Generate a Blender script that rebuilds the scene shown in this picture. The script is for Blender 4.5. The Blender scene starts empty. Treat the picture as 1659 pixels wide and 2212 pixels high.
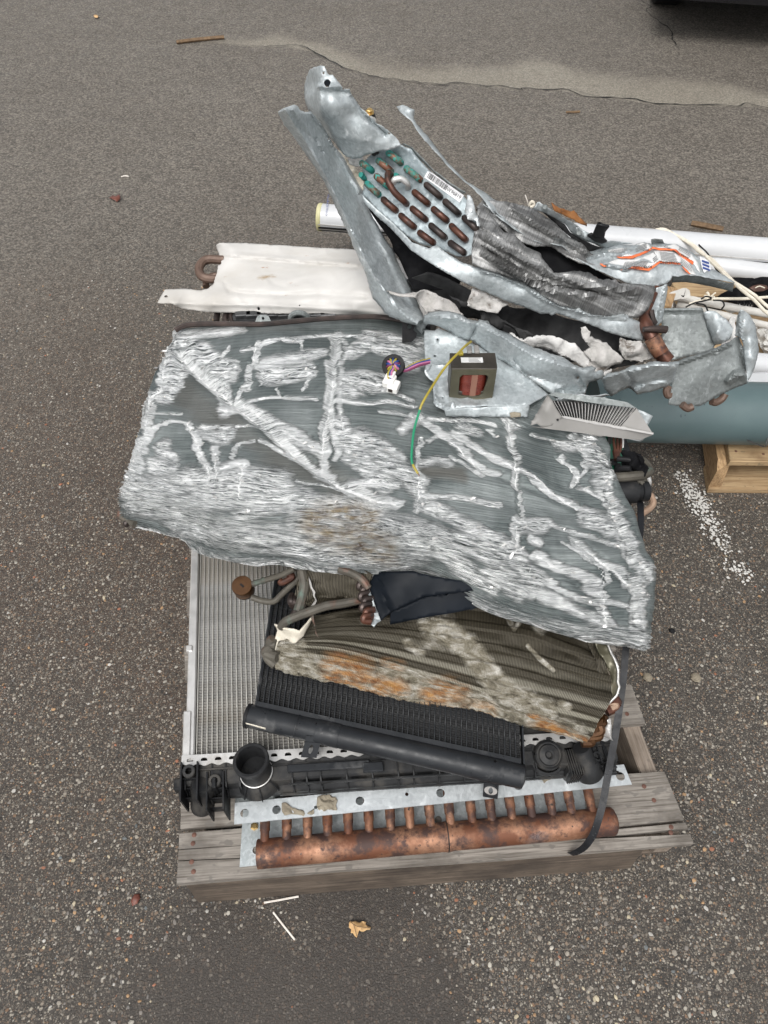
import bpy, math, random
import numpy as np
from mathutils import Vector, Matrix
from mathutils.geometry import delaunay_2d_cdt

rnd = random.Random(7)
rng = np.random.default_rng(7)
S = bpy.context.scene
COL = S.collection

# ------------------------------------------------------------------ camera, sky, sun, exposure
CAM_H, PITCH, F = 1.66, math.radians(52), 1534.0
cd = bpy.data.cameras.new("camera")
cam = bpy.data.objects.new("camera", cd); COL.objects.link(cam)
cam.location = (0, 0, CAM_H)
cam.rotation_euler = (math.radians(90) - PITCH, 0, 0)
cd.sensor_fit = 'VERTICAL'; cd.sensor_height = 24.0; cd.lens = 24.0 * F / 2212.0
cd.clip_start = .02; cd.clip_end = 400
S.camera = cam

W = bpy.data.worlds.new("World"); S.world = W; W.use_nodes = True
wn, wl = W.node_tree.nodes, W.node_tree.links
wn.clear()
sky = wn.new("ShaderNodeTexSky"); sky.sky_type = 'NISHITA'; sky.sun_disc = False
SUN_EL, SUN_ROT = math.radians(58), math.radians(200)
sky.sun_elevation = SUN_EL; sky.sun_rotation = SUN_ROT
sky.air_density = 1.0; sky.dust_density = 4.0; sky.ozone_density = 1.0
hs = wn.new("ShaderNodeHueSaturation"); hs.inputs['Saturation'].default_value = .12
bg = wn.new("ShaderNodeBackground"); bg.inputs['Strength'].default_value = .15
wo = wn.new("ShaderNodeOutputWorld")
wl.new(sky.outputs[0], hs.inputs['Color']); wl.new(hs.outputs[0], bg.inputs[0]); wl.new(bg.outputs[0], wo.inputs[0])

sd = bpy.data.lights.new("sun", 'SUN'); sd.energy = 1.1; sd.angle = math.radians(30); sd.color = (1, .97, .93)
sun = bpy.data.objects.new("sun", sd); COL.objects.link(sun)
_d = Vector((math.sin(SUN_ROT) * math.cos(SUN_EL), math.cos(SUN_ROT) * math.cos(SUN_EL), math.sin(SUN_EL)))
sun.rotation_euler = _d.to_track_quat('Z', 'Y').to_euler()
S.view_settings.view_transform = 'Standard'; S.view_settings.look = 'None'
S.view_settings.exposure = 0.40; S.view_settings.gamma = 1.0; S.view_settings.use_curve_mapping = False

# ------------------------------------------------------------------ helpers
_c, _s = math.cos(PITCH), math.sin(PITCH)
LIFT = [0.]
def P(u, v, z):
    """point of height z seen along the surveyed direction (u, v)"""
    u = np.asarray(u, float); v = np.asarray(v, float); z = np.asarray(z, float) + LIFT[0]
    x = (u - 829.5) / F; y = -(v - 1106) / F
    dx = x; dy = _c + y * _s; dz = -_s + y * _c
    t = (z - CAM_H) / dz
    return np.stack([dx * t, dy * t, CAM_H + dz * t], -1)
CR = {1: (1050, 200, 1000 / 1659), 2: (1900, 700, 1124 / 1659), 3: (500, 850, 1200 / 1659), 4: (1500, 1150, 800 / 1659),
      5: (1500, 1300, 1200 / 1659), 6: (650, 2100, 1050 / 1659), 7: (1600, 2300, 1200 / 1659), 8: (600, 2900, 1200 / 1659),
      9: (900, 2200, 800 / 1659), 10: (400, 1200, 1300 / 1659), 11: (2300, 1600, 724 / 1659), 12: (2500, 1000, 524 / 1659),
      13: (700, 2900, 800 / 1659), 14: (2100, 2500, 700 / 1659), 15: (1600, 0, 1424 / 1659), 16: (2200, 850, 700 / 1659), 0: (0, 0, 3024 / 1659)}
def q(k, x, y):
    a, b, s = CR[k]
    return ((a + x * s) * .548611, (b + y * s) * .548611)
def Q(k, pts): return [q(k, p[0], p[1]) + tuple(p[2:]) for p in pts]

OFF = {}
def link(o, parent=None):
    COL.objects.link(o)
    if parent is not None: o.parent = parent
    return o
def thing(name, label, cat, loc, group=None):
    o = bpy.data.objects.new(name, None); o.empty_display_size = .05
    link(o); o.location = loc; o['label'] = label; o['category'] = cat
    if group: o['group'] = group
    OFF[o.name] = np.array(loc, float)
    return o
def tag(o, label, cat, group=None):
    o['label'] = label; o['category'] = cat
    if group: o['group'] = group
    return o
def finish(me, name, m, parent, smooth=True, angle=40):
    o = bpy.data.objects.new(name, me)
    me.materials.append(m)
    me.polygons.foreach_set('use_smooth', [bool(smooth)] * len(me.polygons))
    if smooth and angle < 180: me.set_sharp_from_angle(angle=math.radians(angle))
    me.update()
    link(o, parent)
    OFF[o.name] = OFF[parent.name] if parent is not None else OFF.get('_tmp', np.zeros(3))
    return o

class MB:
    def __init__(s): s.v = []; s.f = []; s.n = 0; s.col = []
    def add(s, verts, faces):
        b = s.n
        s.v.extend([tuple(map(float, x)) for x in verts]); s.f.extend([tuple(b + i for i in f) for f in faces]); s.n += len(verts)
        return s
    def hexa(s, c):   # 8 corners: bottom 0-3 ccw, top 4-7
        return s.add(c, [(3, 2, 1, 0), (4, 5, 6, 7), (0, 1, 5, 4), (1, 2, 6, 5), (2, 3, 7, 6), (3, 0, 4, 7)])
    def box(s, fr, x0, x1, y0, y1, z0, z1, bev=0):
        if bev:
            b = bev
            ring = lambda i, z: [fr(x0 + i, y0 + b, z), fr(x0 + b, y0 + i, z), fr(x1 - b, y0 + i, z), fr(x1 - i, y0 + b, z),
                                 fr(x1 - i, y1 - b, z), fr(x1 - b, y1 - i, z), fr(x0 + b, y1 - i, z), fr(x0 + i, y1 - b, z)]
            rs = [ring(b, z0), ring(0, z0 + b), ring(0, z1 - b), ring(b, z1)]
            vs = sum(rs, []); fs = [tuple(range(7, -1, -1)), tuple(range(24, 32))]
            for k in range(3):
                for i in range(8): fs.append((k * 8 + i, k * 8 + (i + 1) % 8, k * 8 + 8 + (i + 1) % 8, k * 8 + 8 + i))
            return s.add(vs, fs)
        return s.hexa([fr(x0, y0, z0), fr(x1, y0, z0), fr(x1, y1, z0), fr(x0, y1, z0), fr(x0, y0, z1), fr(x1, y0, z1), fr(x1, y1, z1), fr(x0, y1, z1)])
    def tube(s, path, r, n=10, cap=True, flat=1.0):
        path = np.asarray(path, float); m = len(path)
        rr = np.broadcast_to(np.asarray(r, float), (m,))
        T = np.gradient(path, axis=0); T /= np.linalg.norm(T, axis=1)[:, None] + 1e-12
        a = np.array([0, 0, 1.]) if abs(T[0][2]) < .9 else np.array([1., 0, 0])
        N = np.cross(T[0], a); N /= np.linalg.norm(N); vs = []
        for i in range(m):
            N = N - T[i] * (N @ T[i]); N /= np.linalg.norm(N); B = np.cross(T[i], N)
            for k in range(n):
                t = 2 * math.pi * k / n
                vs.append(path[i] + rr[i] * (math.cos(t) * N + math.sin(t) * B * flat))
        fs = [(i * n + k, i * n + (k + 1) % n, (i + 1) * n + (k + 1) % n, (i + 1) * n + k) for i in range(m - 1) for k in range(n)]
        if cap: fs += [tuple(range(n - 1, -1, -1)), tuple((m - 1) * n + k for k in range(n))]
        return s.add(vs, fs)
    def ribbon(s, path, wdir, w, t):
        path = np.asarray(path, float); m = len(path)
        T = np.gradient(path, axis=0); T /= np.linalg.norm(T, axis=1)[:, None]
        vs = []
        for i in range(m):
            wd = np.asarray(wdir[i] if np.ndim(wdir) == 2 else wdir, float); wd = wd - T[i] * (wd @ T[i]); wd /= np.linalg.norm(wd)
            nn = np.cross(T[i], wd)
            for a, b in ((-1, -1), (1, -1), (1, 1), (-1, 1)): vs.append(path[i] + wd * a * w / 2 + nn * b * t / 2)
        fs = [(i * 4 + k, i * 4 + (k + 1) % 4, i * 4 + 4 + (k + 1) % 4, i * 4 + 4 + k) for i in range(m - 1) for k in range(4)]
        fs += [(3, 2, 1, 0), tuple((m - 1) * 4 + k for k in range(4))]
        return s.add(vs, fs)
    def lathe(s, o, ax, prof, n=20, open_=False):
        ax = np.asarray(ax, float); ax /= np.linalg.norm(ax); o = np.asarray(o, float)
        a = np.array([0, 0, 1.]) if abs(ax[2]) < .9 else np.array([1., 0, 0])
        N = np.cross(ax, a); N /= np.linalg.norm(N); B = np.cross(ax, N); vs = []
        for r, h in prof:
            for k in range(n):
                t = 2 * math.pi * k / n; vs.append(o + ax * h + r * (math.cos(t) * N + math.sin(t) * B))
        m = len(prof)
        fs = [(i * n + k, i * n + (k + 1) % n, (i + 1) * n + (k + 1) % n, (i + 1) * n + k) for i in range(m - 1) for k in range(n)]
        if not open_: fs += [tuple(range(n - 1, -1, -1)), tuple((m - 1) * n + k for k in range(n))]
        return s.add(vs, fs)
    def plate(s, fr, outline, holes=(), t=.002, z=0.):
        """flat plate with real holes: outline and holes are loops of (x, y) in frame fr, thickness t upward from z"""
        loops = [list(outline)] + [list(h) for h in holes]
        pts = [Vector(p) for l in loops for p in l]; ed = []; b = 0
        for l in loops:
            ed += [(b + i, b + (i + 1) % len(l)) for i in range(len(l))]; b += len(l)
        V, _, Fc, *_ = delaunay_2d_cdt(pts, ed, [], 0, 1e-7)
        V = np.array([(p[0], p[1]) for p in V]); keep = []
        if len(Fc):
            C = np.array([V[list(f)].mean(0) for f in Fc]); k = inpoly(C, loops[0])
            for h in loops[1:]: k &= ~inpoly(C, h)
            keep = [tuple(f) for f, kk in zip(Fc, k) if kk]
        n = len(V)
        vs = [fr(p[0], p[1], z) for p in V] + [fr(p[0], p[1], z + t) for p in V]
        cnt = {}
        for f in keep:
            for i in range(3): cnt[(f[i], f[(i + 1) % 3])] = 1
        fs = [tuple(reversed(f)) for f in keep] + [tuple(i + n for i in f) for f in keep]
        for (a, c) in cnt:
            if (c, a) not in cnt: fs.append((a, c, c + n, a + n))
        return s.add(vs, fs)
    def build(s, name, m, parent=None, smooth=True, angle=35, origin=None, label=None):
        if parent is not None: off = OFF[parent.name]
        else:
            A = np.array(s.v); off = np.array(origin) if origin is not None else np.array([A[:, 0].mean(), A[:, 1].mean(), A[:, 2].min()])
        me = bpy.data.meshes.new(name)
        me.from_pydata((np.array(s.v) - off).tolist(), [], s.f)
        OFF['_tmp'] = off
        o = finish(me, name, m, parent, smooth, angle)
        if parent is None: o.location = off
        if label: o['label'] = label
        return o

def frame(o, x, y, z=None):
    o = np.array(o, float); x = np.array(x, float); x /= np.linalg.norm(x); y = np.array(y, float); y /= np.linalg.norm(y)
    z = np.cross(x, y) if z is None else np.array(z, float); z /= np.linalg.norm(z)
    return lambda a, b, c=0.: o + a * x + b * y + c * z
WF = lambda a, b, c=0.: np.array([a, b, c], float)
def circ(x, y, r, n=12, ry=None): return [(x + r * math.cos(2 * math.pi * i / n), y + (ry or r) * math.sin(2 * math.pi * i / n)) for i in range(n)]

def inpoly(p, poly):
    p = np.asarray(p, float); x, y = p[:, 0], p[:, 1]; poly = np.asarray(poly, float)
    r = np.zeros(len(p), bool); j = len(poly) - 1
    for i in range(len(poly)):
        xi, yi = poly[i][:2]; xj, yj = poly[j][:2]
        c = ((yi > y) != (yj > y)) & (x < (xj - xi) * (y - yi) / (yj - yi + 1e-12) + xi)
        r ^= c; j = i
    return r
def segdist(p, line):
    p = np.asarray(p, float); d = np.full(len(p), 1e9)
    for a, b in zip(line[:-1], line[1:]):
        a = np.array(a[:2], float); b = np.array(b[:2], float); ab = b - a
        t = np.clip(((p - a) @ ab) / (ab @ ab + 1e-12), 0, 1)
        d = np.minimum(d, np.linalg.norm(p - a - t[:, None] * ab, axis=1))
    return d
_tab = rng.random(65536)
def vn(p, seed=0):
    """value noise, p (n, d)"""
    p = np.asarray(p, float); d = p.shape[1]; i = np.floor(p).astype(np.int64); f = p - i; f = f * f * (3 - 2 * f)
    out = np.zeros(len(p)); pr = (73856093, 19349663, 83492791)
    for c in range(2 ** d):
        h = np.full(len(p), seed * 7919, np.int64); w = np.ones(len(p))
        for k in range(d):
            b = (c >> k) & 1; h = h ^ ((i[:, k] + b) * pr[k]); w = w * (f[:, k] if b else 1 - f[:, k])
        out += w * _tab[(h ^ (h >> 13)) & 65535]
    return out * 2 - 1
def fbm(p, o=4, seed=0, g=.5):
    a = 1.; r = 0.
    for k in range(o): r = r + a * vn(np.asarray(p) * 2 ** k, seed + k); a *= g
    return r
def tps(ctrl, lam=1e-3):
    X = np.array([c[:2] for c in ctrl], float) / 100; z = np.array([c[2] for c in ctrl], float); n = len(X)
    U = lambda r2: r2 * np.log(r2 + 1e-9)
    K = U(((X[:, None] - X[None]) ** 2).sum(-1)) + lam * np.eye(n); Pm = np.c_[np.ones(n), X]
    A = np.block([[K, Pm], [Pm.T, np.zeros((3, 3))]])
    w = np.linalg.lstsq(A, np.r_[z, 0, 0, 0], rcond=None)[0]
    def f(u, v):
        p = np.c_[u, v] / 100.
        return U(((p[:, None] - X[None]) ** 2).sum(-1)) @ w[:n] + np.c_[np.ones(len(p)), p] @ w[n:]
    return f
def cr_line(pts, n):
    """Catmull-Rom through points (k dims), n samples"""
    p = np.asarray(pts, float); m = len(p)
    e = np.vstack([2 * p[0] - p[1], p, 2 * p[-1] - p[-2]])
    t = np.linspace(0, m - 1 - 1e-9, n); i = np.floor(t).astype(int); f = (t - i)[:, None]
    a, b, c, d = e[i], e[i + 1], e[i + 2], e[i + 3]
    return .5 * (2 * b + (c - a) * f + (2 * a - 5 * b + 4 * c - d) * f ** 2 + (3 * b - a - 3 * c + d) * f ** 3)
def cr_grid(ctrl, nv, nu):
    c = np.asarray(ctrl, float); m, n, k = c.shape
    r = np.stack([cr_line(c[i], nu) for i in range(m)])
    return np.stack([cr_line(r[:, j], nv) for j in range(nu)], 1)
def path(pts, n=40, k=0):
    """(x, y, z) waypoints of crop k -> smooth world path"""
    pts = Q(k, pts); return cr_line([P(*p) for p in pts], n)

def grid_normals(X):
    du = np.gradient(X, axis=1); dv = np.gradient(X, axis=0); n = np.cross(du, dv); n /= np.linalg.norm(n, axis=-1)[..., None] + 1e-12
    if n[..., 2].mean() < 0: n = -n
    return n
def grid_mesh(name, X, m, parent, attrs=None, uv=None, angle=180):
    nv, nu, _ = X.shape
    me = bpy.data.meshes.new(name); n = nv * nu
    off = OFF[parent.name] if parent is not None else np.zeros(3)
    me.vertices.add(n); me.vertices.foreach_set('co', (X.reshape(-1, 3) - off).astype(np.float32).ravel())
    idx = np.arange(n).reshape(nv, nu); qd = np.stack([idx[1:, :-1], idx[1:, 1:], idx[:-1, 1:], idx[:-1, :-1]], -1).reshape(-1, 4)
    a, b, c = X[nv // 2, nu // 2], X[nv // 2, nu // 2 + 1], X[nv // 2 + 1, nu // 2]
    me.loops.add(qd.size); me.loops.foreach_set('vertex_index', qd.astype(np.int32).ravel())
    me.polygons.add(len(qd)); me.polygons.foreach_set('loop_start', (np.arange(len(qd)) * 4).astype(np.int32))
    me.update(calc_edges=True)
    for k, val in (attrs or {}).items():
        at = me.attributes.new(k, 'FLOAT', 'POINT'); at.data.foreach_set('value', np.asarray(val, np.float32).ravel())
    if uv is not None:
        l = me.uv_layers.new(name='UVMap'); l.data.foreach_set('uv', uv.reshape(-1, 2)[qd.ravel()].astype(np.float32).ravel())
    return finish(me, name, m, parent, True, angle)

def patch(name, m, parent, outline, inner=(), k=0, step=6, amp=.0, nscale=25, thick=.0012, rag=0., holes=(), smooth=True, angle=30, seed=1, crease=None, label=None, bulge=None, lam=.004, tent=None):
    """bent sheet: outline of surveyed points (x, y, height or None), inner points carry the bulge; real thickness"""
    ol = Q(k, [tuple(o) + ((None,) if len(o) == 2 else ()) for o in outline]); il = Q(k, inner)
    z = tps([p for p in ol + il if p[2] is not None], lam)
    pts = []
    n = len(ol)
    for i in range(n):
        a = np.array(ol[i][:2]); b = np.array(ol[(i + 1) % n][:2]); d = np.linalg.norm(b - a); c = max(1, int(d / step))
        for j in range(c):
            p = a + (b - a) * j / c
            if rag and j: p = p + rng.normal(0, rag, 2)
            pts.append(p)
    loop = np.array(pts); hl = []
    for h in holes:
        c = q(k, h[0], h[1]); r = h[2]; hl.append(np.array(circ(c[0], c[1], r, 10, h[3] if len(h) > 3 else None)))
    lo, hi = loop.min(0), loop.max(0)
    gx, gy = np.meshgrid(np.arange(lo[0], hi[0], step), np.arange(lo[1], hi[1], step * .87)); gx = gx + (np.arange(gx.shape[0]) % 2)[:, None] * step / 2
    g = np.c_[gx.ravel(), gy.ravel()]
    if len(g): g = g + rng.normal(0, step * .08, g.shape); g = g[inpoly(g, loop)]
    if len(g): g = g[segdist(g, list(loop) + [loop[0]]) > step * .45]
    for h in hl:
        if len(g): g = g[~inpoly(g, h)]; g = g[segdist(g, list(h) + [h[0]]) > step * .3]
    loops = [loop] + hl; allp = np.vstack(loops + ([g] if len(g) else []))
    ed = []; b = 0
    for l in loops: ed += [(b + i, b + (i + 1) % len(l)) for i in range(len(l))]; b += len(l)
    V, _, Fc, *_ = delaunay_2d_cdt([Vector(p) for p in allp], ed, [], 0, 1e-5)
    V = np.array([(p[0], p[1]) for p in V]); Fc = np.array([tuple(f) for f in Fc])
    C = V[Fc].mean(1); keep = inpoly(C, loop)
    for h in hl: keep &= ~inpoly(C, h)
    Fc = Fc[keep]
    zz = z(V[:, 0], V[:, 1])
    if tent:
        for ln, w, h in tent: zz = zz + h * np.clip(1 - segdist(V, Q(k, ln)) / w, 0, 1)
    if crease:
        for ln, w, h in crease:
            d = segdist(V, Q(k, ln)); zz = zz + h * np.exp(-(d / w) ** 2)
    if bulge:
        d = np.clip(segdist(V, list(loop) + [loop[0]]) / bulge[1], 0, 1); zz = zz + bulge[0] * np.sqrt(1 - (1 - d) ** 2)
    X = P(V[:, 0], V[:, 1], zz)
    fn = np.cross(X[Fc[:, 1]] - X[Fc[:, 0]], X[Fc[:, 2]] - X[Fc[:, 0]])
    if (fn * (np.array([0, 0, CAM_H]) - X[Fc[:, 0]])).sum() < 0: Fc = Fc[:, ::-1]; fn = -fn
    if amp:
        N = np.zeros_like(X)
        for i in range(3): np.add.at(N, Fc[:, i], fn)
        N /= np.linalg.norm(N, axis=1)[:, None] + 1e-12
        d = ((1 - 2.6 * np.abs(vn(X * nscale * .6 + fbm(X * nscale * .5, 2, seed + 5)[:, None] * .5, seed))) * 1.5 + .5 * fbm(X * nscale, 3, seed)) * amp
        X = X + N * d[:, None]
    off = OFF[parent.name]
    me = bpy.data.meshes.new(name); me.from_pydata((X - off).tolist(), [], Fc.tolist())
    l = me.uv_layers.new(name='UVMap'); l.data.foreach_set('uv', (V[Fc.ravel()] / 1000).astype(np.float32).ravel())
    o = finish(me, name, m, parent, smooth, angle)
    if thick:
        md = o.modifiers.new('thickness', 'SOLIDIFY'); md.thickness = thick; md.offset = -1
    if label: o['label'] = label
    return o

# ------------------------------------------------------------------ materials
class NT:
    def __init__(s, name):
        s.m = bpy.data.materials.new(name); s.m.use_nodes = True; s.t = s.m.node_tree; s.n = s.t.nodes; s.l = s.t.links
        s.b = s.n['Principled BSDF']; s.tc = s.n.new('ShaderNodeTexCoord')
    def set(s, inp, v):
        if hasattr(v, 'is_linked') or hasattr(v, 'links'): s.l.new(v, inp)
        elif isinstance(v, (tuple, list)) and len(v) == 3 and inp.type == 'RGBA': inp.default_value = (*v, 1)
        else: inp.default_value = v
    def mapp(s, co=None, scale=(1, 1, 1), rot=(0, 0, 0), loc=(0, 0, 0)):
        n = s.n.new('ShaderNodeMapping'); s.l.new(co or s.tc.outputs['Object'], n.inputs[0])
        n.inputs['Scale'].default_value = scale; n.inputs['Rotation'].default_value = rot; n.inputs['Location'].default_value = loc
        return n.outputs[0]
    def noise(s, scale, detail=4, rough=.55, co=None, dist=0., out=0):
        n = s.n.new('ShaderNodeTexNoise'); s.l.new(co or s.tc.outputs['Object'], n.inputs['Vector'])
        n.inputs['Scale'].default_value = scale; n.inputs['Detail'].default_value = detail; n.inputs['Roughness'].default_value = rough; n.inputs['Distortion'].default_value = dist
        return n.outputs[out]
    def vor(s, scale, feature='F1', co=None, rand=1., out='Distance', dim='3D'):
        n = s.n.new('ShaderNodeTexVoronoi'); n.feature = feature; n.voronoi_dimensions = dim; s.l.new(co or s.tc.outputs['Object'], n.inputs['Vector'])
        n.inputs['Scale'].default_value = scale; n.inputs['Randomness'].default_value = rand
        return n.outputs[out]
    def ramp(s, x, a, b, c0=0., c1=1.):
        n = s.n.new('ShaderNodeMapRange'); n.clamp = True; s.set(n.inputs[0], x)
        n.inputs[1].default_value = a; n.inputs[2].default_value = b; s.set(n.inputs[3], c0); s.set(n.inputs[4], c1)
        return n.outputs[0]
    def mix(s, f, a, b):
        n = s.n.new('ShaderNodeMix'); n.data_type = 'RGBA'; s.set(n.inputs['Factor'], f); s.set(n.inputs[6], a); s.set(n.inputs[7], b)
        return n.outputs[2]
    def mul(s, f, a, b):
        n = s.n.new('ShaderNodeMix'); n.data_type = 'RGBA'; n.blend_type = 'MULTIPLY'; s.set(n.inputs['Factor'], f); s.set(n.inputs[6], a); s.set(n.inputs[7], b)
        return n.outputs[2]
    def math(s, op, a, b=0., c=0.):
        n = s.n.new('ShaderNodeMath'); n.operation = op; s.set(n.inputs[0], a); s.set(n.inputs[1], b); s.set(n.inputs[2], c)
        return n.outputs[0]
    def attr(s, name, out='Fac'):
        n = s.n.new('ShaderNodeAttribute'); n.attribute_name = name; return n.outputs[out]
    def cramp(s, x, stops):
        n = s.n.new('ShaderNodeValToRGB'); s.set(n.inputs[0], x); e = n.color_ramp.elements
        while len(e) < len(stops): e.new(.5)
        for i, (p, c) in enumerate(stops): e[i].position = p; e[i].color = (*c, 1)
        return n.outputs[0]
    def bump(s, h, strength=.3, dist=.002, prev=None):
        n = s.n.new('ShaderNodeBump'); n.inputs['Strength'].default_value = strength; n.inputs['Distance'].default_value = dist; s.l.new(h, n.inputs['Height'])
        if prev: s.l.new(prev, n.inputs['Normal'])
        return n.outputs[0]
    def out(s, color=None, rough=.5, metal=0., normal=None, spec=None, coat=None):
        if color is not None: s.set(s.b.inputs['Base Color'], color)
        s.set(s.b.inputs['Roughness'], rough); s.set(s.b.inputs['Metallic'], metal)
        if normal is not None: s.l.new(normal, s.b.inputs['Normal'])
        if spec is not None: s.set(s.b.inputs['Specular IOR Level'], spec)
        if coat is not None: s.set(s.b.inputs['Coat Weight'], coat); s.b.inputs['Coat Roughness'].default_value = .12
        return s.m

def simple(name, c1, c2=None, rough=.5, metal=0., scale=20, bump=.15, bscale=None, layers=(), stretch=(1, 1, 1), spec=None, drough=.12, bdist=.001, contrast=(.35, .65)):
    """two-tone base + worn / dirty layers (color, scale, lo, hi, rough, metal)"""
    t = NT(name); co = t.mapp(scale=stretch)
    n = t.noise(scale, 5, .6, co)
    col = t.mix(t.ramp(n, *contrast), c1, c2 or c1)
    r = t.ramp(t.noise(scale * 1.7, 3, .6, co), .3, .7, max(0, rough - drough), min(1, rough + drough)); me = metal
    for (c, sc, lo, hi, lr, lm) in layers:
        f = t.ramp(t.noise(sc, 6, .65, t.mapp(loc=(sc, 3.1, 1.7), scale=stretch)), lo, hi)
        col = t.mix(f, col, c); r = t.ramp(f, 0, 1, r, lr); me = t.ramp(f, 0, 1, me, lm)
    nb = t.bump(t.noise(bscale or scale * 6, 4, .6, co), bump, bdist) if bump else None
    return t.out(col, r, me, nb, spec)

def galv(name, a, b, rough=.52, metal=.6, oxide=.62, grime=.66, dents=0.):
    t = NT(name)
    cell = t.vor(170, co=t.mapp(scale=(1, 1, 1)), out='Color')
    sp = t.n.new('ShaderNodeSeparateColor'); t.l.new(cell, sp.inputs[0])
    big = t.noise(7, 4, .6)
    f = t.math('ADD', t.math('MULTIPLY', sp.outputs[0], .30), t.math('MULTIPLY', big, .70))
    col = t.mix(t.ramp(f, .25, .75), a, b)
    ox = t.ramp(t.noise(28, 8, .72, t.mapp(loc=(5, 1, 2))), oxide - .04, oxide + .1)
    col = t.mix(t.math('MULTIPLY', ox, .85), col, (.72, .745, .755))
    sc = t.ramp(t.noise(1, 5, .7, t.mapp(scale=(75, 75, 5), loc=(2, 1, 4))), .56, .72); col = t.mix(t.math('MULTIPLY', sc, .45), col, (.60, .63, .64))
    sc2 = t.ramp(t.noise(1, 5, .7, t.mapp(scale=(6, 60, 60), loc=(7, 1, 4))), .6, .74); col = t.mix(t.math('MULTIPLY', sc2, .4), col, (.14, .15, .15))
    gr = t.ramp(t.noise(11, 7, .7, t.mapp(loc=(1, 8, 3))), grime - .06, grime + .16)
    col = t.mix(t.math('MULTIPLY', gr, .6), col, (.12, .115, .105))
    r = t.ramp(t.math('ADD', sp.outputs[1], ox), 0, 1.6, rough - .07, rough + .25)
    me = t.ramp(ox, 0, 1, metal, .15)
    h = t.bump(t.noise(160, 3, .6), .12, .001)
    if dents: h = t.bump(t.noise(16, 2, .5), dents, .01, h)
    return t.out(col, r, me, h)

M = {}
M['galv'] = galv('galvanized_steel', (.335, .37, .38), (.55, .59, .60))
M['galv_dull'] = galv('dull_galvanized_steel', (.15, .165, .163), (.255, .275, .272), .55, .5, .68)
M['galv_shaded'] = galv('shaded_plate_steel', (.22, .26, .275), (.36, .41, .43), .5, .55, .68)  # darker copy of the steel, the end plate's shadow in its colour
M['galv_bright'] = galv('bright_galvanized_steel', (.46, .49, .50), (.62, .65, .66), .48, .6, .6, .72)
M['white_paint'] = simple('scuffed_white_paint', (.49, .475, .45), (.58, .565, .54), .5, 0, 6, .06, 90,
    [((.30, .22, .13), 9, .66, .75, .7, 0), ((.30, .14, .06), 34, .675, .73, .8, 0), ((.45, .42, .37), 3, .5, .75, .5, 0)], (.6, 1.6, 1))
M['white_tube'] = simple('white_enamel', (.50, .51, .52), (.58, .59, .60), .35, 0, 4, .03, 60, [((.45, .45, .44), 25, .72, .8, .5, 0)])
M['white_plastic'] = simple('white_plastic', (.72, .71, .68), (.8, .79, .76), .45, 0, 30, .03)
M['cream'] = simple('cream_cord', (.60, .55, .45), (.72, .67, .57), .8, 0, 80, .4, 500)
M['foam'] = simple('torn_white_insulation', (.50, .49, .475), (.66, .65, .63), .9, 0, 40, .7, 120, [((.3, .27, .22), 22, .64, .74, .9, 0)], bdist=.004)
M['foam_grey'] = simple('torn_grey_insulation', (.36, .35, .33), (.52, .50, .48), .9, 0, 40, .8, 130, [((.14, .12, .10), 25, .56, .68, .9, 0)], bdist=.004)
M['liner_shade'] = simple('dark_liner_and_shade', (.018, .018, .019), (.06, .06, .06), .7, .1, 14, .3, 60, spec=.15)  # serves foil flaps and the painted shade of void and rail underside
M['black'] = simple('black_plastic', (.008, .0085, .0095), (.016, .0165, .018), .5, 0, 30, .12, 250, [((.055, .052, .048), 18, .55, .78, .7, 0)], spec=.28)
M['black_worn'] = simple('dusty_black_plastic', (.010, .0105, .0115), (.022, .0225, .0235), .5, 0, 22, .15, 200, [((.085, .078, .068), 14, .5, .75, .75, 0), ((.004, .004, .005), 60, .66, .69, .2, 0)], spec=.3)
M['black_paint'] = simple('worn_black_paint', (.012, .0135, .016), (.022, .024, .027), .42, 0, 20, .15, 200,
    [((.10, .10, .10), 16, .55, .75, .5, 0), ((.55, .55, .54), 42, .765, .78, .5, .3), ((.003, .003, .004), 75, .64, .67, .15, 0)], spec=.3)
M['navy'] = simple('dark_blue_black_sheet', (.005, .007, .010), (.009, .012, .017), .5, 0, 9, .05, 60, [((.035, .04, .045), 12, .64, .8, .6, 0)], spec=.12)
M['rubber'] = simple('black_rubber', (.008, .008, .009), (.014, .014, .015), .6, 0, 40, .1, spec=.25)
M['strap'] = simple('black_strapping', (.007, .0075, .009), (.013, .014, .017), .4, 0, 60, .35, 900, [((.03, .032, .036), 60, .64, .68, .1, 0)], spec=.3)
M['hole'] = simple('hole_dark', (.008, .008, .008), None, .8, 0, 10, 0)
M['copper'] = simple('weathered_copper', (.25, .122, .07), (.42, .23, .145), .52, .6, 16, .25, 120,
    [((.15, .058, .03), 13, .44, .58, .6, .4), ((.15, .11, .105), 12, .60, .7, .55, .4), ((.06, .032, .026), 24, .47, .6, .65, .2), ((.06, .028, .022), 55, .55, .66, .6, .2), ((.10, .12, .105), 19, .66, .76, .7, .1), ((.02, .012, .01), 95, .64, .67, .4, .1)], contrast=(.3, .7))
M['copper_dark'] = simple('tarnished_copper', (.06, .024, .016), (.13, .052, .032), .42, .45, 30, .15, 150, [((.025, .018, .016), 30, .53, .64, .5, .3)])
M['copper_black'] = simple('blackened_copper', (.03, .024, .022), (.07, .05, .044), .42, .5, 30, .15, 150)
M['copper_green'] = simple('verdigris_copper', (.12, .05, .03), (.2, .085, .05), .5, .4, 40, .3, 150, [((.02, .20, .17), 26, .42, .52, .8, 0), ((.05, .3, .26), 60, .55, .62, .85, 0)])
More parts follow.
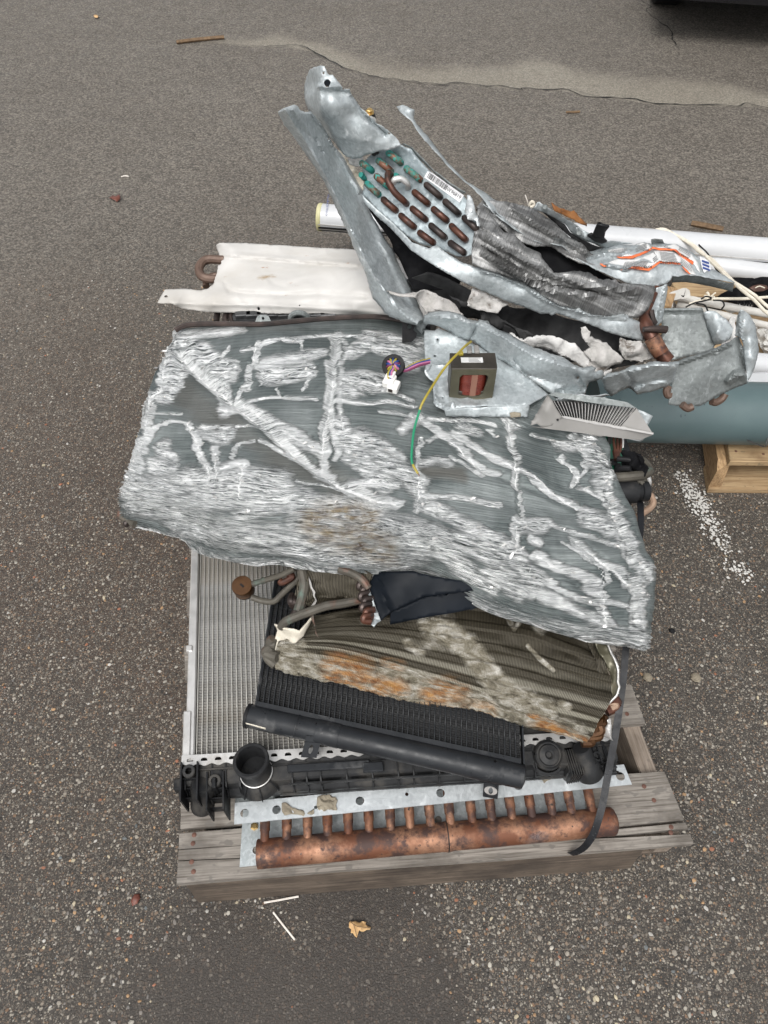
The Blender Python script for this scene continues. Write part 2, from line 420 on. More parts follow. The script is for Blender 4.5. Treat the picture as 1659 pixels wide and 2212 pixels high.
M['pipe_grey'] = simple('dusty_copper_pipe', (.065, .058, .047), (.115, .105, .085), .65, .2, 22, .2, 120, [((.17, .075, .05), 12, .55, .68, .5, .4), ((.10, .14, .115), 15, .58, .7, .7, 0), ((.6, .6, .58), 50, .73, .76, .8, 0)])
M['pipe_tan'] = simple('tan_copper_pipe', (.28, .20, .14), (.36, .24, .17), .55, .3, 20, .1, 100, [((.33, .13, .09), 10, .55, .7, .5, .3)])
M['brass'] = simple('brown_brass', (.06, .027, .011), (.10, .047, .018), .4, .6, 30, .15, 120)
M['gold'] = simple('brass_screw', (.5, .33, .12), (.6, .42, .18), .3, .9, 30, .1)
M['steel_rust'] = simple('rusted_plate', (.20, .075, .02), (.30, .13, .04), .75, .1, 40, .5, 150, [((.05, .03, .02), 25, .52, .65, .8, 0)])
M['brown_pipe'] = simple('brown_steel_pipe', (.10, .062, .045), (.16, .105, .08), .45, .3, 25, .15)
M['alu'] = simple('dull_aluminium', (.62, .61, .59), (.76, .75, .73), .45, .7, 20, .12, 150, [((.33, .31, .28), 14, .56, .76, .6, .3)])
M['alu_tube'] = simple('pale_aluminium_tube', (.52, .50, .45), (.66, .64, .59), .45, .55, 25, .1)
M['alu_fin'] = simple('grey_radiator_fins', (.19, .187, .18), (.30, .296, .288), .5, .5, 14, .2, 120, [((.20, .165, .12), 5, .5, .72, .7, .15)])
M['fin_black'] = simple('sooty_fins', (.03, .031, .033), (.085, .086, .088), .45, .5, 16, .3, 160, [((.28, .28, .28), 24, .62, .72, .4, .7)], contrast=(.4, .62))
M['core_dark'] = simple('radiator_depth', (.03, .03, .029), (.06, .058, .055), .8, 0, 20, .1)
M['grey_plastic'] = simple('warm_grey_plastic', (.21, .203, .19), (.26, .25, .238), .5, 0, 8, .05, 120, [((.48, .47, .45), 25, .72, .8, .6, 0)])
M['grey_light'] = simple('light_grey_plastic', (.40, .39, .375), (.48, .47, .455), .5, 0, 20, .05)
M['olive'] = simple('olive_varnished_steel', (.085, .08, .053), (.125, .116, .078), .4, .35, 14, .1, 100, [((.14, .06, .025), 30, .64, .72, .7, 0)])
M['dark_varnish'] = simple('dark_varnished_laminations', (.045, .04, .033), (.075, .066, .055), .4, .3, 14, .3, 400, stretch=(1, 1, 4))
M['enamel'] = simple('red_enamelled_wire', (.12, .02, .013), (.19, .035, .02), .32, .2, 40, .1)
M['tape'] = simple('brown_tape', (.23, .105, .07), (.28, .14, .1), .5, 0, 20, .1)
M['label'] = simple('white_label', (.60, .60, .59), (.68, .68, .67), .5, 0, 20, .05, 60, [((.45, .43, .40), 40, .66, .74, .6, 0)])
M['paper'] = simple('white_label_clean', (.76, .76, .77), None, .5, 0, 20, 0)
M['orange'] = simple('orange_print', (.72, .13, .035), (.80, .20, .07), .5, 0, 40, .05, 60, [((.5, .42, .38), 50, .66, .72, .6, 0)])
M['ink'] = simple('black_ink', (.02, .02, .02), None, .5, 0, 20, 0)
M['ink_grey'] = simple('grey_print', (.22, .22, .22), None, .5, 0, 20, 0)
M['ink_blue'] = simple('blue_print', (.03, .06, .22), None, .5, 0, 20, 0)
M['pcb'] = simple('green_circuit_board', (.008, .09, .05), (.012, .14, .08), .35, 0, 60, .3, 200, [((.25, .3, .27), 90, .68, .72, .4, .3), ((.01, .02, .015), 45, .6, .66, .4, 0)])
M['teal'] = simple('teal_grey_vinyl', (.075, .115, .12), (.10, .145, .148), .4, 0, 5, .04, 80, [((.012, .022, .026), 42, .67, .70, .3, 0)])
M['yellow_cap'] = simple('yellowed_plastic', (.46, .43, .22), (.54, .51, .30), .5, 0, 20, .05)
M['wire_yellow'] = simple('yellow_wire', (.34, .27, .03), None, .45, 0, 20, 0)
M['wire_green'] = simple('green_wire', (.015, .24, .12), None, .45, 0, 20, 0)
M['wire_blue'] = simple('blue_wire', (.015, .05, .22), None, .45, 0, 20, 0)
M['wire_pink'] = simple('pink_wire', (.48, .16, .28), None, .45, 0, 20, 0)
M['wire_mauve'] = simple('dark_mauve_wire', (.16, .03, .08), None, .45, 0, 20, 0)
M['putty'] = simple('dried_putty', (.20, .17, .125), (.27, .235, .175), .8, 0, 40, .8, 120, bdist=.004)
M['leaf'] = simple('dry_leaf', (.46, .27, .11), (.60, .40, .20), .65, 0, 60, .3, 120, [((.25, .09, .04), 40, .6, .72, .7, 0)])
M['leaf_red'] = simple('red_leaf', (.10, .03, .02), (.17, .055, .035), .5, 0, 60, .3, 120)
M['straw'] = simple('pale_stick', (.66, .60, .54), (.74, .70, .64), .6, 0, 40, .1)
M['stick'] = simple('brown_stick', (.10, .06, .03), (.2, .125, .065), .7, 0, 60, .3)
M['dark_cloth'] = simple('black_cloth', (.006, .006, .007), (.012, .012, .013), .9, 0, 30, .3, spec=.08)
M['bronze'] = simple('brown_leather', (.07, .035, .025), (.1, .05, .035), .45, .1, 30, .2)
M['car_paint'] = simple('black_car_paint', (.01, .01, .012), None, .2, 0, 20, 0)
M['glass'] = simple('dark_window', (.02, .022, .025), None, .05, 0, 20, 0)
M['rim'] = simple('wheel_rim', (.3, .3, .31), None, .35, .8, 20, 0)
M['nail'] = simple('rusty_nail', (.12, .06, .045), (.18, .09, .065), .6, .4, 60, .2)
M['cloth_white'] = simple('off_white_cloth', (.50, .485, .45), (.60, .585, .55), .85, 0, 25, .3, 150)

def wood(name, a, b, c, dark=.5, wet=.66, rot=0.):
    t = NT(name)
    co = t.mapp(rot=(0, 0, rot)); g = t.mapp(co, scale=(3.5, 70, 70)); g2 = t.mapp(co, scale=(9, 260, 260))
    n = t.noise(1, 6, .65, g, 1.2); n2 = t.noise(1, 4, .6, g2)
    col = t.mix(t.ramp(n, .34, .66), a, b)
    col = t.mix(t.math('MULTIPLY', t.ramp(n2, .48, .68), .75), col, c)
    col = t.mix(t.math('MULTIPLY', t.ramp(t.noise(8, 5, .6, co), dark, dark + .2), .7), col, c)
    sp = t.ramp(t.noise(48, 2, .5, t.mapp(co, scale=(.7, 1.2, 1))), wet, wet + .05)
    col = t.mix(t.math('MULTIPLY', sp, .8), col, tuple(x * .45 for x in b))
    h = t.bump(n, .35, .003); h = t.bump(n2, .35, .0015, h)
    return t.out(col, t.ramp(n2, .3, .7, .65, .9), 0., h)
PA = math.radians(-4.1)
M['wood'] = wood('weathered_grey_wood', (.165, .147, .125), (.32, .29, .255), (.07, .058, .047), .5, .6, PA)
M['wood_side'] = wood('damp_brown_wood', (.085, .063, .046), (.16, .125, .095), (.03, .022, .017), .42, .66, PA)
M['wood_along'] = wood('weathered_stringer_wood', (.2, .16, .125), (.33, .275, .225), (.10, .075, .055), .52, .66, math.radians(-98))
M['wood_new'] = wood('fresh_yellow_wood', (.34, .23, .12), (.45, .325, .185), (.15, .085, .04), .48, .66)
M['wood_new_along'] = wood('fresh_brown_wood', (.36, .225, .11), (.48, .32, .17), (.14, .08, .038), .46, .66, math.radians(90))

# asphalt with exposed aggregate
def asphalt():
    t = NT('asphalt')
    sand, wet, tint, far = t.attr('sand'), t.attr('wet'), t.attr('tint'), t.attr('far')
    co = t.mapp(scale=(1, 1, 1)); wob = t.noise(90, 2, .5, out=1)
    vadd = t.n.new('ShaderNodeVectorMath'); vadd.operation = 'MULTIPLY_ADD'; t.l.new(wob, vadd.inputs[0]); vadd.inputs[1].default_value = (.006, .006, .006); t.l.new(t.tc.outputs['Object'], vadd.inputs[2])
    co = t.mapp(vadd.outputs[0], scale=(1, 1, 0))
    base = t.mix(t.ramp(t.noise(4, 5, .6), .3, .7), (.046, .040, .035), (.074, .065, .056))
    base = t.mix(t.math('MULTIPLY', tint, .75), base, (.072, .049, .036))
    H = None; col = base
    for sc, thr, dens, str_ in ((430, .50, .28, .75), (210, .47, .40, .95), (110, .42, .74, 1.)):
        d = t.vor(sc, co=co, dim='2D'); c = t.vor(sc, co=co, out='Color', dim='2D')
        sp = t.n.new('ShaderNodeSeparateColor'); t.l.new(c, sp.inputs[0])
        shade = t.cramp(sp.outputs[1], [(0, (.03, .028, .026)), (.22, (.075, .067, .058)), (.45, (.13, .115, .096)), (.62, (.19, .165, .135)), (.74, (.20, .125, .078)), (.86, (.28, .25, .205)), (1, (.40, .37, .315))])
        inside = t.ramp(d, thr, thr * .7); pres = t.ramp(sp.outputs[0], dens, dens + .03)
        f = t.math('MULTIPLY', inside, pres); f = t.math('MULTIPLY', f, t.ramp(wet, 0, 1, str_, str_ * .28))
        col = t.mix(f, col, shade)
        H = f if H is None else t.math('MAXIMUM', H, f)
    # from afar the stones blend to an average tone
    avg = t.mix(t.ramp(t.noise(75, 6, .85), .38, .62), (.05, .046, .04), (.175, .158, .135))
    sg = t.n.new('ShaderNodeSeparateColor'); t.l.new(t.vor(150, co=co, out='Color', dim='2D'), sg.inputs[0])
    grit = t.cramp(t.math('ADD', t.math('MULTIPLY', sg.outputs[0], .5), t.math('MULTIPLY', t.noise(90, 5, .85), .5)), [(.22, (.055, .050, .044)), (.42, (.145, .129, .11)), (.56, (.235, .208, .175)), (.74, (.42, .38, .32))])
    avg = t.mix(.3, grit, avg)
    col = t.mix(t.math('MULTIPLY', far, .8), col, avg)
    col = t.mix(t.math('MULTIPLY', sand, .7), col, t.mix(t.math('ADD', t.math('MULTIPLY', sg.outputs[1], .6), t.math('MULTIPLY', t.ramp(t.noise(80, 6, .85), .38, .62), .4)), (.16, .145, .115), (.50, .455, .375)))
    col = t.mul(t.math('MULTIPLY', t.ramp(t.noise(1.7, 4, .6), .35, .7), .4), col, (.72, .69, .66))
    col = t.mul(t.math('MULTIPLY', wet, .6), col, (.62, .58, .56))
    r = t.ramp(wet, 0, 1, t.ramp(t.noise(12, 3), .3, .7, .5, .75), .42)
    h = t.bump(H, .8, .004); h = t.bump(t.noise(260, 4, .7), .55, .003, h)
    return t.out(col, r, 0., h, spec=.4)
M['asphalt'] = asphalt()
t = NT('gravel'); M['gravel'] = t.out(t.mul(1., t.attr('stone', 'Color'), t.mix(t.ramp(t.noise(300, 3), .3, .7), (.8, .8, .8), (1.15, 1.15, 1.15))), .65, 0., t.bump(t.noise(500, 3), .3, .001))

def fin_mat():
    """crushed aluminium fins: dark gaps between upright fins, pale smears where they lean over, bright metal where they are pressed flat"""
    t = NT('crushed_fins'); sm, ln, cp, ru, dk = t.attr('smear'), t.attr('line'), t.attr('crumple'), t.attr('rust'), t.attr('shade_fin')
    uv = t.tc.outputs['UV']
    w = t.n.new('ShaderNodeTexWave'); w.wave_type = 'BANDS'; w.bands_direction = 'Y'; t.l.new(uv, w.inputs[0])
    w.inputs['Scale'].default_value = 62; w.inputs['Distortion'].default_value = 2.2; w.inputs['Detail'].default_value = 3; w.inputs['Detail Scale'].default_value = 1.1; w.inputs['Detail Roughness'].default_value = .6
    wv = w.outputs['Fac']
    streak = t.noise(1, 5, .65, t.mapp(uv, scale=(7, 80, 1)))
    hair = t.noise(1, 5, .7, t.mapp(uv, scale=(24, 720, 1)), .3)
    flake = t.noise(1, 6, .72, t.mapp(uv, scale=(48, 400, 1)), 1.2)
    colm = t.noise(1, 4, .6, t.mapp(uv, scale=(26, 3, 1)))
    broad_sheen = t.noise(1, 4, .6, t.mapp(uv, scale=(8, 9, 1), loc=(4, 2, 0)))
    up = t.mix(t.math('MULTIPLY', t.ramp(wv, .2, .85), .6), (.092, .110, .109), (.165, .19, .187))
    up = t.mix(t.math('MULTIPLY', t.ramp(streak, .45, .75), .55), up, (.28, .31, .305))
    up = t.mix(t.math('MULTIPLY', t.ramp(colm, .45, .75), .5), up, (.30, .33, .325))
    up = t.mix(t.math('MULTIPLY', t.ramp(broad_sheen, .46, .74), .6), up, (.42, .45, .445))  # wide pale patches paint a soft sheen into the upright fins
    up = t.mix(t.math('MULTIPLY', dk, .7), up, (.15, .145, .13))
    crum = t.cramp(t.math('ADD', t.math('MULTIPLY', flake, .6), t.math('MULTIPLY', hair, .4)), [(.40, (.035, .042, .042)), (.46, (.30, .32, .32)), (.51, (.78, .79, .785)), (.57, (.97, .975, .97))])
    sheen = t.mix(t.ramp(hair, .38, .6), (.62, .64, .635), (.97, .975, .97))  # sheen and highlights of the smears painted as pale colour
    gate = t.math('ADD', t.math('MULTIPLY', t.math('SUBTRACT', hair, .5), .7), t.math('MULTIPLY', t.math('SUBTRACT', flake, .5), .7))
    f1 = t.math('MULTIPLY', t.ramp(t.math('ADD', sm, gate), .22, .56), .95)
    col = t.mix(f1, up, t.mix(t.ramp(t.noise(1, 3, .6, t.mapp(uv, scale=(14, 20, 1), loc=(9, 2, 0))), .42, .6), sheen, crum))
    f2 = t.ramp(t.math('ADD', cp, t.math('MULTIPLY', t.math('SUBTRACT', flake, .5), 1.0)), .2, .5)
    col = t.mix(f2, col, crum)
    f3 = t.ramp(t.math('ADD', ln, t.math('MULTIPLY', t.math('SUBTRACT', hair, .5), .7)), .25, .5)
    col = t.mix(f3, col, (.93, .935, .93))
    rn = t.math('MULTIPLY', ru, t.ramp(t.noise(1, 6, .7, t.mapp(uv, scale=(35, 50, 1))), .36, .6))
    col = t.mix(t.math('MULTIPLY', rn, .95), col, t.mix(t.ramp(t.noise(1, 4, .6, t.mapp(uv, scale=(60, 90, 1))), .4, .62), (.30, .235, .135), (.075, .04, .018)))
    met = t.math('MAXIMUM', t.math('MAXIMUM', f1, f2), f3)
    me = t.ramp(met, 0, 1, .7, .88); me = t.ramp(rn, 0, 1, me, .1)
    r = t.ramp(met, 0, 1, .5, .28); r = t.ramp(rn, 0, 1, r, .7)
    h = t.bump(wv, .15, .0012); h = t.bump(t.math('MULTIPLY', flake, t.ramp(met, 0, 1, .25, 1)), .7, .010, h); h = t.bump(hair, .5, .003, h)
    return t.out(col, r, me, h)
M['crushed'] = fin_mat()

def brown_fin():
    t = NT('dirty_brown_fins'); cr, ru, dk = t.attr('crush'), t.attr('rust'), t.attr('shade_fin'); uv = t.tc.outputs['UV']
    w = t.n.new('ShaderNodeTexWave'); w.wave_type = 'BANDS'; w.bands_direction = 'X'; t.l.new(uv, w.inputs[0])
    w.inputs['Scale'].default_value = 95; w.inputs['Distortion'].default_value = 1.2; w.inputs['Detail'].default_value = 2
    wv = w.outputs['Fac']; nn = t.noise(1, 6, .72, t.mapp(uv, scale=(26, 60, 1)), .5)
    up = t.mix(t.ramp(wv, .25, .8), (.026, .022, .015), (.095, .082, .057))
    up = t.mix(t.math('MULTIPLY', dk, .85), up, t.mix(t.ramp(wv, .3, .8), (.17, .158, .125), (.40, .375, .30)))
    dirt = t.cramp(nn, [(.33, (.055, .045, .03)), (.47, (.19, .17, .125)), (.6, (.36, .34, .295)), (.72, (.52, .50, .455))])
    f = t.ramp(t.math('ADD', cr, t.math('MULTIPLY', t.math('SUBTRACT', nn, .5), .7)), .3, .75)
    col = t.mix(f, up, dirt)
    rn = t.math('MULTIPLY', ru, t.ramp(t.noise(1, 6, .7, t.mapp(uv, scale=(14, 40, 1), loc=(3, 1, 0))), .40, .58))
    col = t.mix(rn, col, t.mix(t.ramp(nn, .4, .6), (.22, .085, .025), (.36, .19, .06)))
    h = t.bump(wv, .6, .002); h = t.bump(nn, .4, .003, h)
    return t.out(col, t.ramp(f, 0, 1, .45, .85), t.ramp(f, 0, 1, .45, .05), h)
M['brown_fins'] = brown_fin()

def sooty():
    t = NT('grey_evaporator_fins'); uv = t.tc.outputs['UV']
    a = math.radians(-24)
    co = t.mapp(uv, rot=(0, 0, a)); fine = t.noise(1, 4, .7, t.mapp(co, scale=(420, 25, 1))); band = t.noise(1, 4, .6, t.mapp(co, scale=(5, 60, 1)), .4)
    col = t.mix(t.ramp(fine, .3, .7), (.075, .075, .075), (.24, .24, .235))
    col = t.mix(t.math('MULTIPLY', t.ramp(band, .42, .66), .9), col, t.mix(t.ramp(fine, .35, .6), (.28, .28, .275), (.62, .62, .61)))
    col = t.mix(t.math('MULTIPLY', t.ramp(t.noise(1, 5, .6, t.mapp(co, scale=(10, 12, 1))), .52, .7), .8), col, (.045, .045, .045))
    h = t.bump(fine, .5, .002); h = t.bump(band, .5, .006, h)
    return t.out(col, .45, .6, h)
M['grey_fins'] = sooty()
# ------------------------------------------------------------------ setting: ground, cracks, paint, stones
def struct(o): o['kind'] = 'structure'; return o
CRK = [P(u, v, 0)[:2] for u, v in [q(15, x, y) for x, y in ((-1300, 150), (-1180, 170), (-1090, 185), (-900, 195), (-700, 215), (-560, 212), (-430, 235), (-300, 300), (-190, 345), (-60, 366), (0, 374), (60, 378), (170, 385), (230, 380), (330, 395), (420, 398), (475, 408), (520, 410), (535, 402), (640, 410), (740, 418), (830, 448), (950, 449), (1060, 468), (1150, 480), (1260, 486), (1400, 484), (1500, 490), (1560, 482), (1659, 496), (1900, 530), (2400, 600))]]
def smooth(x): x = np.clip(x, 0, 1); return x * x * (3 - 2 * x)
def make_ground():
    ax = np.r_[-np.geomspace(90, 3.3, 24), np.arange(-3.2, 3.21, .022), np.geomspace(3.3, 90, 24)]
    ay = np.r_[-np.geomspace(60, .3, 24), np.arange(-.2, 6.6, .022), np.geomspace(6.7, 140, 30)]
    X, Y = np.meshgrid(ax, ay); p = np.c_[X.ravel(), Y.ravel()]
    line = np.array(CRK); yl = np.interp(p[:, 0], line[:, 0], line[:, 1]); above = p[:, 1] - yl
    wob = .10 * fbm(p * 2.2, 3, 3)
    wid = np.interp(p[:, 0], [-1.3, -.7, 0, .8, 2.6], [.02, .20, .36, .40, .32])
    sand = smooth((above + .012) / .02) * (1 - smooth((above - wid * .45 + wob) / (wid * .6 + .01))) * smooth((p[:, 0] + 1.25) / .5)
    q1 = lambda u, v: P(u, v, 0)[:2]
    def blob(pts, w, soft, s=5): return 1 - smooth((segdist(p, [q1(*a) for a in pts]) - w + .08 * fbm(p * s, 3, 9)) / soft)
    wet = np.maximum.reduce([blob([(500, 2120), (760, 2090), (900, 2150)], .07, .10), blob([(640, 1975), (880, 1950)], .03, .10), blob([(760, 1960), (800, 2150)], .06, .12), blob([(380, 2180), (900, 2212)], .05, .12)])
    tint = np.maximum(blob([(60, 700), (120, 1100), (200, 1500)], .25, .35, 2), .5 * blob([(330, 900), (300, 1500)], .12, .25, 2))
    dry = blob([(-100, 1900), (100, 2100)], .3, .3)
    tint = tint * (1 - .6 * dry)
    far = smooth((np.hypot(p[:, 0], p[:, 1]) - 1.4) / 2.4)
    Z = .004 * fbm(p * .9, 3, 4) * smooth((np.hypot(p[:, 0], p[:, 1] - 1) - 2.2) / 2)
    G = np.stack([X, Y, Z.reshape(X.shape)], -1)
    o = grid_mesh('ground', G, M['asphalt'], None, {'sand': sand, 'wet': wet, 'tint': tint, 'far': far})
    struct(o)
make_ground()

def crack(pts, w, name='pavement_crack'):
    pts = np.array(pts, float); n = len(pts) * 10; l = cr_line(pts, n); l = l + np.c_[fbm(l * 9, 3, 5), fbm(l * 9, 3, 6)] * .018
    T = np.gradient(l, axis=0); T /= np.linalg.norm(T, axis=1)[:, None]; N = np.c_[-T[:, 1], T[:, 0]]
    ww = w * (.45 + .8 * np.abs(fbm(l * 14, 2, 8))); e = np.linspace(0, 1, n); ww = ww * np.clip(np.minimum(e, 1 - e) * 12, .1, 1) * .5
    b = MB(); vs = []
    for i in range(n):
        for sgn in (1, -1): vs.append((*(l[i] + sgn * N[i] * ww[i]), .0055))
    b.add(vs, [(2 * i, 2 * i + 1, 2 * i + 3, 2 * i + 2) for i in range(n - 1)])
    struct(b.build(name, M['hole'] if w > .004 else M['core_dark'], None))
crack(CRK[3:], .009)
crack([P(*q(15, x, y), 0)[:2] for x, y in ((1045, -15), (1085, 15), (1108, 32), (1100, 50), (1125, 80), (1160, 108), (1200, 128), (1212, 155), (1222, 190), (1250, 225))], .007)
crack([P(*q(15, x, y), 0)[:2] for x, y in ((740, 415), (800, 425), (870, 445), (960, 447))], .004)
crack([P(u, v, 0)[:2] for u, v in ((1560, 1270), (1600, 1330), (1640, 1400), (1700, 1480))], .0022)
crack([P(u, v, 0)[:2] for u, v in ((108, 1785), (140, 1750), (160, 1720), (172, 1690))], .0016)

def stones():
    ico = bpy.data.meshes.new('tmp'); import bmesh
    bm = bmesh.new(); bmesh.ops.create_icosphere(bm, subdivisions=1, radius=1); V = np.array([v.co[:] for v in bm.verts]); Fs = np.array([[v.index for v in f.verts] for f in bm.faces]); bm.free()
    bpy.data.meshes.remove(ico)
    n = 15000; y = rng.random(n * 3) ** 1.25 * 2.5 + .03; x = (rng.random(n * 3) * 2 - 1) * (0.62 + .5 * y)
    wetc = [(P(u, v, 0)[:2], r) for u, v, r in ((560, 2130, .12), (760, 2100, .15), (880, 2160, .12), (760, 1975, .1), (430, 2190, .12))]
    keep = np.ones(len(x), bool)
    for c, r in wetc: keep &= (np.hypot(x - c[0], y - c[1]) > r * (.5 + rng.random(len(x)) * .8))
    x, y = x[keep][:n], y[keep][:n]; n = len(x)
    r = .0014 + .0038 * rng.random(n) ** 3 + (rng.random(n) > .985) * .003 * rng.random(n)
    sc = np.c_[r * (.8 + .5 * rng.random(n)), r * (.6 + .4 * rng.random(n)), r * .42]; a = rng.random(n) * 6.28
    jit = 1 + .22 * (rng.random((n, len(V), 1)) - .5)
    L = V[None] * jit * sc[:, None]; ca, sa = np.cos(a)[:, None], np.sin(a)[:, None]
    X = np.stack([L[..., 0] * ca - L[..., 1] * sa + x[:, None], L[..., 0] * sa + L[..., 1] * ca + y[:, None], L[..., 2] + .0004], -1)
    pal = np.array([(.38, .355, .305), (.28, .25, .21), (.20, .18, .15), (.44, .42, .385), (.19, .17, .15), (.36, .225, .12), (.30, .13, .075), (.14, .13, .12), (.44, .38, .27), (.12, .13, .13)])
    c = pal[rng.choice(len(pal), n, p=[.10, .18, .19, .04, .18, .08, .03, .12, .05, .03])] * (.75 + .4 * rng.random((n, 1)))
    me = bpy.data.meshes.new('gravel'); m = len(V)
    me.vertices.add(n * m); me.vertices.foreach_set('co', X.astype(np.float32).ravel())
    T = (Fs[None] + (np.arange(n) * m)[:, None, None]).reshape(-1, 3)
    me.loops.add(T.size); me.loops.foreach_set('vertex_index', T.astype(np.int32).ravel())
    me.polygons.add(len(T)); me.polygons.foreach_set('loop_start', (np.arange(len(T)) * 3).astype(np.int32)); me.update(calc_edges=True)
    at = me.attributes.new('stone', 'FLOAT_COLOR', 'POINT'); at.data.foreach_set('color', np.repeat(np.c_[c, np.ones(n)], m, 0).astype(np.float32).ravel())
    OFF['_tmp'] = np.zeros(3)
    o = finish(me, 'gravel', M['gravel'], None, True, 30); o['kind'] = 'stuff'
stones()

# worn white parking line: flakes of paint left on the stones
def paint_line():
    b = MB(); a = P(1465, 1020, 0)[:2]; e = P(1612, 1265, 0)[:2]; d = e - a; L = np.linalg.norm(d); d /= L; nrm = np.array([-d[1], d[0]])
    n = 0
    while n < 620:
        s = rnd.random() * L; w = rnd.gauss(0, .024)
        dens = .25 + .9 * math.exp(-((s / L - .28) / .15) ** 2) + .55 * math.exp(-((s / L - .56) / .09) ** 2) + .5 * math.exp(-((s / L - .9) / .06) ** 2)
        if rnd.random() > dens * (1 - min(1, abs(w) / .06)): n += 0; continue
        n += 1
        c = a + d * s + nrm * w; r = .0012 + .0042 * rnd.random() ** 2; zr = .0058 + .0022 * rnd.random(); k = rnd.randint(5, 7); t0 = rnd.random() * 6
        lp = [(*(c + r * rnd.uniform(.6, 1.2) * np.array([math.cos(t0 + 6.283 * i / k), math.sin(t0 + 6.283 * i / k)])), zr) for i in range(k)]
        b.add(lp, [tuple(range(k))])
    struct(b.build('parking_line', M['cloth_white'], None, False))
paint_line()

# dark parked car whose flank stands just beyond the top right corner
CARY = P(1659, 13, .24) - P(1425, -3, .24); CARY /= np.linalg.norm(CARY); CARX = np.array([-CARY[1], CARY[0], 0]); CARP = P(1425, -3, .24) + CARX * 2.2; CARP[2] = 0
def car():
    root = thing('parked_car', 'black parked car standing at the far right edge of the lot', 'car', tuple(CARP))
    fr = frame(CARP, CARX, CARY, (0, 0, 1))
    prof = [(-2.2, .24), (-2.28, .55), (-2.2, .78), (-1.25, .92), (-.55, 1.42), (.95, 1.44), (1.75, .98), (2.2, .9), (2.26, .5), (2.18, .24), (1.75, .22), (1.68, .5), (1.4, .68), (1.1, .5), (1.03, .2), (-1.03, .2), (-1.1, .5), (-1.4, .68), (-1.68, .5), (-1.75, .22)]
    b = MB(); n = len(prof)
    ins = lambda z: .12 * max(0, (z - .8) / .6)
    b.add([fr(x, ins(z), z) for x, z in prof] + [fr(x, 1.78 - ins(z), z) for x, z in prof], [tuple(range(n)), tuple(range(2 * n - 1, n - 1, -1))] + [(i + n, (i + 1) % n + n, (i + 1) % n, i) for i in range(n)])
    b.build('body', M['car_paint'], root, True, 30)
    for x0, x1 in ((-1.0, .1), (.2, 1.2)):
        w = MB(); w.hexa([fr(x0, .028, .95), fr(x1, .028, .95), fr(x1, .05, .95), fr(x0, .05, .95), fr(x0 + .4 * (x0 < 0), .1, 1.35), fr(x1 - .3 * (x1 > 1), .1, 1.35), fr(x1 - .3 * (x1 > 1), .14, 1.35), fr(x0 + .4 * (x0 < 0), .14, 1.35)])
        w.build('window', M['glass'], root, False)
    for sx in (-1.4, 1.4):
        for sy in (.02, 1.56):
            tr = MB(); c = fr(sx, sy, .325); tr.lathe(c, fr(0, 1, 0) - fr(0, 0, 0), [(.2, 0), (.3, .0), (.325, .03), (.325, .17), (.3, .2), (.2, .2)], 28)
            w = tr.build('wheel', M['rubber'], root, True, 30)
            rm = MB(); rm.lathe(c, fr(0, 1, 0) - fr(0, 0, 0), [(.05, -.004), (.19, .012), (.205, -.006), (.205, .05)], 20); rm.build('rim', M['rim'], w)
    u = MB(); u.box(fr, -1.9, 1.9, .25, 1.53, .17, .3); u.build('underbody', M['rubber'], root, False)
car()

# litter on the asphalt
def leaf(name, label, pts, z, m, veins=(), k=0):
    root_pts = Q(k, pts); c = P(*np.mean(root_pts, 0), 0.002)
    r = thing(name, label, 'leaf', tuple(c))
    patch('blade', m, r, [(x, y, z + .006 * rnd.random()) for x, y in pts], [(np.mean([p[0] for p in pts]), np.mean([p[1] for p in pts]), z + (.012 if veins else .005))], k=k, step=4, amp=.002, nscale=60, thick=.0005)
    for v in veins:
        b = MB(); b.tube(path([(x, y, z + .013) for x, y in v], 8, k), .0007, 5); b.build('stalk' if v is veins[0] else 'vein', M['stick'], r)
leaf('maple_leaf', 'tan fallen maple leaf on the dark damp asphalt before the pallet', [(1070, 1015), (1078, 1005), (1085, 1012), (1105, 1008), (1125, 1018), (1140, 1008), (1165, 1010), (1160, 1022), (1192, 1035), (1185, 1050), (1165, 1052), (1150, 1066), (1135, 1060), (1125, 1052), (1120, 1070), (1112, 1095), (1100, 1085), (1092, 1070), (1080, 1068), (1082, 1050), (1070, 1040)], .004, M['leaf'], [[(1078, 1008), (1100, 1025), (1125, 1035), (1180, 1040)], [(1095, 1022), (1105, 1055), (1112, 1088)]], 8)
leaf('small_leaf', 'small dark red leaf left of the pallet corner', [(283, 1945), (291, 1932), (302, 1930), (303, 1940), (296, 1952), (285, 1957)], .003, M['leaf_red'])
leaf('brown_leaf', 'curled brown leaf on the asphalt far left of the pile', [(234, 426), (243, 421), (250, 424), (259, 420), (260, 430), (252, 435), (243, 431)], .008, M['leaf_red'])
leaf('orange_leaf', 'tiny orange leaf alone near the top left', [(202, 34), (206, 31), (213, 34), (211, 39), (204, 38)], .006, M['leaf'])
def stick(name, label, pts, r, m, k=0, cat='stick', group=None, flat=1.):
    b = MB(); b.tube(path(pts, 14, k), r, 6, True, flat); tag(b.build(name, m), label, cat, group)
stick('wooden_stake', 'long brown wooden lath lying on the asphalt at top left', [(381, 91, .012), (430, 85, .012), (484, 80, .012)], .011, M['stick'])
stick('white_stick', 'pale thin stick lying flat close to the pallet front edge', [(608, 904, .003), (700, 888, .003), (796, 870, .003)], .0021, M['straw'], 8)
stick('white_stick', 'pale thin stick slanting on the damp patch left of the maple leaf', [(658, 956, .003), (715, 1030, .003), (776, 1106, .003)], .0021, M['straw'], 8)
stick('twig', 'short red brown twig on the asphalt above the wreck', [(732, 514, .005), (765, 514, .006), (795, 512, .005)], .006, M['stick'], 15)
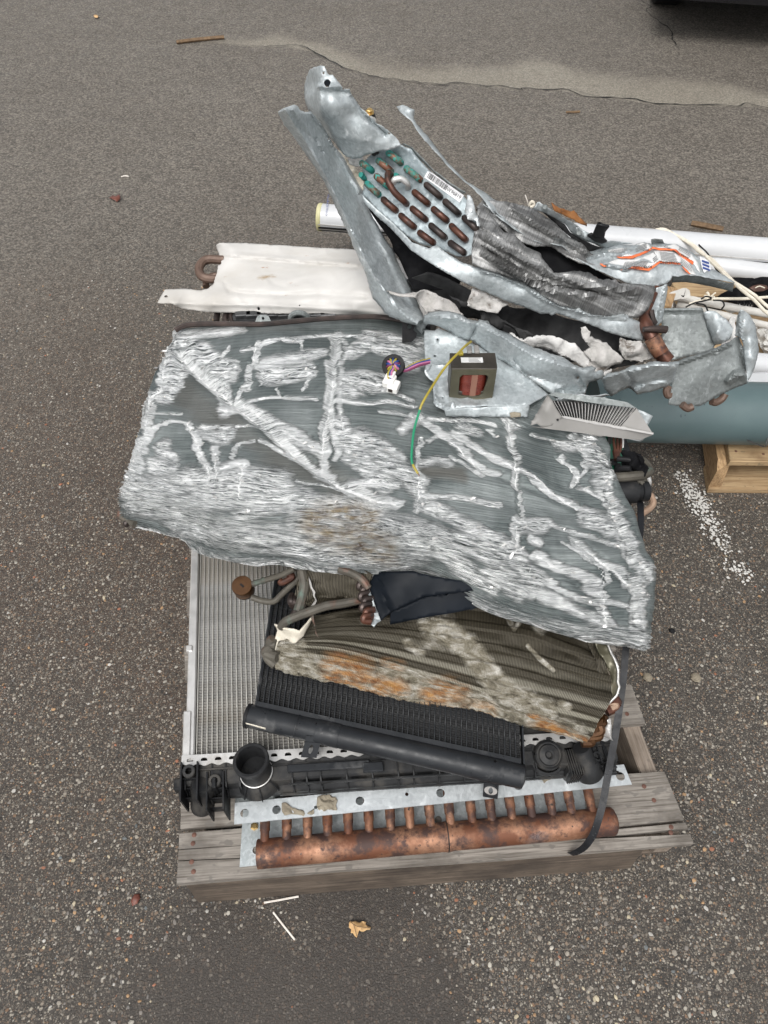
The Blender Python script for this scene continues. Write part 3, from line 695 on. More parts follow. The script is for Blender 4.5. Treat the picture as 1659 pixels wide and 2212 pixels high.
stick('bark_strip', 'dark strip of bark behind the white tubes', [(1240, 70, .008), (1330, 85, .012), (1430, 105, .01), (1530, 125, .006)], .012, M['stick'], 16)
stick('white_straw', 'tiny white straw on the asphalt above the brown leaf', [(262, 382, .004), (270, 380, .004), (278, 381, .004)], .003, M['straw'])
for x, y, r, lab in ((1444, 258, .009, 'small black stone right of the black strap'), (1310, 512, .013, 'pinkish stone beside the pallet behind the strap'), (1572, 514, .014, 'brown stone on the asphalt far right of the strap')):
    b = MB(); c = P(*q(7, x, y), 0); b.lathe(c, (.1, .1, 1), [(r * .7, 0), (r, r * .3), (r * .8, r * .7), (r * .3, r * .9)], 7)
    o = b.build('loose_stone', M['rubber'] if x == 1444 else M['putty'], None, True, 25); tag(o, lab, 'stone')

# ------------------------------------------------------------------ pallets
A0 = np.array([-.400, .279]); ex = np.array([1.02, .073]); ex /= np.linalg.norm(ex); ey = np.array([-.1436, .9896])
PF = frame((A0[0], A0[1], 0), (*ex, 0), (*ey, 0), (0, 0, 1)); PW, PL = 1.022, 1.20
def pallet():
    r = thing('wooden_pallet', 'weathered grey wooden pallet under the scrap pile', 'pallet', tuple(PF(PW / 2, PL / 2)))
    def board(pieces, z0=.114, z1=.131, y_tilt=0):
        b = MB()
        for pc in pieces:   # list of (x, y) loops in pallet frame
            b.plate(PF, pc, (), z1 - z0, z0)
        return b.build('deck_board', M['wood'], r, False)
    # front board, split by cracks that run with the grain
    def crk(pts): return pts
    board([[(-.002, 0), (.30, .002), (.62, -.001), (PW, 0), (PW + .001, .018), (.9, .021), (.80, .0245), (.70, .026), (.42, .03), (.2, .034), (.03, .040), (-.001, .041)],
           [(-.001, .043), (.03, .042), (.2, .036), (.42, .0315), (.70, .0275), (.80, .0275), (.9, .0265), (PW + .001, .0295), (PW, .040), (.93, .0385), (.80, .0375), (.62, .040), (.36, .052), (.18, .060), (0, .062)],
           [(0, .0635), (.18, .061), (.36, .0535), (.62, .0415), (.80, .0405), (.93, .0445), (PW, .0455), (PW - .003, .144), (.6, .15), (.31, .092), (.15, .094), (0, .094)]])
    board([[(.002, .102), (.15, .101), (.30, .100), (.6, .152), (.6, .172), (.002, .168)]])
    ys = [(.25, .345), (.43, .52), (.60, .70), (.79, .885), (.97, 1.06), (1.10, 1.20)]
    for i, (y0, y1) in enumerate(ys):
        j = lambda: rnd.uniform(-.003, .003)
        board([[(j() + .004, y0 + j()), (PW / 2, y0 + j()), (PW - .006 + j(), y0 + j()), (PW - .004 + j(), y1 + j()), (PW / 2, y1 + j()), (j(), y1 + j())]])
    for x0, x1 in ((.012, .05), (PW / 2 - .02, PW / 2 + .02), (PW - .048, PW - .010)):
        b = MB(); b.box(PF, x0, x1, .012, PL - .01, .0155, .1135, .003); b.build('stringer', M['wood_along'], r, True)
    b = MB(); b.hexa([PF(.014, -.012, .001), PF(.925, -.012, .001), PF(.925, .0115, .001), PF(.014, .0115, .001), PF(.014, -.001, .1125), PF(.925, -.001, .1125), PF(.925, .0115, .1125), PF(.014, .0115, .1125)]); b.build('front_fascia', M['wood_side'], r, True)
    for y0, y1 in ((.013, .10), (.5, .6), (1.1, 1.19)):
        b = MB(); b.box(PF, .012, PW - .012, y0, y1, .0, .015, .002); b.build('bottom_board', M['wood_side'], r, True)
    nl = [(.03, .02), (.026, .038), (.028, .072), (.03, .088), (.99, .034), (.985, .0235), (.975, .088), (.965, .117), (.985, .275), (.975, .31)]
    for x, y in nl:
        b = MB(); b.lathe(PF(x, y, .1305), (0, 0, 1), [(.0048, 0), (.0048, .0015), (.002, .0022)], 8); b.build('nail', M['nail'], r)
pallet()
def pallet2():
    o = P(1573, 1004, .115); fx = np.array([1, -.012, 0]); fy = np.array([.17, 1, 0])
    fr = frame((o[0], o[1], 0), fx, fy, (0, 0, 1)); Wd, Ld = 1.2, 1.05
    r = thing('wooden_pallet', 'fresh yellow wooden pallet under the teal cylinder and white tubes', 'pallet', tuple(fr(Wd / 2, Ld / 2)))
    y = 0.
    for w in (.085, .14, .09, .14, .09, .14, .09):
        b = MB(); b.box(fr, 0, Wd, y, y + w, .110, .130, .002); b.build('deck_board', M['wood_new'], r, True); y += w + .045
    for x in (-.024, Wd / 2, Wd - .012):
        b = MB(); b.add([fr(x, -.004, .020), fr(x + .038, -.004, .020), fr(x + .038, .02, .09), fr(x + .038, .02, .108), fr(x, .03, .108), fr(x, -.004, .09), fr(x, Ld, .02), fr(x + .038, Ld, .02), fr(x + .038, Ld, .108), fr(x, Ld, .108)],
              [(0, 1, 2, 3, 4, 5), (6, 9, 8, 7), (0, 5, 4, 9, 6), (1, 7, 8, 3, 2), (4, 3, 8, 9), (0, 6, 7, 1)])
        b.build('stringer', M['wood_new_along'], r, False)
    for y0 in (-.012, .46, .93):
        b = MB(); b.box(fr, -.024, Wd, y0, y0 + .1, 0, .0195, .002); b.build('bottom_board', M['wood_new'], r, True)
    for x, yy in ((.022, .04), (.10, .03), (.02, .2)):
        b = MB(); b.lathe(fr(x, yy, .1295), (0, 0, 1), [(.004, 0), (.004, .0015), (.002, .002)], 8); b.build('nail', M['nail'], r)
pallet2()
# ------------------------------------------------------------------ bottom layer: flanged coil with copper header
def flange_coil():
    zt = .212; a = P(*q(8, 445, 478), zt)   # front left corner of the top flange
    e = P(*q(7, 1228, 1090), zt)
    x = e - a; L = np.linalg.norm(x); x /= L; y = np.array([-x[1], x[0], 0])
    bl = P(*q(8, 440, 362), zt); dep = float((bl - a) @ y)
    fr = frame((a[0], a[1], 0), x, y, (0, 0, 1))
    r = thing('flanged_coil', 'galvanized flanged coil with copper header at the pallet front', 'coil', tuple(fr(L / 2, .15, .131)))
    H = lambda k, px, py: (lambda w: ((w - a) @ x, (w - a) @ y))(P(*q(k, px, py), zt))
    hs = [(*H(13, 545, 625), .0085), (*H(13, 806, 597), .0085), (*H(13, 1127, 578), .0035), (*H(13, 1487, 525), .0085), (*H(8, 1385, 314), .0035), (*H(8, 1568, 307), .0085), (*H(7, 186, 1137), .0085), (*H(7, 608, 1098), .0085), (*H(7, 1015, 1061), .0085), (*H(7, 1165, 1045), .009), (*H(7, 1150, 1022), .003)]
    b = MB(); b.plate(fr, [(0, 0), (L, 0), (L - .004, dep), (.0, dep)], [circ(hx, hy, hr, 12) for hx, hy, hr in hs], .0025, zt - .0025); b.build('top_flange', M['galv_bright'], r, False)
    # second layer of the flange behind, right end and left lug
    b = MB(); b.box(fr, L - .16, L - .02, dep + .003, dep + .09, zt - .009, zt - .006); b.build('rear_flange', M['galv_bright'], r, False)
    b = MB(); b.box(fr, .0, .075, dep + .001, dep + .03, zt - .012, zt - .004); b.build('corner_lug', M['galv_dull'], r, False)
    # vertical tube sheet under the flange and lower flange
    pl = MB(); pl.box(fr, .006, L - .09, .048, .051, .131, zt - .003); pl.build('tube_sheet', M['galv_dull'], r, False)
    pl = MB(); lf = [(.0, -.06), (L - .09, -.06), (L - .07, .047), (.004, .047)]
    hh = [(.032, -.032, .0075), (.135, .002, .0075), (.40, -.01, .0075)]
    pl.plate(fr, lf, [circ(*h_, 12) for h_ in hh], .0025, .1335); pl.build('bottom_flange', M['galv'], r, False)
    b = MB(); b.lathe(fr(.028, .012, .136), (0, 0, 1), [(.008, 0), (.008, .004), (.005, .0045)], 6); b.build('bolt', M['gold'], r, False)
    # fin pack behind the flange
    fin = MB(); n = 330
    for i in range(n):
        t = .078 + (L - .19) * i / n
        fin.add([fr(t, dep + .004, zt - .02 + .0), fr(t, dep + .17, zt - .02), fr(t, dep + .17, zt - .006), fr(t, dep + .004, zt - .006 + rnd.uniform(-.002, .002))], [(0, 1, 2, 3)])
    o = fin.build('fins', M['fin_black'], r, False); o['kind'] = 'stuff'
    core = MB(); core.box(fr, .01, L - .03, .054, .42, .135, zt - .019); core.build('fin_pack', M['core_dark'], r, False)
    # copper header and its stub tubes
    h0 = P(*q(8, 573, 640), .168); h1 = P(*q(7, 1130, 1290), .168)
    rad = .0268; hd = (h1 - h0) / np.linalg.norm(h1 - h0); hl = np.linalg.norm(h1 - h0)
    hx = np.cross(hd, (0, 0, 1)); hp = []
    ts = np.linspace(0, 1, 60); pr = [(rad * .93, -.0005), (rad, .0005)]
    for t_ in ts[1:-1]:
        rr = rad * (1 + .006 * math.sin(t_ * 31) + .004 * math.sin(t_ * 77)) + (.0016 if abs(t_ - .52) < .006 else 0)
        pr.append((rr, t_ * hl))
    pr += [(rad, hl - .004), (rad * .9, hl), (rad * .6, hl + .004)]
    b = MB(); b.lathe(h0, hd, pr, 36); hdr = b.build('copper_header', M['copper'], r, True, 60)
    b = MB(); c = h0 + hd * (hl * .523); b.lathe(c, hd, [(rad + .0012, 0), (rad + .0022, .0008), (rad + .0022, .0022), (rad + .0012, .003)], 36); b.build('header_joint', M['copper_black'], hdr)
    n = 17
    for i in range(n):
        f = (i + .42 + rnd.uniform(-.05, .05)) / (n + .45)
        c = h0 + hd * hl * f + np.array([0, 0, .012])
        s = c + y * .006; e = np.array([c[0], c[1], 0]) ; k = (c - a) @ x
        e = fr(k + .004, .10, .180)
        b = MB(); b.tube(cr_line([s, s * .7 + e * .3 + (0, 0, .006), s * .3 + e * .7 + (0, 0, .006), e], 10), .0086, 12); 
        b.tube(cr_line([s + (e - s) * .22 + (0, 0, .004), s + (e - s) * .45 + (0, 0, .0065)], 4), .0099, 12)
        b.build('stub_tube', M['copper'], r)
    # putty smears
    patch('putty_smear', M['putty'], r, [(x_, y_, zt + .001) for x_, y_ in ((850, 545), (880, 540), (905, 560), (920, 580), (960, 590), (990, 600), (1030, 605), (1045, 630), (1085, 610), (1110, 590), (1115, 630), (1090, 640), (1050, 632), (1030, 655), (1005, 640), (930, 632), (870, 645), (850, 610))], [(900, 610, zt + .005), (1015, 625, zt + .005), (960, 612, zt + .001)], k=13, step=2.5, amp=.002, nscale=120, thick=.001)
    patch('putty_smear', M['putty'], r, [(x_, y_, zt + .001) for x_, y_ in ((1140, 500), (1180, 480), (1250, 478), (1290, 500), (1303, 520), (1290, 560), (1300, 605), (1250, 595), (1190, 612), (1150, 600), (1135, 560))], [(1200, 540, zt + .003), (1260, 560, zt + .004)], k=13, step=2.5, amp=.0025, nscale=120, thick=.001)
    patch('putty_smear', M['putty'], r, [(x_, y_, zt + .001) for x_, y_ in ((735, 1055), (790, 1048), (795, 1060), (765, 1070), (750, 1085))], [(760, 1060, zt + .003)], k=7, step=2.5, amp=.002, nscale=120, thick=.001)
flange_coil()

# ------------------------------------------------------------------ big radiator with black plastic tank
RZ = .27
RA = P(397, 1640, RZ); RB = P(412, 1165, RZ)
rx = P(860, 1612, RZ) - RA; rx /= np.linalg.norm(rx); ryv = RB - RA; ryv /= np.linalg.norm(ryv)
RF = frame((RA[0], RA[1], 0), rx, ryv, (0, 0, 1)); RW = .845
def copies(o, spots, parent):
    """o stays; further copies share its mesh"""
    for m in spots:
        c = o.copy(); link(c, parent); c.location = m
def radiator():
    r = thing('radiator', 'large silver radiator with black plastic tank and round hose neck', 'radiator', tuple(RF(RW / 2, .3, .2)))
    zc = RZ - .012
    b = MB(); b.box(RF, .02, RW - .02, .005, .68, RZ - .034, zc - .006); b.build('core', M['core_dark'], r, False)
    pitch = .0101; n = int((RW - .05) / pitch)
    base = np.array(OFF[r.name]); spots = []
    tb = MB(); tb.box(RF, .0215, .0232, .004, .68, zc - .006, zc + .0022); t0 = tb.build('tube', M['alu_tube'], r, False)
    fb = MB(); m = 215; vs = []
    for i in range(m + 1):
        yy = .005 + .672 * i / m; z = zc + (.0006 if i % 2 else -.0034)
        vs += [RF(.0234, yy, z), RF(.0314, yy, z + .0002)]
    fb.add(vs, [(2 * i, 2 * i + 1, 2 * i + 3, 2 * i + 2) for i in range(m)])
    f0 = fb.build('fin_strip', M['alu_fin'], r, False)
    for i in list(range(1, 54)) + list(range(n - 5, n)):
        copies(t0, [tuple(np.array(rx) * pitch * i)], r); copies(f0, [tuple(np.array(rx) * pitch * i)], r)
    # side rail
    b = MB(); b.box(RF, .001, .0195, -.004, .69, RZ - .038, RZ - .0035, .0025); b.build('side_rail', M['alu'], r, True)
    b = MB(); b.box(RF, -.004, .012, -.001, .10, RZ - .036, RZ - .001, .002); b.build('side_clip', M['alu'], r, True); b = MB(); b.box(RF, -.003, .011, .235, .25, RZ - .03, RZ - .0005, .002); b.build('side_clip', M['alu'], r, True)
    b = MB(); b.box(RF, RW - .018, RW, 0, .69, RZ - .04, RZ, .003); b.build('side_rail', M['alu'], r, True)
    # crimped header strip with slots
    out = []
    npt = 24
    def cy(x): return -.0135 + .0022 * math.cos(x / .0272 * 2 * math.pi)
    xs = np.linspace(-.004, RW, 240)
    outline = [(x_, cy(x_)) for x_ in xs] + [(RW, .007), (-.004, .007)]
    holes = []
    k = 0
    while .012 + k * .0272 < RW - .012:
        c = .0125 + k * .0272; holes.append([(c - .0065, -.0062), (c + .0065, -.0062), (c + .006, -.002), (c + .003, .0003), (c - .003, .0003), (c - .006, -.002)]); k += 1
    b = MB(); b.plate(RF, outline, holes, .0022, RZ - .0005); b.build('crimp_strip', M['alu'], r, False)
    # plastic tank
    T = MB()
    sec = [(-.011, RZ - .004), (-.044, RZ - .010), (-.048, RZ - .014), (-.052, RZ - .032), (-.056, RZ - .036), (-.062, RZ - .042), (-.064, RZ - .054), (-.01, RZ - .058)]
    xs = [-.003, RW + .002]
    vs = [RF(x_, y_, z_) for x_ in xs for y_, z_ in sec]; ns = len(sec)
    T.add(vs, [(i, (i + 1) % ns, (i + 1) % ns + ns, i + ns) for i in range(ns)] + [tuple(range(ns)), tuple(range(2 * ns - 1, ns - 1, -1))])
    tank = T.build('tank', M['black_worn'], r, False)
    rb = MB(); rib = [(-.0135, RZ - .001), (-.047, RZ - .006), (-.056, RZ - .009), (-.058, RZ - .029), (-.066, RZ - .037), (-.067, RZ - .051), (-.05, RZ - .051), (-.03, RZ - .03)]
    for side in (0, .0026): rb.v.extend([tuple(RF(.001 + side, y_, z_)) for y_, z_ in rib])
    nr = len(rib); rb.n = 2 * nr; rb.f = [tuple(range(nr)), tuple(range(2 * nr - 1, nr - 1, -1))] + [(i, i + nr, (i + 1) % nr + nr, (i + 1) % nr) for i in range(nr)]
    r0 = rb.build('rib', M['black'], tank, False)
    for x_ in [.025, .052, .078, .105, .205, .233, .26, .31, .36, .41, .44, .49, .54, .59, .64, .68, .71, .74, .77, .80, .825]:
        copies(r0, [tuple(np.array(rx) * x_)], tank)
    # long rails across the tank and small raised windows between the ribs
    b = MB(); b.box(RF, .20, .60, -.0585, -.0560, RZ - .016, RZ - .008); b.box(RF, .18, RW, -.0690, -.0660, RZ - .043, RZ - .037); b.box(RF, .0, RW, -.0235, -.0205, RZ - .006, RZ - .001); b.build('rail', M['black_worn'], tank, False)
    b = MB(); b.box(RF, .20, .36, -.038, -.024, RZ - .006, RZ + .004, .0015); b.box(RF, .345, .385, -.048, -.030, RZ - .004, RZ + .007, .0015); b.build('raised_pad', M['black_paint'], tank, True)
    for x_ in (.242, .285, .335, .385, .43, .465, .515, .565):
        b = MB(); b.box(RF, x_ - .016, x_ + .016, -.0545, -.0530, RZ - .027, RZ - .018, .0006); b.build('pocket_lip', M['black_worn'], tank, True)
    # hose neck
    c0 = RF(.1405, -.034, RZ - .03); top = P(*q(13, 595, 190), .318); ax = top - c0; h = np.linalg.norm(ax); ax /= h; R = .0315
    b = MB(); b.lathe(c0, ax, [(R + .012, -.01), (R + .010, .0), (R + .003, .012), (R - .001, .016), (R - .001, h - .012), (R + .0025, h - .010), (R + .003, h - .002), (R + .001, h), (R - .0035, h), (R - .005, h - .004), (R - .006, h - .042)], 40, True)
    b.lathe(c0, ax, [(.001, h - .0419), (R - .006, h - .042)], 40, True)
    nk = b.build('hose_neck', M['black_worn'], r, True, 40)
    b = MB(); b.lathe(c0, ax, [(R - .0008, .0235), (R + .0006, .0242), (R + .0006, .0256), (R - .0008, .0262)], 40, True); b.build('weld_ring', M['alu'], nk)
    for k in range(8):
        t_ = 2 * math.pi * k / 8 + .2; d = np.array(rx) * math.cos(t_) + np.cross(ax, rx) * math.sin(t_)
        b = MB(); b.ribbon([c0 + d * (R - .002) + ax * .018, c0 + d * (R + .008) + ax * .006, c0 + d * (R + .014) - ax * .008], ax, .006, .002); b.build('gusset', M['black'], nk, False)
    # mounting bosses, drain port, plug
    for (kx, ky, zz) in ((92, 255, RZ + .012), (303, 335, RZ + .0)):
        c = P(*q(13, kx, ky), zz)
        b = MB(); b.lathe(c - np.array([0, 0, .05]), (0, -.12, 1), [(.0125, 0), (.0125, .05), (.011, .0515), (.0065, .0515), (.0062, .046)], 20, True); b.lathe(c - np.array([0, 0, .05]), (0, -.12, 1), [(.0062, .030), (.001, .030)], 20, True)
        bs = b.build('mounting_boss', M['black_worn'], r, True)
        for sx in (-.0155, .0155):
            p = c + np.array(rx) * sx
            b = MB(); g = frame(p, rx, ryv, (0, 0, 1)); b.box(g, -.0015, .0015, -.06, .012, -.075, .000); b.build('web', M['black'], bs, False)
        b = MB(); g = frame(c, rx, ryv, (0, 0, 1))
        for k in range(3): b.box(g, -.014, .014, -.018 - k * .014, -.0155 - k * .014, -.05 - k * .006, -.012 - k * .014)
        b.build('step_rib', M['black'], bs, False)
    p0 = P(*q(13, 205, 470), .232); p1 = P(*q(13, 203, 578), .195)
    b = MB(); d = p1 - p0; l = np.linalg.norm(d); b.lathe(p0 - d * .9, d, [(.022, 0), (.0235, l * .3), (.0235, l * 1.75), (.022, l * 1.9), (.004, l * 1.905)], 26); b.build('drain_port', M['black_worn'], r, True)
    b = MB(); b.box(RF, -.024, -.002, -.052, -.028, RZ - .045, RZ - .022, .003); b.build('side_plug', M['black_worn'], r, True)
    b = MB(); b.box(RF, .05, .075, -.05, -.018, RZ - .03, RZ - .004, .002); b.box(RF, .055, .064, -.06, -.04, RZ - .04, RZ + .006, .002); b.build('clip_block', M['black'], r, True)
    # right end: round cap, port, bracket
    c = P(*q(7, 772, 895), RZ + .012); ax = np.array([.05, -.30, 1.])
    b = MB(); b.lathe(c - np.array([0, 0, .04]), ax, [(.029, 0), (.029, .028), (.027, .034), (.0245, .036), (.0235, .033), (.021, .033), (.019, .036), (.009, .038), (.006, .036), (.005, .033), (.001, .033)], 32); cap = b.build('round_cap', M['black_worn'], r, True, 30)
    b = MB(); b.lathe(c - np.array([0, 0, .046]), ax, [(.037, 0), (.037, .02), (.035, .024), (.031, .024)], 32, True); b.build('cap_ring', M['black'], cap, True, 30)
    b = MB()
    for (kx, ky, w, d_) in ((910, 950, .03, .05), (870, 900, .04, .06)):
        c = P(*q(7, kx, ky), RZ); g = frame(c, rx, ryv, (0, 0, 1)); b.box(g, -w / 2, w / 2, -d_ / 2, d_ / 2, -.06, 0, .003)
    for i in range(6):
        c = P(*q(7, 880 + i * 12, 960 - i * 2), RZ + .001); g = frame(c, rx, ryv, (0, 0, 1)); b.box(g, -.001, .001, -.03, .02, -.05, .003)
    b.build('end_block', M['black_worn'], r, True)
    p0 = P(*q(7, 965, 930), .275); p1 = P(*q(7, 1000, 1035), .232)
    d = p1 - p0; l = np.linalg.norm(d)
    b = MB(); b.lathe(p0, d, [(.016, -.02), (.02, l * .3), (.0245, l * .42), (.026, l), (.024, l + .002), (.004, l + .0025)], 26); b.build('outlet_port', M['black_worn'], r, True)
    b = MB(); c = P(*q(7, 1040, 938), .27); b.lathe(c, (.2, -.3, 1), [(.010, -.05), (.010, 0), (.006, .001), (.0055, -.01)], 14, True); b.build('bleed_nipple', M['black_worn'], r, True)
    for i, (kx, ky) in enumerate(((1000, 900), (1030, 880), (1058, 868), (1075, 905))):
        c = P(*q(7, kx, ky), .262); g = frame(c, rx, ryv, (0, 0, 1)); b = MB(); b.box(g, -.0012, .0012, -.035, .03, -.05, .008); b.box(g, .001, .016, -.034, -.0315, -.045, -.002); b.build('end_fin', M['black'], r, False)
radiator()

# ------------------------------------------------------------------ black radiator with round header tube
def black_core():
    z = .312
    h0 = P(535, 1546, z); h1 = P(1130, 1678, z); x = h1 - h0; L = np.linalg.norm(x); x /= L
    far = P(592, 1440, z + .012) - h0; y = far - x * (far @ x); y /= np.linalg.norm(y)
    if (np.cross(x, y))[2] < 0: y = -y
    fr = frame(h0, x, y)
    r = thing('black_condenser', 'sooty black condenser core with round header tube and brackets', 'condenser', tuple(h0 * .5 + h1 * .5 - (0, 0, .02)))
    R = .0225
    b = MB(); b.lathe(h0, x, [(R * .8, 0.001), (R * .97, 0), (R, .002), (R, L * .985), (R * .96, L), (R * .5, L + .004)], 34); hd = b.build('header_tube', M['black_paint'], r, True, 50)
    b = MB(); b.lathe(h0 - x * .002, x, [(R * 1.06, 0), (R * 1.06, .006)], 34); b.build('end_cap', M['rubber'], hd)
    b = MB(); b.ribbon([h0 + x * .005 - y * R * .86 + np.array([0, 0, .012]), h0 + x * .045 - y * R * .92 + np.array([0, 0, .011])], (0, 0, 1), .006, .0016); b.build('chipped_edge', M['cream'], hd, False)
    for f0, f1 in ((.185, .19), (.26, .345), (.80, .93)):
        b = MB(); b.lathe(h0 + x * L * f0, x, [(R * 1.03, 0), (R * 1.045, .001), (R * 1.045, L * (f1 - f0)), (R * 1.03, L * (f1 - f0) + .001)], 34); b.build('header_sleeve', M['black_paint'], hd)
    b = MB(); b.box(fr, .012, L * .985, R * .72, R * .72 + .013, .004, .010); b.build('header_lip', M['black_paint'], r, False)
    # tubes and fins
    pitch = .0104; n = int((L - .02) / pitch); y0, y1 = R * .9, .30
    sl = -.16   # tubes lean to the left going back
    def g(a_, b_, c_=0.): return fr(a_ + sl * (b_ - y0), b_, c_)
    tb = MB(); tb.box(g, .014, .0157, y0, y1, -.006, .0085); t0 = tb.build('tube', M['black_paint'], r, False)
    fb = MB(); m = 120; vs = []
    for i in range(m + 1):
        yy = y0 + .012 + (y1 - y0 - .012) * i / m; zz = .005 if i % 2 else .0005
        vs += [g(.0159, yy, zz + rnd.uniform(-.0012, .0008)), g(.0242, yy, zz + rnd.uniform(-.0012, .0008))]
    fb.add(vs, [(2 * i, 2 * i + 1, 2 * i + 3, 2 * i + 2) for i in range(m)]); f0 = fb.build('fin_strip', M['fin_black'], r, False)
    for i in range(1, n): copies(t0, [tuple(x * pitch * i)], r); copies(f0, [tuple(x * pitch * i)], r)
    b = MB(); b.box(g, .012, L - .01, y0, y1, -.014, -.0015); b.build('core', M['core_dark'], r, False)
    b = MB(); b.box(g, .010, .0135, y0, y1, -.014, .011); b.build('side_plate', M['black_paint'], r, False); b = MB(); b.box(g, L - .0035, L - .0005, y0, y1, -.014, .012); b.build('side_plate', M['black_paint'], r, False)
    for zt, top, slot in ((.33, ((880, 1255), (978, 1262), (945, 1405), (845, 1390)), (905, 1345)), ):
        w = [P(*q(6, *p), z_) for p, z_ in zip(top, (.325, .325, .288, .288))]
        bx = (w[1] - w[0]); by = (w[3] - w[0]); f2 = frame(w[0], bx, by, np.cross(by, bx)); lx = np.linalg.norm(bx); ly = np.linalg.norm(by)
        b = MB(); b.plate(f2, [(0, 0), (lx, 0), (lx * 1.0, ly * .97), (lx * .0, ly)], [circ(lx * .5, ly * .62, .004, 10, .011)], .002); br = b.build('bracket', M['black_paint'], r, False)
        b = MB(); b.box(f2, 0, lx, -.001, .006, .001, .004); b.box(f2, 0, lx, ly * .27, ly * .30, .001, .0035); b.build('bracket_fold', M['black_paint'], br, False)
    top = ((425, 1028), (508, 1042), (506, 1165), (416, 1152)); w = [P(*q(7, *p), z_) for p, z_ in zip(top, (.292, .292, .225, .225))]
    bx = (w[1] - w[0]); by = (w[3] - w[0]); f2 = frame(w[0], bx, by, np.cross(by, bx)); lx = np.linalg.norm(bx); ly = np.linalg.norm(by)
    b = MB(); b.plate(f2, [(0, 0), (lx, 0), (lx, ly), (0, ly)], [circ(lx * .5, ly * .66, .004, 10, .011)], .002); br = b.build('bracket', M['black_paint'], r, False)
    b = MB(); b.box(f2, 0, lx, ly * .34, ly * .37, -.001, .004); b.build('bracket_fold', M['black_paint'], br, False)
    b = MB(); b.plate(f2, circ(lx * .5, ly * .66, .0125, 18), [circ(lx * .5, ly * .66, .0045, 10, .0105)], .0012, .0022); b.build('worn_washer_mark', M['alu'], br, False)
black_core()
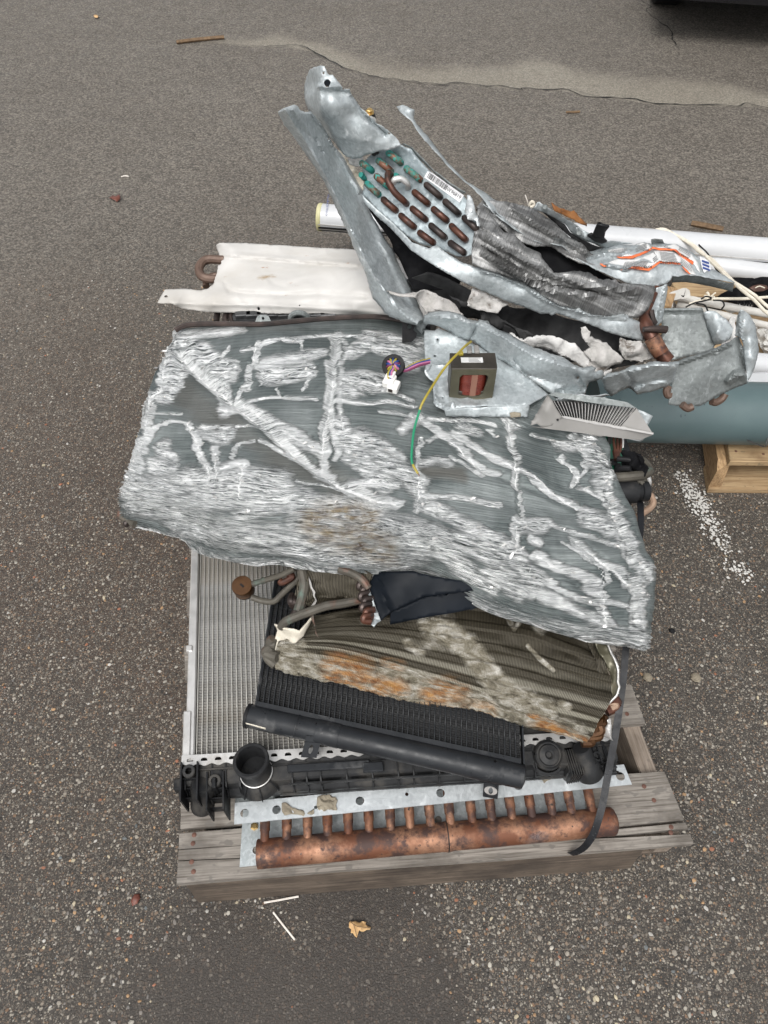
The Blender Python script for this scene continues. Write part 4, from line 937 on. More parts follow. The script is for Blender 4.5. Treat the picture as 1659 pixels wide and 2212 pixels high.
# ------------------------------------------------------------------ brown evaporator coil
def uvz_grid(rows, nv, nu):
    G = cr_grid(rows, nv, nu); return G, P(G[..., 0], G[..., 1], G[..., 2])
def st_grid(nv, nu):
    s, t = np.meshgrid(np.linspace(0, 1, nu), np.linspace(0, 1, nv)); return s, t
def mask_lines(pts, lines, k, core=.2):
    """max over strokes (points, half width, soft, strength)"""
    out = np.zeros(len(pts))
    for ln, w, st in lines:
        l = Q(k, ln); lo = np.min(l, 0) - 60; hi = np.max(l, 0) + 60
        m = np.all((pts > lo) & (pts < hi), 1)
        if not m.any(): continue
        d = segdist(pts[m], l); w_ = w * CR[k][2] * .5486
        out[m] = np.maximum(out[m], st * (1 - smooth((d - w_ * core) / (w_ * (1.3 - core)))))
    return out
def brown_coil():
    rows = [
        [(672, 1335, .415), (765, 1312, .42), (870, 1300, .425), (980, 1298, .425), (1090, 1305, .425), (1190, 1320, .42), (1278, 1372, .412)],
        [(655, 1355, .412), (755, 1343, .415), (865, 1345, .418), (978, 1358, .418), (1092, 1378, .418), (1200, 1402, .415), (1312, 1436, .408)],
        [(618, 1380, .402), (735, 1376, .402), (852, 1390, .405), (966, 1415, .40), (1086, 1440, .40), (1200, 1468, .40), (1322, 1500, .395)],
        [(598, 1392, .392), (722, 1402, .388), (842, 1434, .385), (957, 1464, .38), (1076, 1500, .378), (1185, 1525, .38), (1295, 1556, .376)],
        [(596, 1412, .375), (716, 1434, .368), (836, 1464, .362), (950, 1494, .355), (1070, 1520, .35), (1174, 1552, .352), (1280, 1588, .348)],
        [(600, 1437, .35), (710, 1462, .345), (830, 1496, .338), (945, 1520, .33), (1062, 1538, .326), (1164, 1573, .325), (1264, 1612, .322)],
        [(612, 1430, .335), (715, 1452, .33), (830, 1480, .325), (945, 1505, .32), (1062, 1522, .316), (1164, 1555, .315), (1262, 1590, .312)]]
    nv, nu = 190, 420
    G, X = uvz_grid(rows, nv, nu); N = grid_normals(X); s, t = st_grid(nv, nu); pts = G[..., :2].reshape(-1, 2)
    st = np.c_[s.ravel(), t.ravel()]
    cr9 = mask_lines(pts, [([(400, 760), (520, 830), (640, 880)], 150, 1.), ([(380, 700), (500, 680), (600, 690)], 60, .8)], 9)
    cr7 = mask_lines(pts, [([(-100, 540), (60, 570), (200, 640), (420, 680)], 130, 1.), ([(130, 220), (220, 270), (330, 340), (400, 430), (470, 520), (560, 600), (760, 690)], 85, 1.), ([(150, 300), (200, 240)], 120, .55),
                           ([(420, 680), (560, 690), (740, 720), (820, 790), (950, 850)], 70, .7), ([(660, 340), (720, 410), (800, 470)], 16, .95), ([(540, 165), (580, 260), (620, 210)], 20, .6), ([(700, 190), (720, 250)], 55, .75), ([(840, 650), (880, 670)], 32, .8), ([(0, 320), (80, 370)], 40, .7), ([(850, 740), (950, 800)], 60, .6)], 7)
    crush = np.maximum(cr9, cr7); low = smooth((t.ravel() - .58) / .1) * (1 - smooth((s.ravel() - .62) / .2)) * .95; crush = np.maximum(crush, low)
    rust = np.maximum(mask_lines(pts, [([(860, 850), (1080, 900)], 120, 1.), ([(850, 950), (1120, 1010), (1400, 1070)], 90, 1.), ([(1280, 850), (1400, 880)], 60, .7)], 9), mask_lines(pts, [([(150, 610), (260, 580)], 90, 1.), ([(200, 680), (450, 690)], 50, .8), ([(690, 720), (830, 800), (960, 870)], 40, 1.)], 7))
    # tubes behind the fins make long steps across the face
    band = np.sin((t * 9.3 + .05 * fbm(st * np.array([6, 2]), 2, 3).reshape(t.shape)) * 2 * math.pi)
    step = smooth((band - .1) / .5)
    crg = crush.reshape(t.shape)
    d = (.0045 * step) * (1 - .15 * crg)
    d += crg * (.0045 * np.abs(fbm(st * np.array([34, 34]), 3, 5)).reshape(t.shape) - .002) + .0007 * crg * vn(st * np.array([210, 120]), 4).reshape(t.shape)
    d += .0016 * np.abs(np.sin(s * 2 * math.pi * 105 + 2.5 * fbm(st * np.array([8, 8]), 2, 8).reshape(t.shape))) * (1 - crg)
    d += .010 * fbm(st * np.array([4, 5]), 3, 12).reshape(t.shape)
    X = X + N * d[..., None]
    r = thing('brown_coil', 'dirty brown finned coil with rusty crushed front edge under the silver coil', 'coil', (.1, .68, .30))
    uv = np.stack([s * .7, t * .3], -1)
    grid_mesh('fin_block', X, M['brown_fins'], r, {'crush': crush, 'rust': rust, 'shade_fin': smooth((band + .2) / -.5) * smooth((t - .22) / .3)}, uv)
    # slab below the fins so that the block has depth
    b = MB(); bot = cr_grid(rows, 4, 6); Bt = P(bot[..., 0], bot[..., 1], bot[..., 2]); 
    c = [Bt[0, 0], Bt[0, -1], Bt[-1, -1], Bt[-1, 0]]; lo = [p - np.array([0, 0, .10]) for p in c]; lo[2] = c[2] - (0, 0, .012); lo[3] = c[3] - (0, 0, .012)
    up = [p - np.array([0, 0, .012]) for p in c]
    b.hexa([lo[3], lo[2], lo[1], lo[0], up[3], up[2], up[1], up[0]]); b.build('block_back', M['core_dark'], r, False)
    # end plates
    patch('end_plate', M['olive'], r, [(1015, 285, .42), (1050, 300, .415), (1105, 345, .41), (1140, 430, .402), (1158, 510, .395), (1150, 545, .39), (1166, 562, .385), (1145, 605, .375), (1090, 660, .36), (1040, 720, .35), (1010, 790, .335), (960, 870, .318), (950, 850, .32), (1010, 730, .352), (1060, 690, .36), (1110, 610, .378), (1112, 500, .39), (1085, 430, .40), (1050, 380, .408)], [], 7, 4, .002, 60, .003)
    patch('end_rim', M['alu'], r, [(1098, 312, .425), (1130, 380, .42), (1163, 470, .41), (1160, 530, .402), (1168, 560, .396), (1150, 610, .385), (1092, 668, .37), (1045, 730, .355), (990, 800, .338), (986, 795, .338), (1038, 724, .357), (1086, 662, .372), (1143, 603, .387), (1160, 562, .398), (1151, 532, .404), (1155, 475, .412), (1122, 385, .422), (1092, 316, .427)], [], 7, 3, .001, 60, .003)
    patch('edge_strip', M['cloth_white'] if 0 else M['brown_fins'], r, [(968, 278, .424), (1010, 285, .424), (1050, 385, .412), (1080, 430, .405), (1108, 500, .396), (1108, 600, .382), (1050, 690, .365), (1000, 750, .35), (965, 740, .353), (1030, 650, .372), (1062, 590, .388), (1050, 500, .40), (1030, 410, .412)], [], 7, 5, .002, 50, .002)
    patch('end_flange', M['cream'], r, [(690, 566, .43), (735, 592, .44), (800, 590, .44), (835, 600, .44), (880, 555, .44), (920, 520, .445), (905, 560, .43), (850, 640, .415), (815, 680, .408), (760, 672, .40), (700, 680, .395), (690, 735, .375), (670, 700, .385), (680, 640, .405)], [(770, 630, .42)], 6, 4, .003, 40, .003)
    # copper return bends at both ends
    def bend(k, a, m, c_, rad, mt):
        b = MB(); b.tube(path([a, m, c_], 16, k), rad, 10); b.build('return_bend', mt, r)
    bend(7, (1085, 690, .34), (1150, 650, .345), (1095, 610, .36), .012, M['copper_dark']); bend(7, (1100, 640, .352), (1140, 655, .352), (1110, 680, .345), .007, M['pipe_tan'])
    for i, (a, m_, c_) in enumerate((((1010, 800, .33), (1075, 745, .335), (1060, 735, .34)), ((1000, 815, .325), (1052, 800, .33), (1050, 770, .335)), ((985, 835, .32), (1045, 825, .322), (1035, 800, .326)), ((955, 860, .315), (1002, 858, .315), (1000, 840, .32)))):
        bend(7, a, m_, c_, .0105, M['brass'])
    patch('torn_plate', M['alu'], r, [(1088, 730, .35), (1110, 728, .35), (1117, 770, .34), (1112, 830, .325), (1118, 838, .32), (1060, 832, .322), (1080, 800, .33), (1095, 770, .338)], [(1100, 800, .34)], 7, 4, .004, 60, .001)
    bend(6, (700, 770, .375), (628, 740, .37), (668, 700, .385), .0105, M['pipe_grey']); bend(6, (690, 820, .355), (640, 770, .36), (650, 715, .37), .0105, M['pipe_grey']); bend(6, (690, 690, .39), (650, 680, .39), (672, 655, .4), .0095, M['pipe_grey'])
    def pipe(k, pts, rad, mt, nm='copper_pipe'):
        b = MB(); b.tube(path(pts, 36, k), rad, 10); b.build(nm, mt, r)
    pipe(9, [(430, 555, .43), (470, 510, .45), (560, 470, .46), (680, 425, .465), (800, 385, .465), (930, 365, .462), (1050, 340, .46), (1100, 330, .455)], .0088, M['pipe_grey'])
    pipe(9, [(150, 235, .40), (200, 205, .405), (330, 165, .42), (440, 130, .44), (540, 80, .46)], .0062, M['pipe_grey'])
    pipe(9, [(190, 315, .385), (280, 345, .385), (370, 348, .39), (430, 295, .40), (540, 190, .425), (640, 100, .45), (740, 40, .47)], .0066, M['pipe_grey'])
    pipe(9, [(570, 430, .43), (600, 330, .44), (620, 220, .45), (600, 100, .46)], .011, M['pipe_grey']); pipe(9, [(520, 490, .41), (560, 420, .42), (590, 360, .42)], .009, M['copper_black'])
    pipe(9, [(480, 120, .44), (520, 150, .44), (440, 195, .43), (420, 180, .43)], .007, M['copper_dark'])
    for k_, (cx, cy) in enumerate(((530, 340), (560, 350), (600, 345), (640, 350))): pipe(9, [(cx - 10, cy - 40, .42), (cx - 22, cy, .43), (cx - 5, cy + 40, .42), (cx + 18, cy + 45, .415)], .0075, M['copper_black'], 'return_bend')
    # brass distributor with a groove
    c = P(*q(9, 134, 262), .372); ax = np.array([.0, -.25, 1.])
    b = MB(); b.lathe(c, ax, [(.0205, 0), (.0215, .003), (.0215, .014), (.0198, .015), (.0198, .017), (.0215, .018), (.0215, .036), (.0205, .038)], 28); dd = b.build('distributor', M['brass'], r, True)
    g = frame(c + ax / np.linalg.norm(ax) * .0365, (1, -.9, 0), (.9, 1, .25)); b = MB(); b.box(g, -.0195, .006, -.0022, .0022, -.001, .0022); b.build('slot', M['hole'], dd, False)
    patch('bent_strip', M['foam_grey'], r, [(630, 150, .47), (660, 180, .475), (705, 270, .475), (712, 345, .46), (690, 390, .45), (700, 330, .46), (680, 250, .465), (640, 190, .465)], [], 9, 4, .004, 60, .002)
    patch('torn_strip', M['pipe_grey'], r, [(676, 440, .45), (700, 430, .455), (706, 560, .435), (740, 645, .43), (715, 605, .432), (690, 520, .44)], [], 9, 4, .003, 60, .001)
    return r
brown_coil()

# small dark coil glimpsed behind the pipes
def dark_coil():
    r = thing('soot_black_coil', 'soot black coil block deep under the silver coil beside the black sheet', 'coil', tuple(P(900, 1280, .43)))
    patch('fin_face', M['brown_fins'], r, [(600, 60, .47), (760, 20, .50), (1040, 60, .50), (1180, 130, .50), (1130, 260, .48), (1060, 330, .465), (860, 380, .45), (690, 420, .44), (560, 300, .43)], [(900, 230, .475)], 9, 5, .006, 40, .002)
    for i in range(7):
        y_ = 215 + i * 45; x_ = 1095 + (i % 2) * 25 + i * 6
        b = MB(); b.tube(path([(x_ + 40, y_ - 25, .485), (x_ - 20, y_ - 15, .49), (x_ - 25, y_ + 20, .485), (x_ + 30, y_ + 28, .48)], 14, 9), .0065, 8); b.build('return_bend', M['copper_dark'] if i > 4 else M['copper_black'], r)
    b = MB(); b.tube(path([(900, 85, .5), (1010, 120, .5), (1090, 170, .5), (1140, 240, .49)], 18, 9), .008, 9); b.build('copper_pipe', M['pipe_grey'], r)
    patch('end_plate', M['galv'], r, [(1150, 250, .492), (1180, 330, .488), (1225, 430, .48), (1250, 500, .475), (1215, 520, .474), (1190, 560, .468), (1165, 535, .47), (1180, 500, .474), (1150, 430, .48), (1140, 330, .486)], [], 9, 4, .003, 60, .0015)
dark_coil()
def black_sheet():
    r = thing('black_plastic_sheet', 'dark blue black folded sheet jutting out under the silver coil', 'sheet', tuple(P(960, 1290, .455)))
    patch('upper_sheet', M['navy'], r, [(1165, 120, .49), (1300, 105, .51), (1500, 100, .52), (1659, 140, .52), (1900, 180, .52), (2000, 260, .51), (1659, 300, .50), (1590, 310, .492), (1320, 440, .482), (1310, 450, .481), (1245, 505, .478), (1215, 430, .482), (1180, 330, .487), (1150, 220, .49)], [(1400, 250, .502)], 9, 7, .001, 12, .003, crease=[([(1200, 150), (1250, 280), (1310, 440)], 7, .006)])
    patch('lower_sheet', M['navy'], r, [(1322, 440, .478), (1590, 312, .488), (1700, 290, .49), (2000, 250, .50), (2250, 330, .49), (2100, 390, .475), (1820, 445, .47), (1659, 470, .467), (1548, 490, .463), (1318, 537, .458)], [(1600, 400, .476)], 9, 7, .001, 12, .003)
black_sheet()

# ------------------------------------------------------------------ large crushed silver coil
def silver_coil():
    rows = [
        [(384, 726, .535), (500, 712, .54), (620, 706, .54), (740, 700, .545), (860, 702, .55), (975, 738, .55), (1080, 800, .55), (1180, 850, .55), (1292, 915, .545)],
        [(388, 716, .565), (505, 700, .57), (620, 695, .572), (740, 689, .575), (862, 692, .578), (978, 728, .578), (1082, 790, .575), (1182, 842, .572), (1290, 908, .565)],
        [(345, 800, .57), (480, 790, .578), (610, 785, .582), (740, 780, .585), (860, 785, .585), (970, 815, .58), (1080, 865, .578), (1190, 910, .575), (1302, 952, .565)],
        [(322, 880, .565), (440, 890, .575), (570, 890, .578), (710, 890, .58), (840, 895, .578), (960, 915, .575), (1080, 950, .573), (1200, 985, .57), (1314, 1005, .56)],
        [(300, 965, .555), (410, 985, .565), (540, 990, .568), (690, 990, .57), (830, 1000, .565), (955, 1015, .565), (1085, 1040, .563), (1215, 1065, .56), (1337, 1075, .55)],
        [(281, 1040, .54), (385, 1062, .555), (520, 1075, .558), (680, 1078, .568), (815, 1085, .565), (945, 1110, .545), (1090, 1130, .55), (1230, 1145, .548), (1364, 1148, .54)],
        [(273, 1085, .515), (380, 1105, .53), (508, 1130, .535), (670, 1140, .565), (810, 1150, .562), (935, 1172, .535), (1092, 1210, .535), (1240, 1225, .535), (1386, 1218, .525)],
        [(280, 1112, .49), (385, 1138, .505), (500, 1172, .51), (660, 1190, .53), (802, 1204, .53), (925, 1212, .515), (1075, 1268, .515), (1238, 1300, .515), (1392, 1300, .50)],
        [(296, 1136, .465), (398, 1160, .475), (497, 1208, .48), (655, 1219, .49), (795, 1240, .492), (915, 1242, .485), (1052, 1308, .485), (1228, 1356, .48), (1388, 1390, .465)],
        [(312, 1128, .45), (405, 1148, .455), (505, 1185, .455), (655, 1195, .46), (790, 1215, .462), (915, 1220, .46), (1052, 1282, .458), (1225, 1325, .455), (1378, 1362, .448)]]
    # closing columns so that the left and right ends turn down
    full = []
    for rw in rows:
        l, r_ = rw[0], rw[-1]
        full.append([(l[0] + 14, l[1] + 3, l[2] - .055)] + [(l[0] + 1, l[1], l[2] - .018)] + rw + [(r_[0] + 2, r_[1] + 3, r_[2] - .018)] + [(r_[0] - 8, r_[1] + 4, r_[2] - .055)])
    nv, nu = 430, 640
    G, X = uvz_grid(full, nv, nu); N = grid_normals(X); s, t = st_grid(nv, nu); st = np.c_[s.ravel(), t.ravel()]; pts = G[..., :2].reshape(-1, 2)
    wob = np.c_[fbm(st * np.array([18, 16]), 3, 21), fbm(st * np.array([18, 16]), 3, 22)] * 7
    pw = pts + wob
    pw[:, 0] += 8 * vn(np.c_[st[:, 0] * 9, st[:, 1] * 190], 77) + 5 * vn(np.c_[st[:, 0] * 5, st[:, 1] * 60], 78)
    SA = [
        ([(390, 240), (500, 350), (620, 440), (740, 560), (900, 690), (1040, 800), (1200, 900), (1480, 1000)], 26, 1.),
        ([(700, 480), (860, 620), (1080, 720)], 34, .95), ([(1190, 150), (1170, 300), (1150, 520), (1110, 650), (1100, 800)], 26, 1.), ([(1230, 170), (1200, 560), (1240, 740)], 20, .6),
        ([(690, 490), (860, 465), (1090, 480)], 12, .9), ([(1170, 480), (1400, 500), (1560, 510)], 14, .9), ([(790, 190), (930, 170), (1170, 150), (1320, 150)], 10, 1.), ([(900, 185), (1000, 180)], 14, .9),
        ([(690, 215), (770, 200)], 9, .9), ([(772, 190), (750, 320), (735, 410)], 17, 1.), ([(715, 400), (680, 480)], 14, 1.), ([(640, 470), (660, 510), (620, 530)], 38, 1.),
        ([(800, 300), (950, 265), (1110, 245)], 34, .8), ([(830, 345), (1050, 330)], 44, 1.), ([(810, 300), (800, 390)], 8, 1.), ([(1085, 310), (1050, 370), (1015, 430)], 9, 1.), ([(990, 190), (1020, 290)], 8, .9), ([(880, 410), (910, 460)], 8, .8),
        ([(410, 190), (480, 230), (600, 300), (650, 330)], 52, 1.), ([(360, 140), (520, 150), (700, 135)], 22, .8), ([(480, 230), (560, 330), (620, 430)], 42, .9), ([(640, 205), (600, 250)], 8, .9), ([(600, 265), (670, 270)], 8, .9),
        ([(320, 240), (370, 310), (340, 400), (310, 460)], 44, 1.), ([(390, 250), (380, 400)], 8, 1.), ([(340, 180), (310, 260), (290, 420), (240, 460)], 28, 1.), ([(235, 480), (225, 600), (190, 720), (150, 830)], 34, 1.), ([(230, 640), (330, 590), (410, 595)], 9, 1.), ([(240, 560), (370, 545)], 7, .8),
        ([(430, 600), (500, 740), (550, 900)], 22, 1.), ([(520, 650), (600, 680), (640, 640)], 44, .85), ([(510, 610), (600, 610)], 16, .8), ([(690, 620), (790, 635)], 8, .9), ([(680, 715), (770, 700)], 8, 1.), ([(670, 720), (660, 800)], 14, .9), ([(800, 700), (1040, 790), (1250, 950)], 14, .9), ([(1000, 880), (1190, 920)], 8, .9),
        ([(140, 900), (300, 900), (430, 880), (560, 930), (700, 930), (900, 890)], 75, .85), ([(300, 720), (340, 780), (250, 800)], 46, .9), ([(580, 730), (580, 900)], 20, .9), ([(720, 830), (690, 960)], 26, .9), ([(600, 850), (700, 830)], 26, .8), ([(180, 1000), (400, 1000), (700, 980), (1000, 960)], 70, .75),
        ([(700, 1050), (900, 1010), (1200, 1000), (1400, 1020)], 60, .8), ([(400, 1100), (700, 1160), (1100, 1230), (1500, 1290)], 90, .55), ([(1050, 1100), (1350, 1100), (1600, 1200)], 110, .75),
        ([(1260, 250), (1330, 200), (1420, 210)], 40, .8), ([(1230, 420), (1330, 400), (1420, 400)], 55, .85), ([(1330, 150), (1600, 190)], 50, .7), ([(1480, 260), (1560, 280)], 60, .8), ([(1200, 600), (1250, 760), (1420, 900)], 50, .9), ([(1280, 680), (1450, 800), (1580, 900)], 60, .7), ([(1240, 900), (1480, 910)], 20, .8), ([(1160, 560), (1170, 760)], 24, .8),
        ([(1380, 420), (1560, 480)], 14, .9), ([(1560, 560), (1659, 620)], 16, 1.)]
    SB = [
        ([(205, 470), (400, 620), (550, 765)], 21, 1.), ([(380, 560), (470, 620), (660, 720), (830, 800), (950, 890), (1080, 970)], 20, 1.), ([(700, 485), (705, 620), (730, 730), (740, 850)], 22, .95), ([(750, 860), (762, 940), (775, 1030)], 10, 1.), ([(735, 1035), (735, 1200)], 24, .9), ([(560, 770), (650, 790)], 18, .9),
        ([(200, 900), (420, 915), (650, 970)], 16, 1.), ([(200, 940), (400, 1040), (560, 1120), (740, 1230)], 40, 1.), ([(380, 690), (480, 760), (560, 800)], 13, 1.), ([(230, 600), (300, 560), (500, 560)], 14, .6), ([(970, 710), (1030, 770), (1070, 820)], 16, 1.), ([(960, 640), (1040, 640)], 42, .75), ([(1045, 850), (1120, 690), (1100, 600)], 14, .9), ([(1080, 860), (1160, 890), (1250, 940)], 15, 1.),
        ([(1120, 720), (1200, 860)], 40, .6), ([(760, 1035), (880, 1055), (1050, 1100), (1330, 1180)], 13, 1.), ([(770, 1080), (900, 1080)], 52, .85), ([(820, 1150), (860, 1170)], 26, .9), ([(1120, 1020), (1200, 1050), (1250, 1080)], 52, .95), ([(1060, 1150), (1130, 1210), (1230, 1290), (1340, 1390)], 34, 1.), ([(980, 1160), (1080, 1210), (1170, 1290)], 10, .9), ([(840, 1230), (1000, 1310), (1120, 1390), (1200, 1470), (1225, 1590)], 28, 1.), ([(1180, 1300), (1215, 1490)], 16, 1.), ([(1230, 1480), (1340, 1510)], 14, 1.), ([(870, 1360), (1000, 1440), (1180, 1490)], 20, .9),
        ([(195, 590), (200, 760), (195, 1000)], 16, .9), ([(290, 1120), (380, 1170), (500, 1180), (600, 1260)], 60, .75), ([(240, 1150), (330, 1200)], 50, 1.), ([(350, 1210), (450, 1300), (600, 1420)], 40, 1.), ([(640, 1170), (760, 1280), (860, 1400)], 60, .9), ([(800, 1300), (830, 1450)], 34, .9), ([(880, 1450), (1050, 1520), (1230, 1610)], 34, .9), ([(600, 1300), (760, 1440)], 60, .8),
        ([(1130, 600), (1190, 720), (1250, 900), (1300, 1050), (1350, 1180), (1390, 1320), (1400, 1500), (1370, 1690)], 42, 1.), ([(220, 720), (300, 700), (370, 730)], 36, .6), ([(100, 560), (200, 480)], 30, .7), ([(0, 460), (180, 480), (620, 500)], 14, .8), ([(0, 640), (110, 700)], 30, .7), ([(0, 760), (120, 800), (180, 880)], 50, .7),
        ([(440, 530), (530, 560)], 40, .45), ([(600, 540), (620, 560)], 16, .9), ([(820, 540), (1050, 640)], 10, .9), ([(700, 470), (730, 500)], 36, .8), ([(1060, 560), (1100, 700)], 24, .8)]
    STROKES = (SA, SB); A = mask_lines(pw, SA, 10); B = mask_lines(pw, SB, 5)
    tear = vn(st * np.array([40, 90]), 31) * .22 + fbm(st * np.array([9, 40]), 3, 35) * .22
    crush = np.clip(np.maximum(A, B) + tear * (np.maximum(A, B) > .05), 0, 1)
    def split(lst, lo, hi, fw): return [(l, w * fw, v) for l, w, v in lst if lo <= w < hi]
    LA, LB = STROKES
    thin = pts + wob * .3; thin[:, 0] += 2.2 * vn(np.c_[st[:, 0] * 9, st[:, 1] * 190], 77)
    line = np.maximum(mask_lines(thin, split(LA, 0, 40, .2), 10), mask_lines(thin, split(LB, 0, 40, .2), 5)) * np.clip(.62 + .75 * fbm(st * np.array([24, 20]), 2, 61), 0, 1)
    far_ = pts + wob * .9; far_[:, 0] += 4 * vn(np.c_[st[:, 0] * 6, st[:, 1] * 210], 79) + 8 * vn(np.c_[st[:, 0] * 5, st[:, 1] * 60], 78)
    smear = np.maximum(mask_lines(far_, split(LA, 0, 200, 1.3), 10, 0.), mask_lines(far_, split(LB, 0, 200, 1.3), 5, 0.))
    crump = np.maximum(mask_lines(pw, split(LA, 40, 200, 1.), 10, .1), mask_lines(pw, split(LB, 40, 200, 1.), 5, .1))
    crump = np.maximum(crump, .10 * np.maximum(A, B))
    lip = smooth((t.ravel() - .80) / .08) * .55; lip = lip * (.6 + .6 * np.abs(fbm(st * np.array([5, 60]), 2, 3))); crush = np.maximum(crush, lip); crump = np.maximum(crump, lip)
    ends = np.maximum(1 - smooth((s.ravel() - .035) / .05), smooth((s.ravel() - .95) / .03)) * .85; crush = np.maximum(crush, ends); crump = np.maximum(crump, ends)
    rust = mask_lines(pw, [([(1100, 1080), (1200, 1050), (1330, 1060)], 100, 1.), ([(1130, 1140), (1300, 1180), (1420, 1240)], 90, .9), ([(1355, 1020), (1330, 1100), (1310, 1220)], 16, 1.4), ([(1150, 1040), (1300, 1000)], 60, .6)], 10)
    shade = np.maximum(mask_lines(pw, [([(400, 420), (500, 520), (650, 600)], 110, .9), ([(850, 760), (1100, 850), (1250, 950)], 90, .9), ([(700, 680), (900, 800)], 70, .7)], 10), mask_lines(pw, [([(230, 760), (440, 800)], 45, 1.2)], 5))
    sh = t.shape; c = crush.reshape(sh); fine = st * np.array([1., 1.])
    # furrows where the fins are pressed flat, raised torn fins beside them
    n1 = vn(np.c_[st[:, 0] * 36 + 5 * fbm(st * 6, 2, 2), st[:, 1] * 190], 40).reshape(sh); n2 = vn(np.c_[st[:, 0] * 70, st[:, 1] * 215], 41).reshape(sh); n3 = np.abs(fbm(np.c_[st[:, 0] * 22, st[:, 1] * 36], 3, 42)).reshape(sh)
    waves = np.sin(2 * math.pi * (t * 62 + 1.3 * fbm(st * np.array([11, 7]), 3, 33).reshape(sh)))
    lower = smooth((t - .56) / .12) * (1 - smooth((s - .62) / .2)) + .5 * smooth((t - .72) / .1)
    cq = crump.reshape(sh); d = -.004 * c - .003 * line.reshape(sh) + cq * (.010 * n3 + .0036 * n1 + .0024 * n2) + .0055 * waves * np.clip(lower, 0, 1) * (.4 + c)
    def fold(k, ln, w, h): return (h * np.exp(-(segdist(pts, Q(k, ln)) / w) ** 2)).reshape(sh)
    d += fold(10, [(390, 250), (620, 450), (900, 690), (1200, 900), (1400, 1000)], 13, -.014) + fold(10, [(300, 560), (480, 700), (760, 860)], 42, .016) + fold(10, [(640, 1130), (1000, 1110), (1480, 1210)], 26, .016) + fold(10, [(600, 1010), (1000, 1000), (1350, 1020)], 12, -.012)
    d += fold(10, [(1180, 160), (1150, 520), (1100, 760)], 7, -.006) + fold(5, [(215, 480), (560, 770), (1080, 970)], 7, -.005) + fold(5, [(705, 490), (760, 1000), (735, 1200)], 6, -.005) + fold(5, [(210, 960), (460, 1080), (740, 1230), (1000, 1320), (1220, 1560)], 11, -.009) + fold(5, [(1060, 1150), (1230, 1290), (1340, 1400)], 9, -.006) + fold(5, [(200, 1130), (420, 1230), (700, 1400), (900, 1480)], 18, .014) + fold(5, [(1240, 900), (1340, 1180), (1370, 1600)], 7, -.007)
    d += .012 * fbm(st * np.array([5, 4]), 3, 11).reshape(sh) + .006 * fbm(st * np.array([14, 12]), 2, 13).reshape(sh)
    d += .0005 * vn(np.c_[st[:, 0] * 20, st[:, 1] * 300], 50).reshape(sh)
    X = X + N * d[..., None]
    X[..., 2] += .003 * c * n1
    r = thing('silver_coil', 'large crushed silver finned coil draped across the top of the pallet load', 'coil', (-.02, 1.0, .46))
    grid_mesh('crushed_fins', X, M['crushed'], r, {'smear': smear, 'line': line, 'crumple': crump, 'rust': rust, 'shade_fin': shade}, np.stack([s * 1.05, t * .75], -1))
    b = MB(); und = cr_grid(full[:7], 8, 12); U = P(und[..., 0], und[..., 1], und[..., 2]) - np.array([0, 0, .06]); U[..., 2] = np.minimum(U[..., 2], .505)
    U[-1] += np.array([0, .04, .0]); U[:, 0, 0] += .03; U[:, -1, 0] -= .03; idx = np.arange(96).reshape(8, 12)
    b.add(U.reshape(-1, 3), [(idx[i, j], idx[i, j + 1], idx[i + 1, j + 1], idx[i + 1, j]) for i in range(7) for j in range(11)]); b.build('underside', M['core_dark'], r, False)
    # black edge frame along the back, lug, bent tube ends
    e = [(268, 125, .575), (300, 105, .58), (400, 92, .582), (600, 90, .585), (820, 92, .588), (930, 85, .59), (1120, 70, .592), (1300, 55, .595), (1480, 78, .592), (1600, 95, .59)]
    e = [(370, 128, .575), (410, 108, .58), (470, 98, .582), (640, 96, .585), (800, 98, .587), (960, 84, .59), (1150, 68, .592), (1370, 60, .595), (1540, 82, .592)]
    b = MB(); b.tube(path(e, 60, 10), .0065, 8); b.build('edge_frame', M['copper_black'], r)
    c = P(*q(3, 742, 572), .592); b = MB(); g = frame(c, (1, 0, 0), (0, .6, .8)); b.plate(g, [(-.022, -.008), (.022, -.008), (.014, .010), (.008, .014), (-.008, .014), (-.014, .010)], [circ(0, .006, .0035, 8)], .002); b.build('lug', M['galv_dull'], r, False)
    b = MB(); b.tube(path([(175, 1105, .475), (150, 1085, .47), (105, 1060, .47), (110, 1040, .475), (150, 1040, .48)], 20, 10), .010, 9); b.build('tube_end', M['pipe_grey'], r)
    b = MB(); b.tube(path([(140, 1075, .47), (122, 1098, .468), (130, 1110, .462)], 10, 10), .006, 8); b.build('tube_end', M['copper_black'], r)
    # loose foil shreds
    for i in range(170):
        f = rnd.random()
        while True:
            iy, ix = rnd.randrange(20, nv - 60), rnd.randrange(20, nu - 20)
            if c.any and crush[iy * nu + ix] > .8: break
        p = X[iy, ix]; n_ = N[iy, ix]; tx = X[iy, ix + 1] - X[iy, ix - 1]; tx /= np.linalg.norm(tx); ty = np.cross(n_, tx); a = rnd.gauss(0, .5); dv = tx * math.cos(a) + ty * math.sin(a)
        L = rnd.uniform(.004, .014); w = rnd.uniform(.001, .0028)
        if i == 0: sh_b = MB()
        k0 = p + n_ * .001; side = np.cross(n_, dv)
        sh_b.add([k0 - side * w, k0 + side * w, k0 + dv * L * .5 + n_ * rnd.uniform(.002, .005) + side * w, k0 + dv * L * .5 + n_ * rnd.uniform(.002, .005) - side * w, k0 + dv * L + n_ * rnd.uniform(.0, .006)], [(0, 1, 2, 3), (3, 2, 4)])
    o = sh_b.build('torn_fins', M['alu'], r, False); o['kind'] = 'stuff'
silver_coil()

